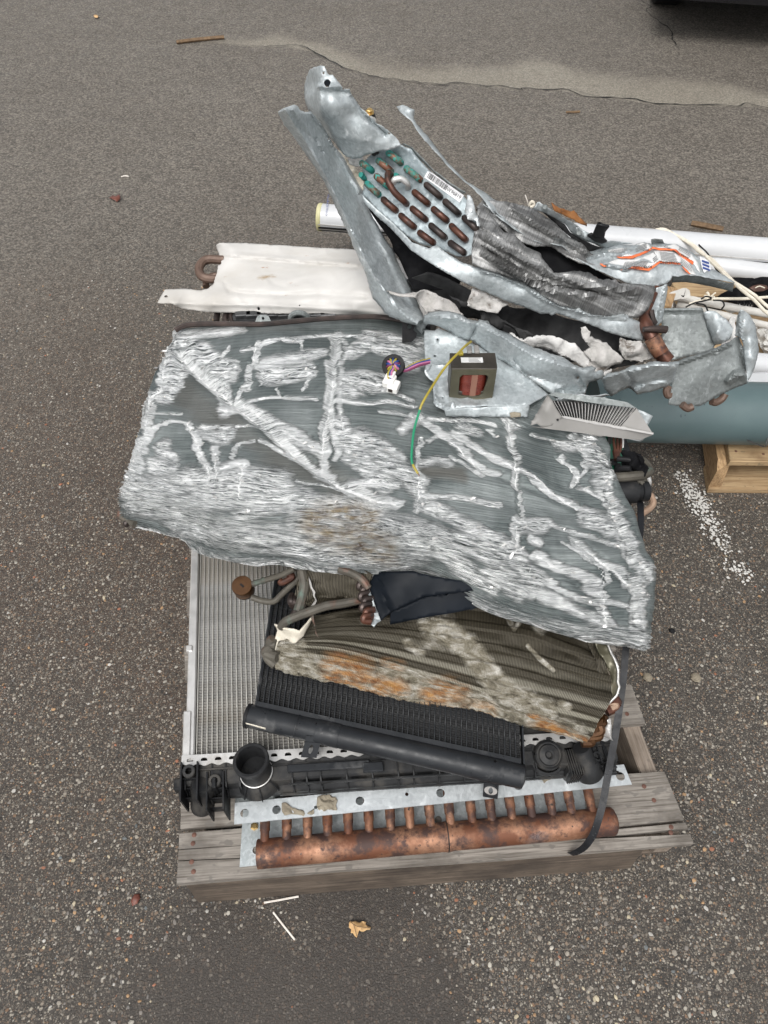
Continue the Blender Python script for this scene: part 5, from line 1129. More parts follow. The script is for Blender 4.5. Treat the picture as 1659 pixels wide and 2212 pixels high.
# ------------------------------------------------------------------ strap
def strap():
    r = thing('strap', 'black plastic strap running down the right side of the load to the pallet', 'strap', tuple(P(1300, 1720, .2)))
    pts = [(1338, 925, .50), (1350, 960, .49), (1358, 988, .48), (1372, 1040, .475), (1382, 1080, .47), (1384, 1130, .465), (1379, 1190, .455), (1372, 1270, .435), (1360, 1340, .41), (1352, 1400, .395), (1347, 1460, .375), (1338, 1530, .35), (1327, 1600, .315), (1312, 1680, .27), (1303, 1730, .25), (1293, 1770, .232), (1280, 1805, .205), (1262, 1830, .175), (1243, 1842, .15), (1232, 1845, .1335)]
    pt = np.array([P(*p) for p in pts]); l = cr_line(pt, 120); view = np.array([0, 0, CAM_H]) - l
    T = np.gradient(l, axis=0); w = np.tile(np.array([1., -.35, 0.]), (len(l), 1)); 
    b = MB(); b.ribbon(l, w, .0135, .0012); b.build('strap_band', M['strap'], r, False)
    dr = MB(); ii = 0
    while ii < 46:
        f = rnd.randrange(78, 104); p = l[f] + w[f] / np.linalg.norm(w[f]) * rnd.uniform(-.006, .006); n_ = np.cross(w[f], T[f]); n_ /= np.linalg.norm(n_)
        if n_ @ view[f] < 0: n_ = -n_
        rr = rnd.choice((.0006, .0008, .001, .0016)); dr.lathe(p + n_ * .0006, n_, [(rr, 0), (rr * .85, rr * .3), (rr * .4, rr * .5)], 8); ii += 1
    o = dr.build('water_drops', M['glass'], r); o['kind'] = 'stuff'
strap()

# ------------------------------------------------------------------ electronics and pipes hanging out at the right end
def side_unit():
    r = thing('wiring_unit', 'green circuit board with pipes and black valve at right end of silver coil', 'circuit unit', tuple(P(1360, 1060, .40)))
    patch('circuit_board', M['pcb'], r, [(130, 250, .545), (340, 270, .53), (355, 430, .51), (350, 560, .49), (230, 700, .48), (200, 560, .50), (140, 380, .525)], [], 11, 5, 0, 20, .002, smooth=False)
    for (x, y, w, h, mt) in ((255, 500, 40, 40, 'black'), (290, 540, 30, 40, 'black'), (190, 450, 22, 40, 'ink_blue'), (215, 300, 24, 60, 'ink'), (330, 330, 16, 60, 'white_plastic'), (235, 590, 30, 30, 'black')):
        c = P(*q(11, x, y), .535 - (y - 250) * .00012); b = MB(); g = frame(c, (1, .05, 0), (0, .7, .7)); s_ = .00017; b.box(g, -w * s_, w * s_, -h * s_, h * s_, 0, .012); b.build('board_component', M[mt], r, False)
    def pipe(pts, rad, mt, nm='copper_pipe'): b = MB(); b.tube(path(pts, 30, 11), rad, 10); b.build(nm, M[mt], r)
    for dx in (0, 32, 62): pipe([(265 + dx, 270, .55), (270 + dx, 340, .545), (280 + dx * .7, 400, .54), (292, 450, .535)], .0032, 'copper_dark')
    pipe([(285, 400, .545), (295, 450, .542), (300, 480, .54)], .0075, 'copper_dark', 'pipe_joint')
    pipe([(200, 645, .52), (300, 640, .525), (420, 630, .528), (520, 620, .525), (580, 595, .515), (575, 560, .505), (540, 510, .50), (500, 480, .49)], .0105, 'pipe_grey')
    pipe([(470, 665, .51), (520, 690, .51), (530, 740, .505), (520, 765, .50), (455, 765, .495)], .006, 'pipe_grey'); pipe([(510, 660, .50), (555, 700, .495), (560, 760, .49), (520, 800, .485), (440, 805, .48)], .007, 'pipe_grey')
    pipe([(560, 770, .47), (600, 810, .46), (622, 870, .455), (590, 920, .45), (500, 980, .45), (400, 1055, .45), (340, 1085, .455)], .0075, 'pipe_tan')
    b = MB(); b.lathe(P(*q(11, 235, 775), .50), P(*q(11, 450, 770), .495) - P(*q(11, 235, 775), .50), [(.02, 0), (.024, .01), (.025, .055), (.019, .058), (.019, .066), (.022, .068), (.022, .082), (.01, .084)], 16); b.build('valve_body', M['black'], r)
    b = MB(); g = frame(P(*q(11, 330, 870), .47), (1, .1, 0), (0, .5, .86)); b.box(g, -.020, .020, -.03, .024, -.012, .012, .004); b.build('valve_connector', M['black'], r)
    patch('torn_grommet', M['dark_cloth'], r, [(300, 480, .53), (380, 465, .545), (430, 440, .555), (500, 430, .56), (520, 480, .55), (555, 530, .54), (570, 580, .53), (520, 600, .525), (430, 600, .525), (330, 600, .52), (260, 590, .51), (310, 540, .52)], [(430, 520, .56), (480, 500, .545)], 11, 4, .012, 45, .003)
    pipe([(300, 475, .545), (380, 480, .55), (460, 500, .55), (500, 540, .54)], .006, 'rubber', 'black_hose'); pipe([(270, 600, .52), (330, 560, .54), (420, 560, .55)], .006, 'rubber', 'black_hose')
    patch('grey_tab', M['alu'], r, [(560, 640, .50), (600, 625, .50), (612, 680, .49), (600, 740, .475), (575, 770, .47), (590, 700, .485)], [], 11, 4, 0, 20, .0015)
    patch('white_tab', M['white_plastic'], r, [(280, 680, .505), (330, 700, .505), (350, 720, .50), (320, 720, .50)], [], 11, 4, 0, 20, .0015)
    pipe([(430, 1290, .44), (490, 1310, .44), (515, 1340, .435), (500, 1370, .43)], .007, 'copper_dark', 'return_bend')
side_unit()
def text(body, size, o, x, y, m, parent, name='lettering'):
    c = bpy.data.curves.new(name, 'FONT'); c.body = body; c.size = size; c.align_x = 'LEFT'; c.resolution_u = 3; c.extrude = .0002
    tmp = bpy.data.objects.new('tmp', c); COL.objects.link(tmp); bpy.context.view_layer.update()
    me = bpy.data.meshes.new_from_object(tmp.evaluated_get(bpy.context.evaluated_depsgraph_get())); bpy.data.objects.remove(tmp); bpy.data.curves.remove(c)
    me.name = name; me.materials.clear(); me.materials.append(m)
    ob = bpy.data.objects.new(name, me); link(ob, parent)
    x = np.array(x, float); x /= np.linalg.norm(x); y = np.array(y, float); y = y - x * (x @ y); y /= np.linalg.norm(y); z = np.cross(x, y)
    mt = Matrix(((x[0], y[0], z[0], 0), (x[1], y[1], z[1], 0), (x[2], y[2], z[2], 0), (0, 0, 0, 1))); mt.translation = Vector(np.array(o) - OFF[parent.name])
    ob.matrix_local = mt; OFF[ob.name] = OFF[parent.name]
    return ob

# ------------------------------------------------------------------ white appliance panel and the coil below it
def white_panel():
    r = thing('appliance_panel', 'off white sheet metal panel with rust scratches behind the silver coil', 'panel', tuple(P(680, 610, .58)))
    cz = [(240, 472, .572), (470, 480, .578), (800, 486, .582), (1240, 512, .585), (1450, 535, .585)]
    patch('sheet', M['white_paint'], r,
          [(490, 178, .600), (487, 158, .612), (505, 148, .622), (560, 147, .625), (700, 152, .625), (900, 165, .625), (1220, 183, .625), (1400, 190, .62), (1500, 250, .615), (1640, 330, .60), (1640, 560, .575), (1510, 587, .555), (1450, 562, .562), (1240, 541, .558), (1000, 536, .555), (700, 530, .553), (450, 525, .550), (300, 505, .552), (240, 476, .570), (200, 478, .560), (165, 475, .552), (170, 462, .556), (205, 403, .572), (230, 400, .574), (330, 398, .578), (400, 405, .580), (440, 395, .584), (470, 370, .588), (488, 320, .594), (495, 268, .600), (512, 262, .602), (513, 235, .605), (500, 228, .604), (500, 205, .604)],
          [(560, 165, .630), (800, 175, .630), (1100, 190, .630), (560, 300, .603), (800, 330, .603), (1100, 360, .603), (700, 440, .587), (1000, 450, .588)] + [(a, b - 4, c + .002) for a, b, c in cz], 3, 3.2, .0008, 30, .0012, .3,
          [(716, 507, 2.6, 3.2), (212, 438, 4, 2.6), (940, 486, 1.6)], crease=[([(525, 212), (1250, 268)], 5, .004), ([(525, 222), (1250, 280)], 5, -.003), ([(535, 370), (560, 410), (620, 420), (830, 432), (1020, 424), (1300, 440)], 6, -.004), ([(240, 474), (470, 482), (800, 488), (1240, 514), (1450, 537)], 5, .003)], angle=60)
    b = MB(); c = P(*q(3, 1293, 535), .566); b.lathe(c, (0, -.7, .7), [(.006, 0), (.009, .002), (.009, .005), (.005, .009)], 8); b.build('screw', M['galv_dull'], r)
    patch('paper_label', M['paper'], r, [(1560, 212, .63), (1625, 215, .628), (1636, 338, .615), (1610, 330, .615), (1540, 285, .618)], [], 3, 5, .001, 30, .0006)
    pr = MB()
    for i in range(9):
        y_ = 225 + i * 9; pr.ribbon(path([(1565, y_, .634 - i * .0008), (1592 + rnd.randint(-8, 8), y_ + 1, .634 - i * .0008)], 2, 3), (0, 1, 0), .0016, .0004)
    o = pr.build('print', M['ink_grey'], r, False); o['kind'] = 'stuff'
white_panel()
def under_coil():
    r = thing('hidden_coil', 'dark coil with brown return bends under the white panel', 'coil', tuple(P(700, 660, .47)))
    b = MB(); c = [P(500, 692, .545), P(930, 705, .548), P(960, 620, .56), P(490, 575, .585)]; lo = [p - np.array([0, 0, .07]) for p in c]
    b.hexa(lo + c); b.build('fin_block', M['fin_black'], r, False)
    for pts, rad in (([(530, 240, .60), (440, 238, .60), (400, 265, .597), (395, 310, .59), (430, 340, .585), (520, 345, .58)], .0115), ([(520, 325, .572), (460, 330, .57), (430, 360, .567), (432, 385, .563)], .009), ([(495, 500, .545), (490, 540, .54), (485, 580, .535)], .008), ([(545, 520, .548), (535, 560, .542), (545, 590, .537)], .008), ([(570, 520, .55), (565, 550, .545), (575, 580, .54)], .006)):
        b = MB(); b.tube(path(pts, 30, 3), rad, 10); b.build('return_bend', M['brown_pipe'] if rad > .0085 else M['copper_black'], r)
    b = MB(); c = P(*q(3, 938, 560), .56); t_ = np.linspace(0, math.pi, 16); b.tube(np.array([c + np.array([.022 * math.cos(a), 0, .018 * math.sin(a)]) for a in t_]), .007, 8); b.build('return_bend', M['galv_dull'], r)
    for x in np.linspace(600, 900, 9):
        b = MB(); g = frame(P(*q(3, x * 1.55 - 300, 540), .558), (1, .1, 0), (-.1, 1, 0)); b.box(g, -.02, .02, -.0, .02, -.05, .0, .002); b.build('fin_ridge', M['fin_black'], r)
    b = MB(); b.box(WF, -.42, .45, 1.28, 1.48, .132, .47); b.build('block_back', M['core_dark'], r, False)
under_coil()

# ------------------------------------------------------------------ crushed air handler on top
AH = thing('air_handler', 'crushed galvanized air handler with copper bends sticking up from the pile', 'air handler', tuple(P(1100, 700, .59)))
def air_handler():
    r = AH; G, GD, GB = M['galv'], M['galv_dull'], M['galv_bright']
    # torn top sheet
    patch('top_sheet', G, r, [(285, 120, 1.062), (350, 95, 1.085), (375, 100, 1.085), (400, 150, 1.07), (412, 158, 1.068), (430, 155, 1.07), (472, 212, 1.055), (490, 236, 1.05), (515, 246, 1.046), (545, 245, 1.05), (556, 290, 1.04), (590, 350, 1.025), (640, 395, 1.012), (665, 420, 1.005), (720, 475, .99), (790, 515, .975), (850, 572, .955), (880, 615, .945), (845, 632, .943), (790, 650, .935), (750, 652, .935), (690, 672, .925), (600, 700, .91), (560, 705, .905), (525, 695, .905), (495, 675, .908), (440, 600, .925), (395, 550, .937), (350, 480, .955), (310, 420, .968), (270, 395, .97), (250, 340, .985), (242, 280, .998), (246, 220, 1.013), (260, 170, 1.035)],
          [(350, 230, 1.05), (352, 300, 1.037), (355, 400, 1.01), (420, 300, 1.045), (480, 320, 1.035), (560, 420, 1.0), (480, 500, .985), (600, 560, .965), (560, 640, .935), (720, 580, .955), (300, 250, 1.025), (290, 330, 1.005), (430, 190, 1.062), (360, 150, 1.078), (440, 420, 1.01)], 1, 4.5, .0018, 18, .0011, .5,
          [(370, 145, 2.6, 3.4), (397, 212, 7, 8), (500, 243, 2.2, 2.2), (728, 490, 1.6), (802, 538, 2.4)], crease=[([(345, 235), (500, 238), (545, 250)], 3.5, .007), ([(350, 240), (352, 470)], 5, .004), ([(560, 300), (640, 420), (780, 540)], 5, -.008)], lam=.12)
    patch('liner_flap', M['navy'], r, [(370, 220, 1.03), (380, 190, 1.035), (405, 188, 1.035), (430, 225, 1.03), (400, 230, 1.028)], [], 1, 4, 0, 20, .001)
    # left post, half a tube in section
    patch('left_post', G, r, [(75, 400, 1.02), (85, 388, 1.024), (110, 370, 1.03), (180, 350, 1.035), (205, 360, 1.033), (222, 390, 1.02), (250, 398, 1.012), (288, 388, 1.012), (300, 400, 1.005), (340, 450, .985), (400, 548, .945), (440, 620, .918), (500, 700, .885), (560, 790, .855), (620, 900, .82), (655, 1000, .795), (700, 1090, .765), (760, 1190, .735), (826, 1302, .70), (880, 1430, .672), (935, 1540, .650), (1000, 1660, .63), (1028, 1760, .618), (985, 1790, .604), (890, 1772, .605), (770, 1710, .62), (690, 1610, .645), (660, 1480, .68), (600, 1370, .71), (560, 1250, .745), (500, 1130, .78), (440, 1000, .815), (380, 870, .85), (300, 740, .89), (200, 600, .93), (120, 490, .975)],
          [], 1, 4.5, .0016, 20, .0012, .5,
          [(405, 578, 1.6, 3.5), (1005, 1520, 1.5)], crease=[([(300, 400), (420, 600), (520, 760), (600, 920)], 4, .005), ([(170, 380), (300, 560), (340, 620)], 4, .004), ([(320, 580), (345, 650), (370, 665)], 3, -.006), ([(740, 1250), (860, 1480), (960, 1660)], 6, .006)], bulge=(.010, 12), lam=.06, tent=[([(110, 375), (300, 660), (460, 960), (590, 1250), (690, 1450), (860, 1690), (985, 1790)], 42, .040)])
    patch('post_cap', G, r, [(985, 1760, .62), (1060, 1745, .63), (1050, 1790, .605), (1010, 1850, .585), (975, 1820, .59)], [], 1, 5, .002, 40, .0014)
    patch('insulation', M['cream'], r, [(455, 645, .885), (475, 660, .885), (500, 690, .88), (560, 745, .86), (600, 800, .845), (640, 862, .83), (632, 900, .82), (622, 950, .808), (600, 900, .812), (560, 840, .825), (520, 770, .845), (480, 700, .87)], [(560, 790, .85)], 1, 4, .004, 70, .004, .8)
    patch('insulation', M['foam'], r, [(535, 703, .89), (580, 712, .885), (630, 697, .885), (628, 722, .88), (612, 752, .872), (580, 750, .872), (550, 738, .88)], [], 1, 4, .003, 70, .006, .8)
    # end plate of the coil with its copper bends
    PL = [(620, 745, .883), (690, 670, .903), (750, 650, .912), (830, 640, .925), (880, 615, .937), (905, 632, .932), (945, 640, .93), (1000, 715, .912), (1060, 780, .898), (1170, 860, .882), (1280, 940, .867), (1330, 1000, .853), (1370, 1090, .838), (1395, 1180, .824), (1350, 1330, .79), (1300, 1340, .785), (1240, 1340, .78), (1110, 1285, .778), (1000, 1260, .778), (900, 1200, .785), (800, 1110, .80), (700, 1020, .815), (625, 940, .828), (640, 850, .853)]
    pz = tps(Q(1, PL))
    def plz(x, y): u, v = q(1, x, y); return float(pz(np.array([u]), np.array([v]))[0])
    def PP(x, y, h=0.):
        u, v = q(1, x, y); p = P(u, v, plz(x, y)); d = np.array([0, 0, CAM_H]) - p
        return p + PN * h
    a_, b_, c_ = (P(*q(1, x, y), plz(x, y)) for x, y in ((750, 800), (1150, 900), (950, 1150)))
    PN = np.cross(b_ - a_, c_ - a_); PN /= np.linalg.norm(PN)
    if PN @ (np.array([0, 0, CAM_H]) - a_) < 0: PN = -PN
    plate = patch('end_plate', M['galv_shaded'], r, PL, [], 1, 6, .0008, 30, .003, .3)
    bends = [((790, 665), (895, 745), 'copper_green'), ((725, 715), (830, 800), 'copper_green'), ((615, 730), (705, 795), 'copper_green'), ((905, 765), (1020, 855), 'copper_green'), ((712, 815), (812, 900), 'copper_green'), ((652, 862), (748, 952), 'copper_green'),
             ((835, 812), (885, 850), 'copper_green'), ((1036, 870), (1150, 968), 'copper_black'), ((958, 918), (1070, 1012), 'copper_dark'), ((758, 965), (860, 1055), 'copper_dark'), ((1158, 978), (1270, 1078), 'copper_black'), ((945, 1025), (1055, 1115), 'copper_dark'), ((1083, 1028), (1193, 1122), 'copper_dark'), ((872, 1070), (980, 1165), 'copper_dark'), ((1285, 1085), (1390, 1182), 'copper_black'), ((1067, 1135), (1180, 1232), 'copper_black'), ((1202, 1138), (1315, 1248), 'copper_dark'), ((993, 1182), (1105, 1265), 'copper_dark'), ((1193, 1250), (1305, 1330), 'copper_black'), ((690, 680), (735, 655), 'copper_black'), ((620, 800), (650, 850), 'copper_green')]
    for a, b2, mt in bends:
        pa, pb = PP(*a), PP(*b2); d = pb - pa; L = np.linalg.norm(d); d /= L; rad = min(.0072, L * .3); pa = pa + d * rad; pb = pb - d * rad
        pts = [pa - PN * .004, pa + PN * .008, pa + d * .004 + PN * .015, (pa + pb) / 2 + PN * .019, pb - d * .004 + PN * .015, pb + PN * .008, pb - PN * .004]
        b = MB(); b.tube(cr_line(pts, 22), rad, 12); b.build('return_bend', M[mt], plate)
    for pts, rad, mt in (([PP(842, 850), PP(825, 820, .028), PP(832, 880, .042), PP(870, 950, .038), PP(910, 990, .025), PP(915, 1000, 0)], .0072, 'copper_dark'), ([PP(920, 895, -.002), PP(938, 885, .02), PP(910, 862, .034), PP(872, 872, .04), PP(860, 890, .034)], .0066, 'pipe_tan')):
        b = MB(); b.tube(cr_line(pts, 30), rad, 12); b.build('crossover_tube', M[mt] if mt != 'pipe_tan' else M['alu'], plate)
    # bar code label
    o = PP(1262, 992, .0015); ax = PP(1030, 828, .0015) - o; up = PP(1288, 944, .0015) - o
    W_ = np.linalg.norm(ax); f = frame(o, ax, up - ax * ((up @ ax) / (ax @ ax)), PN); 
    hh = np.linalg.norm(up - ax * ((up @ ax) / (ax @ ax))); flip = 1
    b = MB(); b.box(f, 0, W_, 0, hh, 0, .0006); lab = b.build('barcode_label', M['paper'], plate, False)
    br = MB(); x = W_ * .42
    while x < W_ * .94:
        w = rnd.choice((.0006, .0006, .0012, .0018)); br.box(f, x, x + w, hh * .18, hh * .86, .0006, .001); x += w + rnd.choice((.0006, .0008, .0013))
    o2 = br.build('bars', M['ink'], plate, False); o2['kind'] = 'stuff'
    text('61896305', hh * .62, f(W_ * .03, hh * .74, .0012), f(1, 0, 0) - f(0, 0, 0), f(0, -1, 0) - f(0, 0, 0), M['ink'], plate)
    patch('plate_lip', GD, r, [(880, 612, .942), (945, 636, .935), (1002, 712, .918), (1060, 775, .904), (1170, 855, .888), (1282, 936, .873), (1300, 930, .880), (1180, 845, .895), (1070, 765, .912), (1008, 698, .926), (950, 630, .943), (900, 610, .95)], [], 1, 4, .001, 40, .0016, .4)
    patch('bent_tab', GB, r, [(1310, 945, .88), (1330, 945, .882), (1345, 985, .873), (1368, 1080, .855), (1390, 1150, .842), (1372, 1150, .845), (1360, 1110, .85), (1310, 1100, .857), (1300, 1060, .86)], [(1335, 1040, .87)], 1, 4, .003, 60, .0014, .4)
    # coil slabs with fins
    patch('front_fin_block', M['grey_fins'], r, [(1300, 1005, .860), (1350, 980, .868), (1420, 1040, .853), (1520, 1100, .838), (1659, 1180, .818), (1690, 1211, .81)] and
          [(-30, 175, .852), (60, 240, .835), (130, 300, .82), (230, 370, .80), (330, 450, .778), (420, 545, .752), (520, 540, .75), (620, 560, .742), (700, 595, .733), (850, 612, .72), (1000, 632, .705), (1012, 645, .70), (990, 700, .69), (960, 765, .68), (900, 812, .665), (800, 800, .67), (650, 800, .68), (545, 760, .70), (450, 740, .712), (350, 690, .728), (250, 620, .752), (100, 555, .775), (0, 530, .785), (-60, 500, .792), (-65, 430, .808)],
          [(100, 400, .815), (250, 500, .79), (420, 640, .75), (600, 690, .728), (800, 720, .705), (950, 700, .695)], 2, 5, .004, 26, .004, .5, crease=[([(0, 330), (200, 460), (400, 570), (600, 620), (900, 660)], 6, .012), ([(0, 400), (200, 540), (400, 630), (620, 660), (900, 720)], 4, -.008), ([(0, 440), (200, 570), (400, 660), (640, 690)], 4, .008), ([(420, 545), (560, 560), (700, 610)], 7, .012), ([(0, 280), (130, 380), (250, 440), (400, 540)], 6, .01)])
    patch('rear_fin_block', M['grey_fins'], r, [(0, 130, .85), (110, 140, .845), (200, 150, .835), (290, 175, .822), (400, 255, .79), (520, 350, .755), (640, 435, .725), (700, 470, .712), (740, 520, .70), (560, 500, .715), (400, 400, .75), (300, 400, .765), (200, 370, .78), (60, 250, .82), (-40, 175, .845)], [(250, 280, .80), (420, 370, .76)], 2, 5, .003, 30, .004, .5, crease=[([(180, 180), (300, 260), (500, 380), (620, 440)], 5, .012)])
    patch('void_shade_sheet', M['dark_cloth'], r, [(-40, 190, .80), (200, 330, .76), (330, 380, .735), (520, 440, .70), (800, 620, .66), (1010, 640, .65), (960, 700, .64), (700, 640, .66), (400, 580, .71), (200, 420, .75)], [], 2, 8, .004, 20, .003)  # black sheet stands in for the shade inside the casing
    # long rail that ends in the labelled sheet
    RAIL = [(-560, -44, .965), (-520, -56, .972), (-452, -30, .972), (-460, 12, .962), (-428, 70, .945), (-330, 185, .91), (-220, 302, .876), (-150, 380, .855), (-90, 430, .85), (0, 490, .83)]
    rail_up = [(850, 368, .965), (890, 355, .975), (965, 385, .972), (958, 440, .955), (1000, 505, .94), (1100, 625, .908), (1200, 742, .88), (1300, 850, .86), (1385, 905, .852), (1500, 985, .83), (1600, 1050, .812)]
    up = [q(1, x, y) + (z,) for x, y, z in rail_up]
    def inv2(u, v): return ((u / .548611 - 1900) / (1124 / 1659), (v / .548611 - 700) / (1124 / 1659))
    up2 = [(*inv2(u, v), z) for u, v, z in up]
    rest = [(150, 205, .80), (250, 275, .775), (400, 352, .745), (500, 402, .728), (590, 440, .715), (640, 430, .714), (720, 402, .712), (800, 388, .708), (880, 392, .702), (905, 380, .705), (940, 375, .706), (985, 388, .702), (1050, 383, .70), (1130, 392, .695), (1200, 428, .685), (1270, 480, .672), (1330, 530, .66), (1400, 570, .648), (1458, 605, .638), (1462, 612, .634), (1340, 590, .655), (1240, 570, .668), (1180, 565, .675), (1140, 575, .675), (1105, 570, .678), (1098, 590, .672), (1075, 612, .667), (1020, 632, .662), (960, 636, .663), (860, 618, .672), (750, 575, .688), (650, 530, .705), (560, 480, .722), (460, 402, .75), (400, 388, .757), (330, 376, .77), (300, 366, .775), (200, 312, .80), (110, 242, .828), (60, 192, .845), (0, 152, .858)]
    low1 = [(1620, 1140, .815), (1550, 1090, .828), (1480, 1058, .84), (1400, 962, .855), (1330, 888, .868), (1230, 798, .888), (1130, 690, .912), (1030, 588, .94), (975, 505, .955), (945, 455, .962), (872, 402, .966)]
    low2 = [(*inv2(*q(1, x, y)), z) for x, y, z in low1]
    RO = up2[:-1] + rest + low2[1:]
    RI = [(700, 470, .712), (800, 480, .705), (860, 450, .712), (900, 430, .715), (960, 450, .704), (1030, 480, .698), (1100, 490, .692), (1180, 500, .685), (1000, 560, .688), (860, 560, .692)]
    zr = tps(Q(2, RO + RI))
    rail = patch('top_rail', G, r, RO, RI, 2, 4.5, .0014, 20, .0011, .4, [(560, 322, 1.2)], crease=[([(610, 470), (720, 440), (800, 450), (870, 410), (900, 400)], 4, .006), ([(700, 500), (830, 530), (930, 480), (990, 490), (1150, 500)], 4, .006)])
    def lab(nm, pts, m, k=16, dz=.0035, par=rail):
        l = []
        for x, y in pts:
            u, v = q(k, x, y); l.append((x, y, float(zr(np.array([u]), np.array([v]))[0]) + dz))
        return patch(nm, m, par, l, [], k, 3.2, 0.001, 40, .0006, .25)
    lab('warning_label', [(440, 445), (480, 428), (560, 402), (700, 407), (780, 388), (850, 352), (886, 342), (930, 380), (945, 416), (882, 460), (842, 486), (700, 468), (600, 486), (540, 472)], M['label'])
    lab('warning_label', [(886, 332), (930, 320), (1010, 330), (1090, 350), (1190, 400), (1230, 440), (1285, 552), (1240, 540), (1130, 438), (945, 414), (922, 380)], M['label'])
    lab('warning_label', [(455, 322), (560, 302), (700, 288), (740, 258), (800, 250), (826, 256), (862, 298), (790, 333), (690, 372), (560, 374), (480, 364)], M['label'])
    lab('warning_label', [(880, 292), (1000, 282), (1070, 262), (1110, 275), (1180, 320), (1250, 370), (1290, 420), (1330, 525), (1262, 445), (1190, 385), (1085, 318), (985, 304)], M['label'])
    lab('blue_print_label', [(1318, 380), (1360, 395), (1405, 425), (1425, 500), (1360, 528), (1332, 480)], M['paper'])
    lab('orange_stripe', [(575, 502), (600, 487), (700, 469), (840, 487), (880, 463), (945, 418), (1130, 440), (1140, 456), (945, 440), (892, 480), (846, 511), (690, 493), (630, 497)], M['orange'], dz=.005)
    lab('orange_stripe', [(540, 381), (680, 370), (790, 332), (862, 300), (866, 316), (792, 354), (690, 394), (570, 393)], M['orange'], dz=.005)
    lab('orange_stripe', [(865, 292), (990, 302), (1090, 316), (1195, 378), (1262, 430), (1256, 450), (1180, 396), (1080, 328), (980, 319), (870, 311)], M['orange'], dz=.005)
    lab('orange_stripe', [(385, 440), (440, 455), (448, 474), (420, 472), (390, 452)], M['orange'], dz=.005); lab('orange_stripe', [(1150, 470), (1200, 500), (1235, 540), (1220, 540), (1180, 508)], M['orange'], dz=.005)
    pr = MB()
    def zl(x, y): u, v = q(16, x, y); return P(u, v, float(zr(np.array([u]), np.array([v]))[0]) + .0062)
    def lines(p0, p1, dx, dy, n):
        for i in range(n):
            a = np.array(p0) + np.array((dx, dy)) * i; b2 = np.array(p1) + np.array((dx, dy)) * i; k = 0.
            while k < .94:
                w = rnd.uniform(.02, .07); x0 = a + (b2 - a) * k; x1 = a + (b2 - a) * min(1, k + w); pr.ribbon([zl(*x0), zl(*x1)], (0, 1, .3), .0022, .0003); k += w + .015
    lines((600, 472), (830, 460), 6, -13, 4); lines((890, 430), (925, 400), -6, -13, 3); lines((960, 405), (1110, 425), -4, -14, 6); lines((480, 352), (690, 322), 2, -12, 3); lines((720, 330), (830, 290), -2, -12, 4); lines((1140, 440), (1250, 520), 0, -14, 4); lines((1120, 310), (1230, 380), 4, -12, 3)
    o = pr.build('print', M['ink_grey'], rail, False); o['kind'] = 'stuff'
    pb = MB()
    for i in range(6):
        for j in range(3): x0 = 1340 + i * 11 + j * 4; y0 = 410 + i * 4 + j * 32; pb.ribbon([zl(x0, y0), zl(x0 + 3, y0 + 20)], (1, 0, 0), .0026, .0003)
    pb.build('blue_print', M['ink_blue'], rail, False)
    def tx(body, a, b2, size):   # lettering seen upside down, from right to left
        pa, pb_ = zl(*a), zl(*b2); pa = pa + np.array([0, 0, .001]); text(body, size, pa, pb_ - pa, np.array([0, -1, -.25]), M['ink'], rail)
    tx('AVERTISSEMENT', (868, 466), (690, 474), .0105); tx('WARNING', (1120, 433), (1000, 424), .0105); tx('ADVERTENCIA', (838, 308), (600, 376), .0095); tx('AVERTISSEMENT', (1215, 392), (1060, 308), .009)
    # dark end block under the sheet
    patch('end_channel', M['galv_dull'], r, [(1105, 572, .672), (1180, 566, .672), (1240, 572, .664), (1340, 592, .65), (1462, 614, .63), (1458, 640, .612), (1452, 662, .60), (1400, 650, .612), (1330, 632, .62), (1230, 612, .632), (1160, 602, .645), (1100, 604, .65)], [], 2, 5, .001, 30, .0014)
    patch('rear_tab', GD, r, [(980, 360, .715), (1000, 355, .72), (1045, 362, .715), (1057, 385, .70), (1030, 388, .695), (985, 392, .70)], [], 2, 4, .001, 40, .0014)
    # back rail with rivets, black clip, rusty piece
    br_ = patch('rear_rail', G, r, [(275, 168, .835), (300, 172, .832), (318, 142, .842), (332, 140, .842), (360, 165, .835), (450, 215, .808), (560, 290, .775), (620, 322, .76), (700, 368, .742), (780, 375, .73), (870, 384, .72), (800, 392, .715), (720, 415, .71), (690, 402, .715), (640, 385, .725), (560, 345, .745), (510, 315, .76), (480, 270, .78), (420, 230, .80), (370, 200, .815), (300, 185, .826)], [(600, 345, .757), (400, 200, .818)], 2, 4, .0015, 30, .0014, .4, [(548, 294, 1.3)])
    patch('rail_web', M['liner_shade'], r, [(330, 182, .822), (370, 202, .812), (480, 272, .776), (510, 317, .757), (640, 388, .72), (715, 414, .706), (680, 424, .70), (640, 432, .705), (560, 385, .728), (480, 320, .757), (400, 245, .79)], [], 2, 5, .001, 30, .0014)  # dark colour paints the shade under the rail
    for x, y in ((362, 172), (560, 322)):
        b = MB(); b.lathe(P(*q(2, x, y), .835 if x < 400 else .768), (0, -.5, .85), [(.006, 0), (.006, .002), (.003, .004)], 10); b.build('rivet', GD, br_)
    patch('rust_flake', M['steel_rust'], r, [(400, 148, .838), (420, 165, .835), (500, 195, .815), (522, 190, .814), (560, 228, .80), (606, 265, .785), (604, 282, .778), (545, 258, .792), (470, 215, .812), (410, 188, .828)], [], 2, 4, .004, 40, .002, .5)
    for nm, l in (('black_clip', [(665, 272, .80), (700, 276, .80), (738, 284, .795), (715, 315, .78), (708, 348, .765), (640, 342, .768)]), ('black_clip', [(608, 342, .763), (630, 332, .77), (705, 352, .76), (722, 372, .752), (695, 382, .745), (650, 370, .75)])):
        patch(nm, M['black'], br_, l, [], 2, 4, .001, 40, .006)
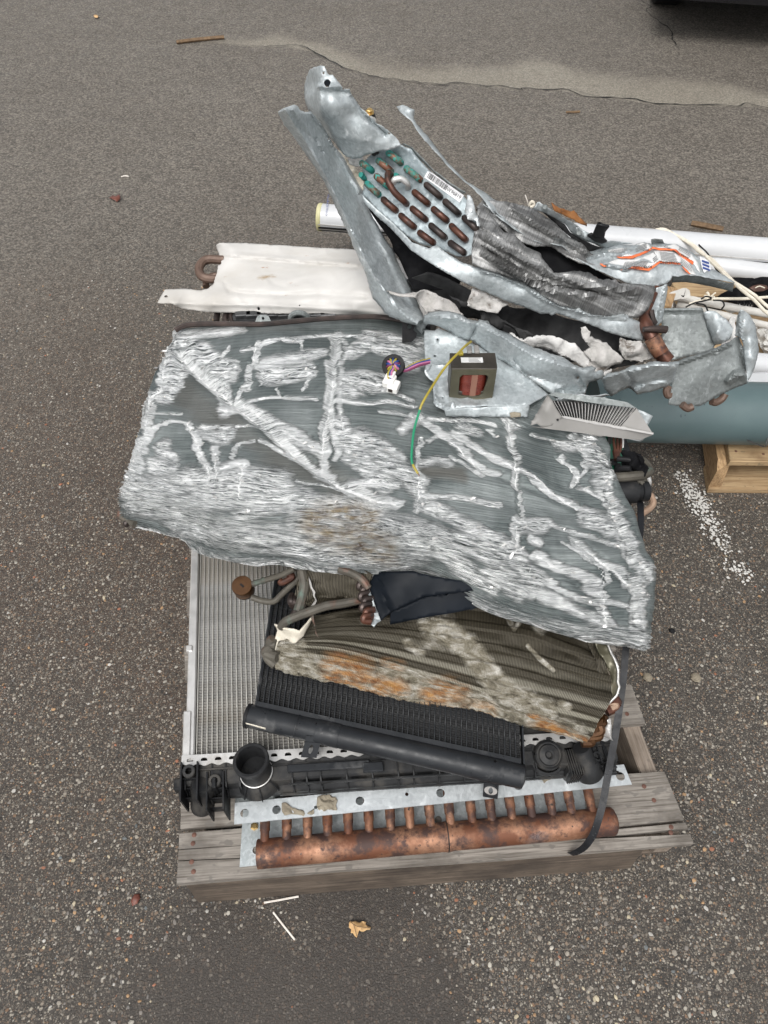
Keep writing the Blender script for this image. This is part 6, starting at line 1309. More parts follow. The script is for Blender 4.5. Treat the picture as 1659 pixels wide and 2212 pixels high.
    b = MB(); b.tube(path([(272, 160, .84), (285, 138, .85), (300, 150, .845), (290, 168, .838), (278, 165, .838)], 16, 2), .003, 6); b.build('foam_string', M['cream'], r); b = MB(); b.tube(path([(268, 168, .83), (262, 140, .845), (248, 100, .86)], 10, 2), .0012, 5); b.build('dry_stalk', M['straw'], r)
    # screw and clip on the top sheet
    c = P(*q(1, 673, 390), 1.008); b = MB(); b.lathe(c - np.array([0, 0, .004]), (0, -.35, 1), [(.0098, 0), (.0098, .0015), (.0062, .002), (.0062, .007), (.004, .008)], 6); b.build('brass_screw', M['gold'], r, True, 25)
    patch('black_clip', M['black'], r, [(655, 395, 1.005), (700, 400, 1.0), (715, 435, .992), (715, 460, .985), (690, 462, .985), (640, 430, .995)], [], 1, 4, .001, 40, .008)
    patch('clip_edge', M['alu'], r, [(648, 418, 1.003), (665, 420, 1.003), (716, 452, .992), (716, 466, .988), (690, 450, .993)], [], 1, 4, .001, 40, .003)
    # front flange below the fins
    patch('front_flange', G, r, [(-702, 95, .832), (-632, 168, .818), (-543, 250, .803), (-454, 330, .789), (-410, 374, .783), (-312, 410, .782), (-267, 392, .79), (-200, 445, .782), (-120, 490, .778), (-50, 515, .777), (0, 526, .776), (100, 547, .768), (250, 612, .744), (350, 682, .72), (450, 732, .704), (520, 745, .698), (545, 735, .70), (562, 755, .694), (650, 792, .678), (740, 796, .672), (800, 785, .675), (835, 790, .672), (872, 816, .662), (946, 850, .645), (945, 900, .632), (935, 946, .618), (850, 930, .625), (720, 895, .64), (690, 880, .645), (560, 830, .665), (430, 788, .682), (400, 803, .676), (385, 790, .68), (340, 792, .68), (240, 752, .695), (100, 702, .715), (0, 660, .73), (-60, 632, .737), (-114, 608, .745), (-275, 514, .765), (-410, 425, .768), (-472, 360, .774), (-543, 290, .785), (-614, 228, .80), (-686, 150, .816)],
          [(0, 560, .776), (100, 590, .764), (250, 655, .742), (350, 720, .717), (450, 765, .70), (560, 785, .692), (650, 812, .68), (800, 830, .672), (870, 850, .66), (-114, 545, .768), (-300, 450, .776), (-500, 310, .79)], 2, 4.5, .0014, 20, .0012, .4, [(826, 800, 1.6)], crease=[([(0, 545), (100, 568), (250, 634), (350, 702), (450, 750), (640, 800), (830, 815)], 4, .007), ([(545, 735), (560, 760), (570, 775)], 4, .008)], lam=.08)
    # interior: dark sheets painted as the void's shade, hanging flaps, torn insulation
    patch('void_shade_sheet', M['dark_cloth'], r, [(622, 930, .79), (700, 1030, .77), (900, 1210, .74), (1010, 1270, .73), (1150, 1300, .725), (1300, 1400, .69), (1250, 1560, .66), (1050, 1560, .655), (960, 1560, .655), (860, 1350, .69), (760, 1180, .725), (655, 1000, .77)], [], 1, 8, .004, 20, .003)
    patch('deep_shade_sheet', M['liner_shade'], r, [(-330, 560, .70), (-100, 640, .69), (100, 710, .67), (250, 760, .65), (400, 800, .63), (600, 840, .61), (900, 930, .58), (980, 1000, .56), (900, 1080, .55), (700, 1120, .55), (450, 1060, .55), (200, 960, .57), (0, 860, .59), (-200, 760, .61), (-420, 700, .62), (-450, 600, .66)], [(300, 850, .60)], 2, 8, .01, 14, .002)
    patch('liner_flap', M['foam_grey'], r, [(-60, 640, .725), (60, 690, .71), (110, 710, .704), (145, 735, .695), (110, 752, .692), (90, 790, .68), (0, 770, .686), (-90, 745, .70)], [], 2, 5, .004, 40, .003, .7)
    patch('liner_flap', M['liner_shade'], r, [(0, 770, .67), (60, 800, .662), (160, 860, .642), (250, 930, .62), (160, 910, .62), (60, 880, .628), (-20, 830, .65)], [], 2, 5, .004, 40, .003, .7)
    patch('liner_flap', M['foam_grey'], r, [(20, 0, .69), (140, 0, .70), (330, 0, .70), (480, 40, .69), (560, 80, .68), (680, 190, .655), (600, 170, .655), (500, 150, .66), (360, 175, .655), (355, 120, .665), (330, 60, .675)], [(300, 80, .69)], 4, 6, .005, 40, .003, .7)
    patch('liner_flap', M['liner_shade'], r, [(560, 20, .69), (700, 80, .685), (900, 160, .67), (1100, 280, .645), (1250, 370, .625), (1180, 390, .615), (1050, 340, .625), (900, 250, .645), (760, 170, .66)], [], 4, 6, .006, 30, .003, .7)
    patch('insulation', M['foam'], r, [(155, 906, .64), (180, 912, .64), (240, 945, .63), (262, 930, .638), (345, 914, .645), (420, 920, .643), (480, 945, .632), (540, 970, .62), (590, 1020, .60), (640, 1060, .585), (610, 1112, .572), (560, 1085, .58), (480, 1040, .593), (400, 1000, .605), (310, 985, .61), (220, 960, .622)], [(400, 960, .632), (500, 1000, .615)], 2, 4.5, .004, 40, .006, .9)
    patch('insulation', M['foam_grey'], r, [(572, 868, .655), (600, 862, .66), (626, 890, .652), (622, 925, .64), (660, 950, .632), (720, 962, .63), (760, 1010, .612), (822, 1048, .60), (790, 1075, .588), (720, 1110, .576), (640, 1148, .562), (595, 1130, .568), (600, 1100, .575), (640, 1062, .588), (600, 1030, .60), (590, 1010, .605), (630, 985, .615), (600, 945, .63), (580, 910, .642)], [(680, 1030, .608), (700, 1070, .60)], 2, 4, .007, 40, .008, 1.)
    patch('insulation', M['foam_grey'], r, [(795, 930, .63), (850, 940, .628), (960, 958, .62), (985, 1000, .607), (1000, 1048, .592), (960, 1058, .588), (900, 1075, .582), (830, 1055, .59), (790, 1000, .608)], [(900, 1000, .618)], 2, 4, .006, 50, .008, 1.)
    patch('insulation', M['foam'], r, [(690, 1140, .585), (760, 1115, .59), (760, 1130, .585), (700, 1165, .575)], [], 2, 3, .004, 60, .006, .8)
    # front strip, crumpled tube
    patch('front_strip', G, r, [(355, 190, .645), (400, 165, .655), (450, 155, .66), (560, 150, .668), (640, 175, .668), (720, 220, .66), (790, 240, .656), (805, 228, .662), (840, 240, .66), (880, 258, .656), (950, 300, .648), (1050, 342, .64), (1130, 392, .632), (1240, 452, .624), (1400, 500, .618), (1500, 530, .612), (1580, 590, .60), (1659, 622, .592), (1720, 600, .60), (1760, 618, .595), (1745, 650, .59), (1800, 640, .592), (1830, 690, .58), (1700, 740, .575), (1660, 850, .555), (1600, 895, .548), (1520, 908, .548), (1440, 890, .552), (1370, 832, .563), (1280, 772, .573), (1200, 722, .58), (1080, 642, .592), (1020, 582, .60), (920, 532, .607), (850, 472, .615), (760, 402, .622), (700, 388, .625), (620, 362, .628), (560, 322, .632), (500, 292, .634), (440, 268, .635), (350, 256, .632)],
          [], 4, 4.5, .0016, 20, .0012, .5,
          [(1610, 700, 1.8, 2.4), (1420, 560, 1.2)], crease=[([(800, 235), (775, 290), (740, 370)], 4, -.010), ([(500, 220), (600, 200), (720, 260)], 5, .008), ([(1440, 820), (1520, 800), (1659, 800)], 4, -.010), ([(1600, 690), (1640, 760), (1659, 780)], 4, -.008), ([(1080, 540), (1130, 600), (1190, 680)], 3, -.005)], bulge=(.010, 14), lam=.06, tent=[([(360, 205), (560, 175), (800, 262), (1000, 372), (1240, 520), (1480, 600), (1720, 640)], 42, .032)])
    patch('strip_loop', GB, r, [(428, 1292, .585), (480, 1272, .588), (560, 1262, .588), (640, 1262, .586), (720, 1255, .586), (742, 1264, .58), (640, 1275, .572), (600, 1300, .562), (540, 1316, .555), (480, 1314, .557), (440, 1306, .565)], [(540, 1285, .585)], 2, 4, .002, 40, .0014)
    patch('front_tube', G, r, [(690, 1180, .60), (700, 1158, .61), (722, 1136, .618), (800, 1115, .625), (850, 1100, .63), (930, 1085, .635), (1000, 1062, .64), (1050, 1068, .638), (1142, 1070, .636), (1135, 1095, .625), (1118, 1150, .605), (1100, 1192, .59), (1062, 1214, .582), (980, 1245, .57), (900, 1260, .562), (870, 1235, .57), (850, 1222, .575), (800, 1238, .566), (745, 1266, .555), (725, 1240, .565)],
          [], 2, 4.5, .0018, 22, .0012, .4, crease=[([(840, 1240), (870, 1170), (830, 1130)], 5, -.008), ([(880, 1250), (960, 1200), (1060, 1190)], 5, .007)], bulge=(.008, 12), lam=.06, tent=[([(700, 1165), (850, 1125), (1000, 1090), (1140, 1085)], 36, .034)])
    # right corner box
    patch('corner_back', GD, r, [(1040, 765, .628), (1062, 758, .632), (1276, 755, .638), (1284, 780, .63), (1320, 880, .60), (1352, 972, .575), (1330, 1005, .565), (1150, 1048, .55), (1100, 1062, .545), (1060, 1000, .558), (1040, 880, .592)], [], 2, 6, .001, 20, .0014, .0, crease=[([(1062, 785), (1280, 780)], 3, -.004)])
    patch('corner_curl', G, r, [(1282, 780, .634), (1320, 772, .638), (1352, 776, .64), (1410, 820, .632), (1442, 850, .625), (1466, 892, .612), (1430, 930, .60), (1390, 962, .588), (1350, 976, .578), (1325, 890, .60)], [(1380, 860, .628), (1350, 900, .615)], 2, 5, .003, 40, .0014, .4)
    patch('corner_front', GD, r, [(1138, 1062, .635), (1200, 1040, .642), (1300, 1010, .652), (1400, 972, .664), (1440, 950, .67), (1472, 928, .676), (1500, 925, .676), (1512, 1000, .652), (1530, 1080, .63), (1536, 1192, .592), (1520, 1200, .588), (1450, 1230, .575), (1380, 1262, .563), (1270, 1325, .54), (1180, 1332, .538), (1078, 1316, .545), (1090, 1250, .567), (1100, 1190, .587), (1120, 1120, .612)],
          [(1300, 1100, .622), (1420, 1060, .634), (1470, 1130, .616), (1250, 1200, .588), (1400, 1170, .598), (1470, 1010, .652)], 2, 5, .0018, 18, .0016, .3, [(1483, 1155, 1.1, 3.5)], crease=[([(1140, 1078), (1300, 1026), (1440, 966)], 3, .006), ([(1430, 1180), (1480, 1140), (1530, 1150)], 7, .010), ([(1500, 930), (1500, 1020), (1535, 1150)], 4, -.006)])
    patch('corner_flange', G, r, [(1468, 920, .68), (1475, 860, .70), (1482, 800, .72), (1500, 766, .735), (1520, 772, .732), (1545, 792, .722), (1582, 850, .70), (1600, 930, .674), (1611, 1000, .652), (1600, 1060, .634), (1560, 1150, .608), (1534, 1192, .596), (1533, 1120, .618), (1520, 1030, .646), (1505, 940, .672)], [(1520, 860, .708), (1560, 960, .676), (1570, 1050, .648)], 2, 4.5, .0015, 30, .0016, .3, [(1512, 835, 1.4, 2.2)], crease=[([(1500, 770), (1498, 860), (1505, 940)], 3, .006)])
    patch('insulation', M['foam'], r, [(1432, 830, .63), (1450, 806, .64), (1468, 812, .64), (1470, 870, .62), (1462, 930, .605), (1440, 960, .595), (1390, 985, .585), (1395, 960, .59), (1440, 920, .605)], [], 2, 4, .004, 60, .005, .8)
    for x, y, z_ in ((1355, 1010, .652), (580, 1155, .598), (940, 905, .632), (20, 850, .668)):
        b = MB(); c = P(*q(2, x, y), z_); b.lathe(c - np.array([0, .0, .0]), (0, -.75, .65), [(.0075, 0), (.0075, .004), (.005, .006)], 10); sc = b.build('screw', GD, r, True, 25)
        b = MB(); g = frame(c + np.array([0, -.0043, .0036]), (1, .2, 0), (0, .65, .75)); b.box(g, -.0055, .0055, -.0008, .0008, -.001, .0012); b.build('screw_slot', M['hole'], sc, False)
    patch('hanging_plate', G, r, [(1010, 640, .69), (1076, 616, .69), (1080, 645, .682), (1060, 740, .652), (1042, 840, .62), (1016, 866, .61), (998, 860, .612), (990, 790, .635), (975, 770, .645), (1000, 700, .668)], [], 2, 4.5, .001, 30, .0016, .3, crease=[([(1060, 625), (1030, 800), (1010, 860)], 3, .004)])
    b = MB(); b.tube(path([(1015, 640, .68), (990, 690, .672), (965, 750, .66), (940, 800, .655), (950, 860, .645), (990, 940, .63), (1030, 1010, .61), (1075, 1066, .595)], 50, 2), np.interp(np.linspace(0, 1, 50), [0, .4, .55, 1], [.008, .009, .0155, .0175]), 14); b.build('suction_pipe', M['copper_dark'], r)
    b = MB(); b.tube(path([(985, 930, .643), (1015, 985, .628), (1040, 1025, .618)], 14, 2), .0178, 14); b.build('pipe_sleeve', M['copper'], r)
    b = MB(); b.tube(path([(935, 882, .655), (980, 880, .655), (1055, 882, .65), (1076, 886, .648)], 16, 2), np.interp(np.linspace(0, 1, 16), [0, .3, .5, .85, .9, 1], [.006, .007, .009, .009, .004, .002]), 10); b.build('stub_pipe', M['copper_black'], r)
    b = MB(); b.tube(path([(975, 770, .66), (985, 820, .645), (1000, 850, .635)], 10, 2), .008, 8); b.build('stub_pipe', M['copper_black'], r)
    for pts in ([(1085, 1215, .575), (1070, 1235, .57), (1075, 1260, .562), (1092, 1265, .56)], [(1160, 1318, .55), (1190, 1340, .542), (1220, 1330, .545)], [(1330, 1300, .548), (1355, 1305, .545), (1390, 1285, .55), (1410, 1255, .56)]):
        b = MB(); b.tube(path(pts, 18, 2), .0085, 10); b.build('return_bend', M['brown_pipe'], r)
air_handler()

# ------------------------------------------------------------------ transformer on its bracket
def transformer():
    r = thing('transformer', 'square transformer with red copper winding on a grey bracket', 'transformer', tuple(P(1010, 870, .595)))
    patch('mounting_plate', M['galv'], r, [(355, 312, .63), (440, 318, .632), (470, 300, .636), (560, 330, .635), (700, 385, .628), (1020, 580, .605), (1200, 700, .598), (1362, 840, .588), (1290, 880, .588), (1215, 918, .59), (1000, 930, .592), (700, 945, .594), (560, 955, .594), (520, 968, .592), (450, 935, .592), (430, 905, .594), (428, 800, .60), (432, 722, .604), (385, 692, .606), (366, 670, .608), (360, 500, .617), (350, 400, .622)], [(500, 600, .612), (800, 750, .60)], 4, 5, .002, 30, .002, .4, [(463, 388, 2), (440, 512, 2.6), (505, 870, 1.6)], crease=[([(360, 640), (420, 585), (520, 580)], 4, .006), ([(430, 740), (440, 880), (540, 950)], 4, .006)])
    patch('plate_lip', M['galv'], r, [(520, 966, .594), (560, 955, .596), (575, 895, .605), (600, 898, .605), (602, 950, .598), (700, 945, .597), (1000, 930, .595), (1214, 918, .593), (1210, 970, .583), (1200, 1019, .575), (1000, 1018, .576), (700, 1018, .577), (530, 1014, .577)], [], 4, 5, .0015, 40, .002, .4)
    patch('dirt_patch', M['putty'], r, [(1050, 985, .585), (1085, 978, .587), (1140, 985, .586), (1142, 1018, .580), (1060, 1026, .578)], [], 4, 4, .001, 60, .001)
    bl, br_ = P(*q(4, 560, 858), .598), P(*q(4, 905, 856), .598)
    x = br_ - bl; Wd = np.linalg.norm(x); x /= Wd; y = np.array([-x[1], x[0], 0]); f = frame(bl, x, y, (0, 0, 1)); H_ = .078; D_ = .05
    y0 = .02
    b = MB(); b.plate(frame(bl, x, (0, 0, 1), -y), [(-.001, .0), (Wd + .001, 0), (Wd + .001, H_), (-.001, H_)], [[(.018, .010), (.026, .006), (Wd - .03, .006), (Wd - .022, .012), (Wd - .014, H_ - .018), (Wd - .02, H_ - .013), (.022, H_ - .013), (.017, H_ - .02)]], .003, 0); b.build('front_frame', M['olive'], r, False)
    b = MB(); b.box(f, -.002, Wd + .002, .0005, D_, .0, .0155, .001); b.box(f, -.002, .016, .0005, D_, .016, H_ - .016); b.box(f, Wd - .016, Wd + .002, .0005, D_, .016, H_ - .016); b.box(f, -.002, Wd + .002, .0005, D_, H_ - .0155, H_ + .001, .001); b.build('core', M['dark_varnish'], r, False)
    for i in range(13):
        b = MB(); b.box(f, -.0025, Wd + .0025, .004 + i * .0036, .0062 + i * .0036, H_ - .002, H_ + .0022); b.build('lamination', M['dark_varnish'], r, False)
    n = 15
    for i in range(n):
        z = .0085 + (H_ - .026) * i / (n - 1); b = MB(); xs = np.linspace(.017, Wd - .016, 14); cx = (xs[0] + xs[-1]) / 2; hw = (xs[-1] - xs[0]) / 2
        pts = [f(xx, .004 + .020 * abs((xx - cx) / hw) ** 5 - .004, z + .0006 * math.sin(xx * 300 + i)) for xx in xs]; b.tube(pts, .0026, 7); b.build('winding', M['enamel'], r)
    b = MB(); b.box(f, .0, Wd, .022, .05, .012, H_ - .014); b.build('winding_core', M['copper_black'], r, False)
    b = MB(); b.box(f, Wd * .46, Wd * .60, -.0034, -.0024, .006, H_ - .014); b.build('tape', M['tape'], r, False)
    b = MB(); b.box(f, .02, .066, .018, .034, H_ + .0024, H_ + .0032); lab = b.build('rating_label', M['label'], r, False)
    pr = MB()
    for j in range(4): pr.box(f, .036, .064 - rnd.random() * .01, .019 + j * .004, .0204 + j * .004, H_ + .0033, H_ + .0037)
    o = pr.build('print', M['ink_grey'], lab, False); o['kind'] = 'stuff'
    b = MB(); fr2 = frame(bl - np.array([0, .004, .012]), x, (0, -.5, .85)); b.plate(frame(bl + np.array([0, -.001, -.001]), x, np.array([0, -.62, -.78])), [(0.002, 0), (Wd - .004, 0), (Wd - .006, .022), (.02, .024), (.004, .02)], [circ(Wd - .018, .012, .0045, 10)], .002, -.002); b.build('foot', M['olive'], r, False)
    for k, (dx, mt) in enumerate(((.034, 'grey_plastic'), (.05, 'grey_plastic'))):
        b = MB(); b.box(f, dx, dx + .011, .045, .068, H_ + .002, H_ + .009, .002); b.build('terminal', M[mt], r)
    b = MB(); b.box(f, .016, .026, .04, .05, H_ + .002, H_ + .008, .001); b.build('terminal', M['wire_yellow'], r)
    b = MB(); b.lathe(P(*q(4, 875, 905), .592), (0, -.5, .8), [(.006, 0), (.006, .003), (.003, .004)], 8); b.build('bolt', M['galv_bright'], r)
transformer()
def wires():
    r = thing('earth_wire', 'thin yellow and green wire curving down over the silver coil', 'wire', tuple(P(930, 880, .59)))
    pts = [(735, 405, .70), (690, 440, .715), (640, 490, .722), (570, 560, .725), (520, 620, .715), (470, 690, .695), (420, 770, .67), (370, 850, .648), (330, 925, .632), (310, 985, .622), (290, 1050, .613), (270, 1130, .606), (258, 1220, .60)]
    pts = [q(4, a, b) + (z,) for a, b, z in pts] + [(889, 990, .592), (893, 1006, .588), (903, 1023, .582)]
    l = cr_line([P(*p) for p in pts], 90)
    for a, b2, m in ((0, 52, 'wire_yellow'), (51, 83, 'wire_green'), (82, 90, 'wire_yellow')):
        b = MB(); b.tube(l[a:b2], .0026, 8); b.build('insulation', M[m], r)
    b = MB(); b.tube([l[-1], l[-1] + (l[-1] - l[-2]) * 1.6], .001, 6); b.build('bare_end', M['copper'], r)
    r = thing('wire_harness', 'black ferrite ring wound with coloured wires and a white connector', 'wiring', tuple(P(850, 800, .585)))
    c = P(*q(4, 103, 605), .612); ax = np.array([-.1, -.55, .8]); ax /= np.linalg.norm(ax); u = np.cross(ax, (1, 0, 0)); u /= np.linalg.norm(u); v = np.cross(ax, u)
    b = MB(); b.lathe(c - ax * .010, ax, [(.0155, 0), (.0245, 0), (.0255, .003), (.0255, .017), (.0245, .02), (.0165, .02), (.0155, .017), (.0155, 0)], 32, True); b.build('ferrite_ring', M['rubber'], r, True, 40)
    cols = ['wire_blue', 'wire_yellow', 'wire_pink', 'wire_blue', 'wire_mauve', 'wire_yellow', 'wire_blue', 'wire_pink', 'wire_yellow', 'wire_pink', 'wire_blue', 'wire_mauve', 'wire_blue', 'wire_yellow']
    for i, m in enumerate(cols):
        t_ = 6.283 * i / len(cols); d = u * math.cos(t_) + v * math.sin(t_); d2 = u * math.cos(t_ + .7) + v * math.sin(t_ + .7)
        b = MB(); b.tube(cr_line([c + d * .0165 - ax * .006, c + d * .0150 + ax * .008, c + d * .009 + ax * .0135, c + d2 * .004 + ax * .013, c + d2 * .003 - ax * .002], 12), .0024, 7); b.build('wire', M[m], r)
    for i, m in enumerate(('wire_yellow', 'wire_blue', 'wire_pink', 'wire_mauve')):
        b = MB(); b.tube(path([(150, 620 + i * 6, .612), (200, 625 + i * 7, .606), (260, 590 + i * 11, .612), (320, 565 + i * 11, .615), (400, 545 + i * 12, .612)], 24, 4), .0025, 7); b.build('wire', M[m], r)
    for i, m in enumerate(('wire_yellow', 'wire_blue', 'wire_pink')):
        b = MB(); b.tube(path([(90 + i * 8, 620, .62), (62 + i * 12, 655, .618), (58 + i * 14, 685, .612), (66 + i * 14, 710, .607)], 14, 4), .0025, 7); b.build('wire', M[m], r)
    g = frame(P(*q(4, 90, 745), .592), (1, -.35, 0), (.35, 1, .1)); b = MB(); b.box(g, -.017, .008, -.018, .012, 0, .017, .002); b.build('connector', M['white_plastic'], r); b = MB(); b.box(g, -.004, .020, -.026, .002, -.004, .013, .002); b.box(g, -.012, .004, -.002, .018, .012, .022, .0015); b.build('connector', M['white_plastic'], r)
    b = MB(); b.box(g, .000, .010, -.0265, -.024, .0, .009); b.build('socket', M['copper_black'], r, False)
    r = thing('black_clip', 'small black cable clip hanging at the back edge of the silver coil', 'clip', tuple(P(885, 700, .585)))
    f = frame(P(*q(4, 225, 320), .598), (1, .05, 0), (-.02, .45, .8)); b = MB(); b.plate(f, [(-.016, -.024), (.006, -.024), (.018, -.012), (.019, -.004), (.010, .004), (.014, .012), (.022, .016), (.020, .026), (-.014, .026)], [circ(.002, .011, .006, 10)], .012); b.build('clip_body', M['rubber'], r, False)
wires()

# ------------------------------------------------------------------ vent register
def vent():
    r = thing('vent_register', 'grey plastic vent register with thin louvres on the right of the silver coil', 'vent', tuple(P(1290, 910, .575)))
    g = M['grey_plastic']
    A, Bp, C, D = (930, 383, .628), (1392, 425, .622), (1300, 528, .592), (987, 476, .598)   # louvre opening
    # front lip (slanted outer face), side walls
    def quad(nm, pts, m, th=.003, k=5): return patch(nm, m, r, pts, [], k, 8, 0, 20, th, 0, smooth=False)
    quad('front_wall', [(985, 480, .607), (1000, 472, .608), (1482, 562, .598), (1476, 572, .592), (1405, 599, .575), (1340, 592, .576), (820, 526, .582), (880, 531, .588), (930, 520, .595)], g)
    quad('lip_edge', [(985, 473, .612), (1000, 468, .613), (1484, 560, .603), (1482, 569, .600), (1000, 480, .608)], M['grey_light'], .002)
    patch('side_wall', g, r, [(906, 350, .64), (934, 384, .637), (958, 430, .622), (988, 475, .610), (960, 505, .60), (920, 526, .592), (880, 531, .587), (848, 510, .592), (812, 520, .588), (850, 450, .608)], [(900, 440, .622)], 5, 5, 0, 20, .003)
    quad('inner_wall', [(1392, 425, .632), (1480, 562, .600), (1302, 528, .596)], g)
    quad('back_box', [(905, 352, .635), (1000, 372, .638), (1180, 400, .638), (1392, 424, .634), (1340, 392, .642), (1200, 366, .646), (950, 338, .644)], M['galv_dull'])
    quad('louvre_back', [(930, 383, .612), (1392, 425, .606), (1300, 530, .578), (987, 478, .583)], M['hole'], .003)
    a, b_, c, d = (P(*q(5, *p[:2]), p[2]) for p in (A, Bp, C, D))
    n = 24
    up = np.cross(b_ - a, d - a); up /= np.linalg.norm(up); up = up if up[2] > 0 else -up
    for i in range(n):
        f = (i + .6) / n; p0 = a + (b_ - a) * f; p1 = d + (c - d) * f; w = (b_ - a) / np.linalg.norm(b_ - a)
        m = MB(); hw = w * .0005; dn = up * .009
        m.hexa([p1 - hw - dn, p1 + hw - dn, p0 + hw - dn, p0 - hw - dn, p1 - hw, p1 + hw, p0 + hw, p0 - hw]); m.build('louvre', M['grey_light'], r, False)
    for f in (.35, .7):
        m = MB(); m.tube([a + (d - a) * f - up * .008, b_ + (c - b_) * f - up * .008], .0013, 6); m.build('louvre_rod', M['black'], r)
    m = MB(); m.lathe(P(*q(5, 962, 488), .608), (0, -.7, .7), [(.0025, -.001), (.0025, .001)], 8); m.build('screw_hole', M['hole'], r)
    patch('metal_sleeve', M['galv'], r, [(1395, 430, .60), (1440, 448, .60), (1482, 468, .592), (1452, 520, .575), (1430, 495, .582)], [], 5, 6, .001, 30, .0014)
    patch('sleeve_foot', M['galv_bright'], r, [(1350, 592, .57), (1405, 598, .568), (1440, 570, .575), (1430, 596, .56), (1410, 606, .557)], [], 5, 6, .001, 30, .0014)
vent()

# ------------------------------------------------------------------ second load: white tubes, teal cylinder, cords
def cyl(name, label, cat, p0, p1, rad, m, grp=None, n=36):
    p0, p1 = np.array(p0, float), np.array(p1, float); r = thing(name, label, cat, tuple((p0 + p1) / 2 - np.array([0, 0, rad])), grp)
    d = p1 - p0; L = np.linalg.norm(d); b = MB(); b.lathe(p0, d, [(rad * .9, .004), (rad, .0), (rad, L), (rad * .9, L)], n); b.build('tube_body', M[m], r, True, 40)
    return r, p0, d / L, L
def tubes():
    g = 'white enamelled tubes on the second pallet'
    zl = .215
    a = P(690, 469, zl); e = P(1659, 545, zl); d = (e - a) / np.linalg.norm(e - a); R = .049
    r, p0, d, L = cyl('white_tube', 'longest white tube with a yellowed end cap furthest back', 'tube', a, a + d * 2.6, R, 'white_tube', g)
    b = MB(); b.lathe(p0 - d * .014, d, [(R * .6, 0), (R * .98, .001), (R * 1.03, .006), (R * 1.03, .016), (R, .018)], 36); cap = b.build('end_cap', M['yellow_cap'], r, True, 40)
    up = np.array([0, 0, 1.]); sd = np.cross(d, up); sd = sd if sd[1] < 0 else -sd
    for ang in (-.02, -.30, -.42, -.62):   # rails of the extrusion along its front
        n_ = sd * math.cos(ang) + up * math.sin(ang); b = MB(); b.ribbon([p0 + n_ * (R + .0005) + d * .004, p0 + n_ * (R + .0005) + d * 2.58], np.cross(n_, d), .004 if ang != -.30 else .009, .003); b.build('rail', M['hole'] if ang in (-.30, -.62) else M['alu'], r, False)
    n_ = (sd * .62 + up * .78)
    text('O H.LLEDMETTH', .0105, p0 + n_ * (R + .0012) + d * .040 - np.cross(n_, d) * .012, np.cross(n_, d), d * -1, M['ink_blue'], r)
    z2 = .20
    z2 = .17; a2 = P(1470, 566, z2); e2 = P(1659, 592, z2); d2 = (e2 - a2) / np.linalg.norm(e2 - a2)
    cyl('white_tube', 'short white tube lying in front of the longest tube under the cream cord', 'tube', a2 - d2 * .12, a2 + d2 * 1.5, .036, 'white_tube', g)
    for i, (pa, pb, zz, lab) in enumerate((((1100, 688), (1659, 792), .20, 'thin white tube with knotted cord, upper of the two thin ones'), ((1130, 735), (1659, 862), .175, 'thin white tube reaching behind the grey corner box, lower of the two thin ones'))):
        p, e3 = P(*q(2, *pa), zz), P(*q(2, *pb), zz); dd = (e3 - p) / np.linalg.norm(e3 - p); cyl('thin_tube', lab, 'tube', p, p + dd * 1.1, .0125, 'cloth_white', 'thin white tubes', 16)
    # wide white extrusions near the front
    r4 = cyl('white_tube', 'white tube right of the grey corner box above the ribbed casing', 'tube', P(1560, 780, .17), P(1560, 780, .17) + d * 1.2, .036, 'white_tube', g)
    a5 = P(1380, 850, .172); e5 = P(1659, 838, .172); d5 = e5 - a5; L5 = np.linalg.norm(d5); d5 /= L5; y5 = np.array([-d5[1], d5[0], 0])
    r = thing('ribbed_casing', 'white ribbed awning casing lying above the teal cylinder', 'casing', tuple(a5 * .5 + e5 * .5 - np.array([0, 0, .05])))
    f = frame(a5 - d5 * .12, d5, y5, (0, 0, 1)); Lx = 1.5
    sec = [(-.040, .010), (-.030, .028), (-.008, .040), (.022, .041), (.040, .030), (.046, .010), (.046, -.04), (-.042, -.04)]
    b = MB(); ns = len(sec); b.add([f(x_, y_, z_) for x_ in (0, Lx) for y_, z_ in sec], [(i, (i + 1) % ns, (i + 1) % ns + ns, i + ns) for i in range(ns)] + [tuple(range(ns)), tuple(range(2 * ns - 1, ns - 1, -1))]); b.build('shell', M['white_tube'], r, True, 25)
    for z0, z1, yy, m in ((.004, .007, -.0425, 'hole'), (-.010, .0015, -.049, 'alu'), (-.016, -.012, -.044, 'hole'), (-.034, -.018, -.050, 'alu'), (-.040, -.036, -.046, 'core_dark')):
        b = MB(); b.box(f, .001, Lx, yy, -.038, z0, z1); b.build('rail', M[m], r, False)
    # teal cylinder with printed strip
    t0, t1 = np.array([.60, 1.497, .222]), np.array([2.0, 1.455, .222]); R = .0905
    r, p0, dt, L = cyl('teal_cylinder', 'long teal grey cylinder resting on the fresh pallet', 'cylinder', t0, t1, R, 'teal', None, 64)
    nx = np.array([0, -1., 0]); 
    def on(u_, v_):   # surface point under pixel of crop 12-like view
        o = np.array([0, 0, CAM_H]); dv = P(u_, v_, .2) - o; dv /= np.linalg.norm(dv); w = o - p0; dd = dv - dt * (dv @ dt); ww = w - dt * (w @ dt)
        a_, b_, c_ = dd @ dd, 2 * dd @ ww, ww @ ww - (R + .001) ** 2; k = b_ * b_ - 4 * a_ * c_
        return o + dv * ((-b_ - math.sqrt(max(k, 0))) / (2 * a_))
    cc = (2500, 1400, 524 / 1659)
    def q3(x, y): return ((cc[0] + x * cc[2]) * .548611, (cc[1] + y * cc[2]) * .548611)
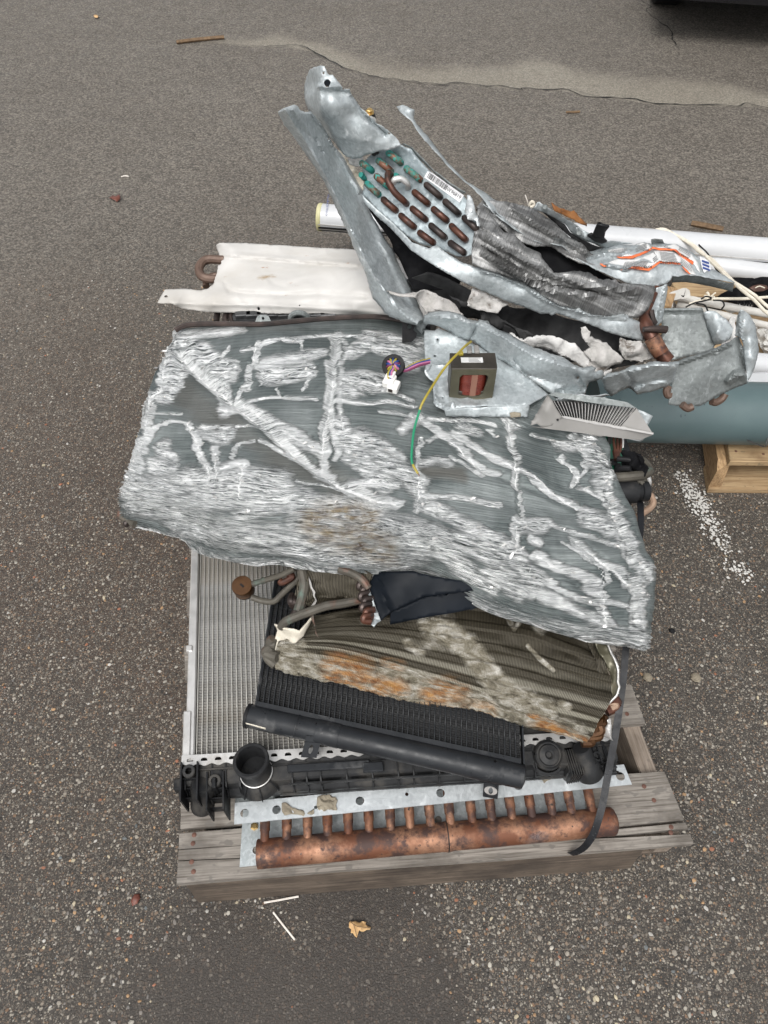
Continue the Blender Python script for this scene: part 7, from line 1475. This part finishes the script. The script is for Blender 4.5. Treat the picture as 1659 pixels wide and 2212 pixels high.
    for pts in ([(690, 668), (740, 622), (840, 620), (855, 632), (825, 672), (760, 672)], [(905, 625), (1030, 628), (1042, 642), (1015, 684), (930, 680)], [(1218, 645), (1400, 640), (1660, 650), (1660, 748), (1460, 742), (1270, 732)]):
        b = MB(); w_ = [on(*q3(*p)) for p in pts]; b.add(w_, [tuple(range(len(w_)))]); b.build('printed_panel', M['cream'], r, False)
    b = MB(); w_ = [on(*q3(*p)) + np.array([0, -.001, .0015]) for p in ((1405, 676), (1560, 652), (1630, 652), (1650, 678))]; b.add(w_, [(0, 1, 2, 3)]); b.build('printed_mark', M['ink'], r, False)
    b = MB(); l = cr_line([on(*q3(*p)) for p in ((1262, 942), (1340, 1015), (1420, 1060), (1520, 1105), (1612, 1138))], 30); b.tube(l, .0016, 5); l2 = cr_line([on(*q3(*p)) for p in ((1630, 1138), (1640, 1080), (1660, 1020))], 10); b.tube(l2, .0014, 5); b.build('pen_line', M['ink'], r)
    # timber, bent strip, dark fabric, leather pull, white cloth
    p = P(*q(2, 1130, 655), .172); b = MB(); f = frame(p, (1, .10, -.03), (-.1, 1, 0)); b.box(f, 0, .22, -.035, .05, -.040, 0, .003); w_ = b.build('timber', M['wood_new'], None, True); tag(w_, 'short piece of yellow timber under the label sheet end', 'timber')
    p = P(*q(2, 1080, 690), .25); b = MB(); f = frame(p, (.45, 1, 0), (-1, .45, 0)); b.box(f, -.05, .06, -.02, .018, -.118, 0, .002); w_ = b.build('timber', M['wood_new_along'], None, True); tag(w_, 'upright yellow timber block beside the bent white strip', 'timber')
    LIFT[0] = -.11
    r = thing('bent_strip', 'bent white plastic strip hooked over the thin white tube', 'strip', tuple(P(*q(2, 1110, 720), .30)))
    l = path([(1180, 700, .345), (1176, 668, .36), (1140, 678, .355), (1098, 692, .35), (1088, 720, .335), (1086, 758, .315)], 24, 2); b = MB(); b.ribbon(l, np.array([.1, .5, .85]), .03, .003); b.build('strip', M['cloth_white'], r, True)
    r = thing('dark_fabric', 'bundle of black fabric and wire between the white tubes', 'fabric', tuple(P(*q(2, 1540, 690), .26)))
    patch('cloth', M['dark_cloth'], r, [(1370, 690, .30), (1420, 660, .31), (1470, 640, .315), (1580, 590, .335), (1680, 600, .33), (1800, 640, .32), (1800, 800, .27), (1659, 780, .27), (1560, 745, .28), (1460, 730, .28)], [(1550, 670, .32)], 2, 6, .012, 22, .003)
    patch('cloth', M['dark_cloth'], r, [(1430, 585, .31), (1560, 588, .315), (1640, 612, .31), (1700, 640, .30), (1500, 650, .295)], [], 2, 6, .006, 22, .003)
    patch('pleat', M['cloth_white'], r, [(1400, 765, .30), (1480, 735, .315), (1560, 728, .318), (1570, 745, .312), (1520, 770, .30), (1450, 785, .292)], [], 2, 5, .004, 50, .003)
    for i in range(9):
        x_ = 1490 + i * 17; b = MB(); b.tube(path([(x_, 745, .315), (x_ - 6, 715 + (i % 3) * 8, .335), (x_ + 12, 695 + (i % 2) * 10, .34), (x_ + 24, 720, .33), (x_ + 14, 750, .31)], 16, 2), .0022, 5); b.build('wire_loop', M['rubber'], r)
    patch('leather_pull', M['bronze'], r, [(1548, 640, .345), (1570, 628, .35), (1610, 618, .352), (1652, 626, .348), (1660, 645, .342), (1630, 658, .34), (1580, 662, .338)], [], 2, 4, .001, 40, .006)
    b = MB(); b.tube(path([(1585, 640, .362), (1610, 630, .365), (1640, 640, .36)], 10, 2), .002, 6); b.build('stitch', M['cream'], r)
    r = thing('white_cloth', 'crumpled off white cloth hanging at the right edge by the corner box', 'cloth', tuple(P(*q(2, 1620, 940), .2)))
    patch('cloth', M['cloth_white'], r, [(1588, 865, .30), (1640, 880, .30), (1700, 900, .30), (1760, 1000, .27), (1700, 1030, .26), (1640, 1020, .26), (1620, 985, .27), (1600, 940, .28)], [(1650, 940, .295)], 2, 4, .008, 60, .002, crease=[([(1600, 880), (1640, 940), (1660, 1010)], 3, .012), ([(1625, 880), (1660, 930), (1690, 1000)], 3, -.012)])
    LIFT[0] = -.03
    r = thing('cream_cord', 'double cream cord draped over the long white tubes', 'cord', tuple(P(*q(2, 1300, 480), .25)))
    for off in (0, 1):
        pts = [(1005, 302 + 3 * off, .285), (1050, 298 + 8 * off, .29), (1090, 315 + 3 * off, .29), (1200, 375 + 6 * off, .285), (1270, 428 + 10 * off, .29), (1330, 490 + (-18) * off, .30), (1380, 535 - 12 * off, .31), (1430, 585 - 10 * off, .325), (1500, 630 + 16 * off, .34), (1580, 682 + 30 * off, .34), (1640, 735 + 40 * off, .335), (1720, 800 + 30 * off, .32)]
        b = MB(); b.tube(path(pts, 70, 2), .0052, 8); b.build('strand', M['cream'], r)
    LIFT[0] = -.11
    r = thing('knotted_cord', 'cream cord with a frayed knot lying along the thin white tubes', 'cord', tuple(P(*q(2, 1320, 705), .32)))
    b = MB(); b.tube(path([(1200, 735, .335), (1260, 715, .345), (1320, 705, .355), (1420, 703, .355), (1540, 702, .352), (1700, 690, .35)], 50, 2), .0048, 8); b.build('strand', M['cream'], r)
    for i in range(14):
        a_ = rnd.random() * 6.28; c = P(*q(2, 1318, 708), .357); b = MB(); e_ = c + np.array([math.cos(a_) * .022, math.sin(a_) * .015, rnd.uniform(.0, .022)]); b.tube(cr_line([c, (c + e_) / 2 + np.array([0, 0, .006]), e_], 8), .0024, 5); b.build('frayed_end', M['cream'], r)
    LIFT[0] = -.05
    r = thing('black_wire', 'thin black wire looping over the white tubes', 'wire', tuple(P(*q(2, 1300, 480), .26)))
    for pts in ([(1170, 318, .27), (1195, 325, .29), (1260, 392, .295), (1310, 442, .30), (1345, 510, .305), (1370, 545, .31), (1410, 562, .31)], [(1180, 752, .33), (1230, 728, .345), (1290, 715, .352), (1330, 700, .36), (1300, 690, .36), (1270, 705, .355)], [(1340, 712, .345), (1390, 715, .35), (1404, 740, .345), (1390, 762, .33)], [(1240, 730, .335), (1290, 740, .335), (1310, 775, .32)]):
        b = MB(); b.tube(path(pts, 40, 2), .0025, 6); b.build('strand', M['rubber'], r)
tubes()
LIFT[0] = 0.
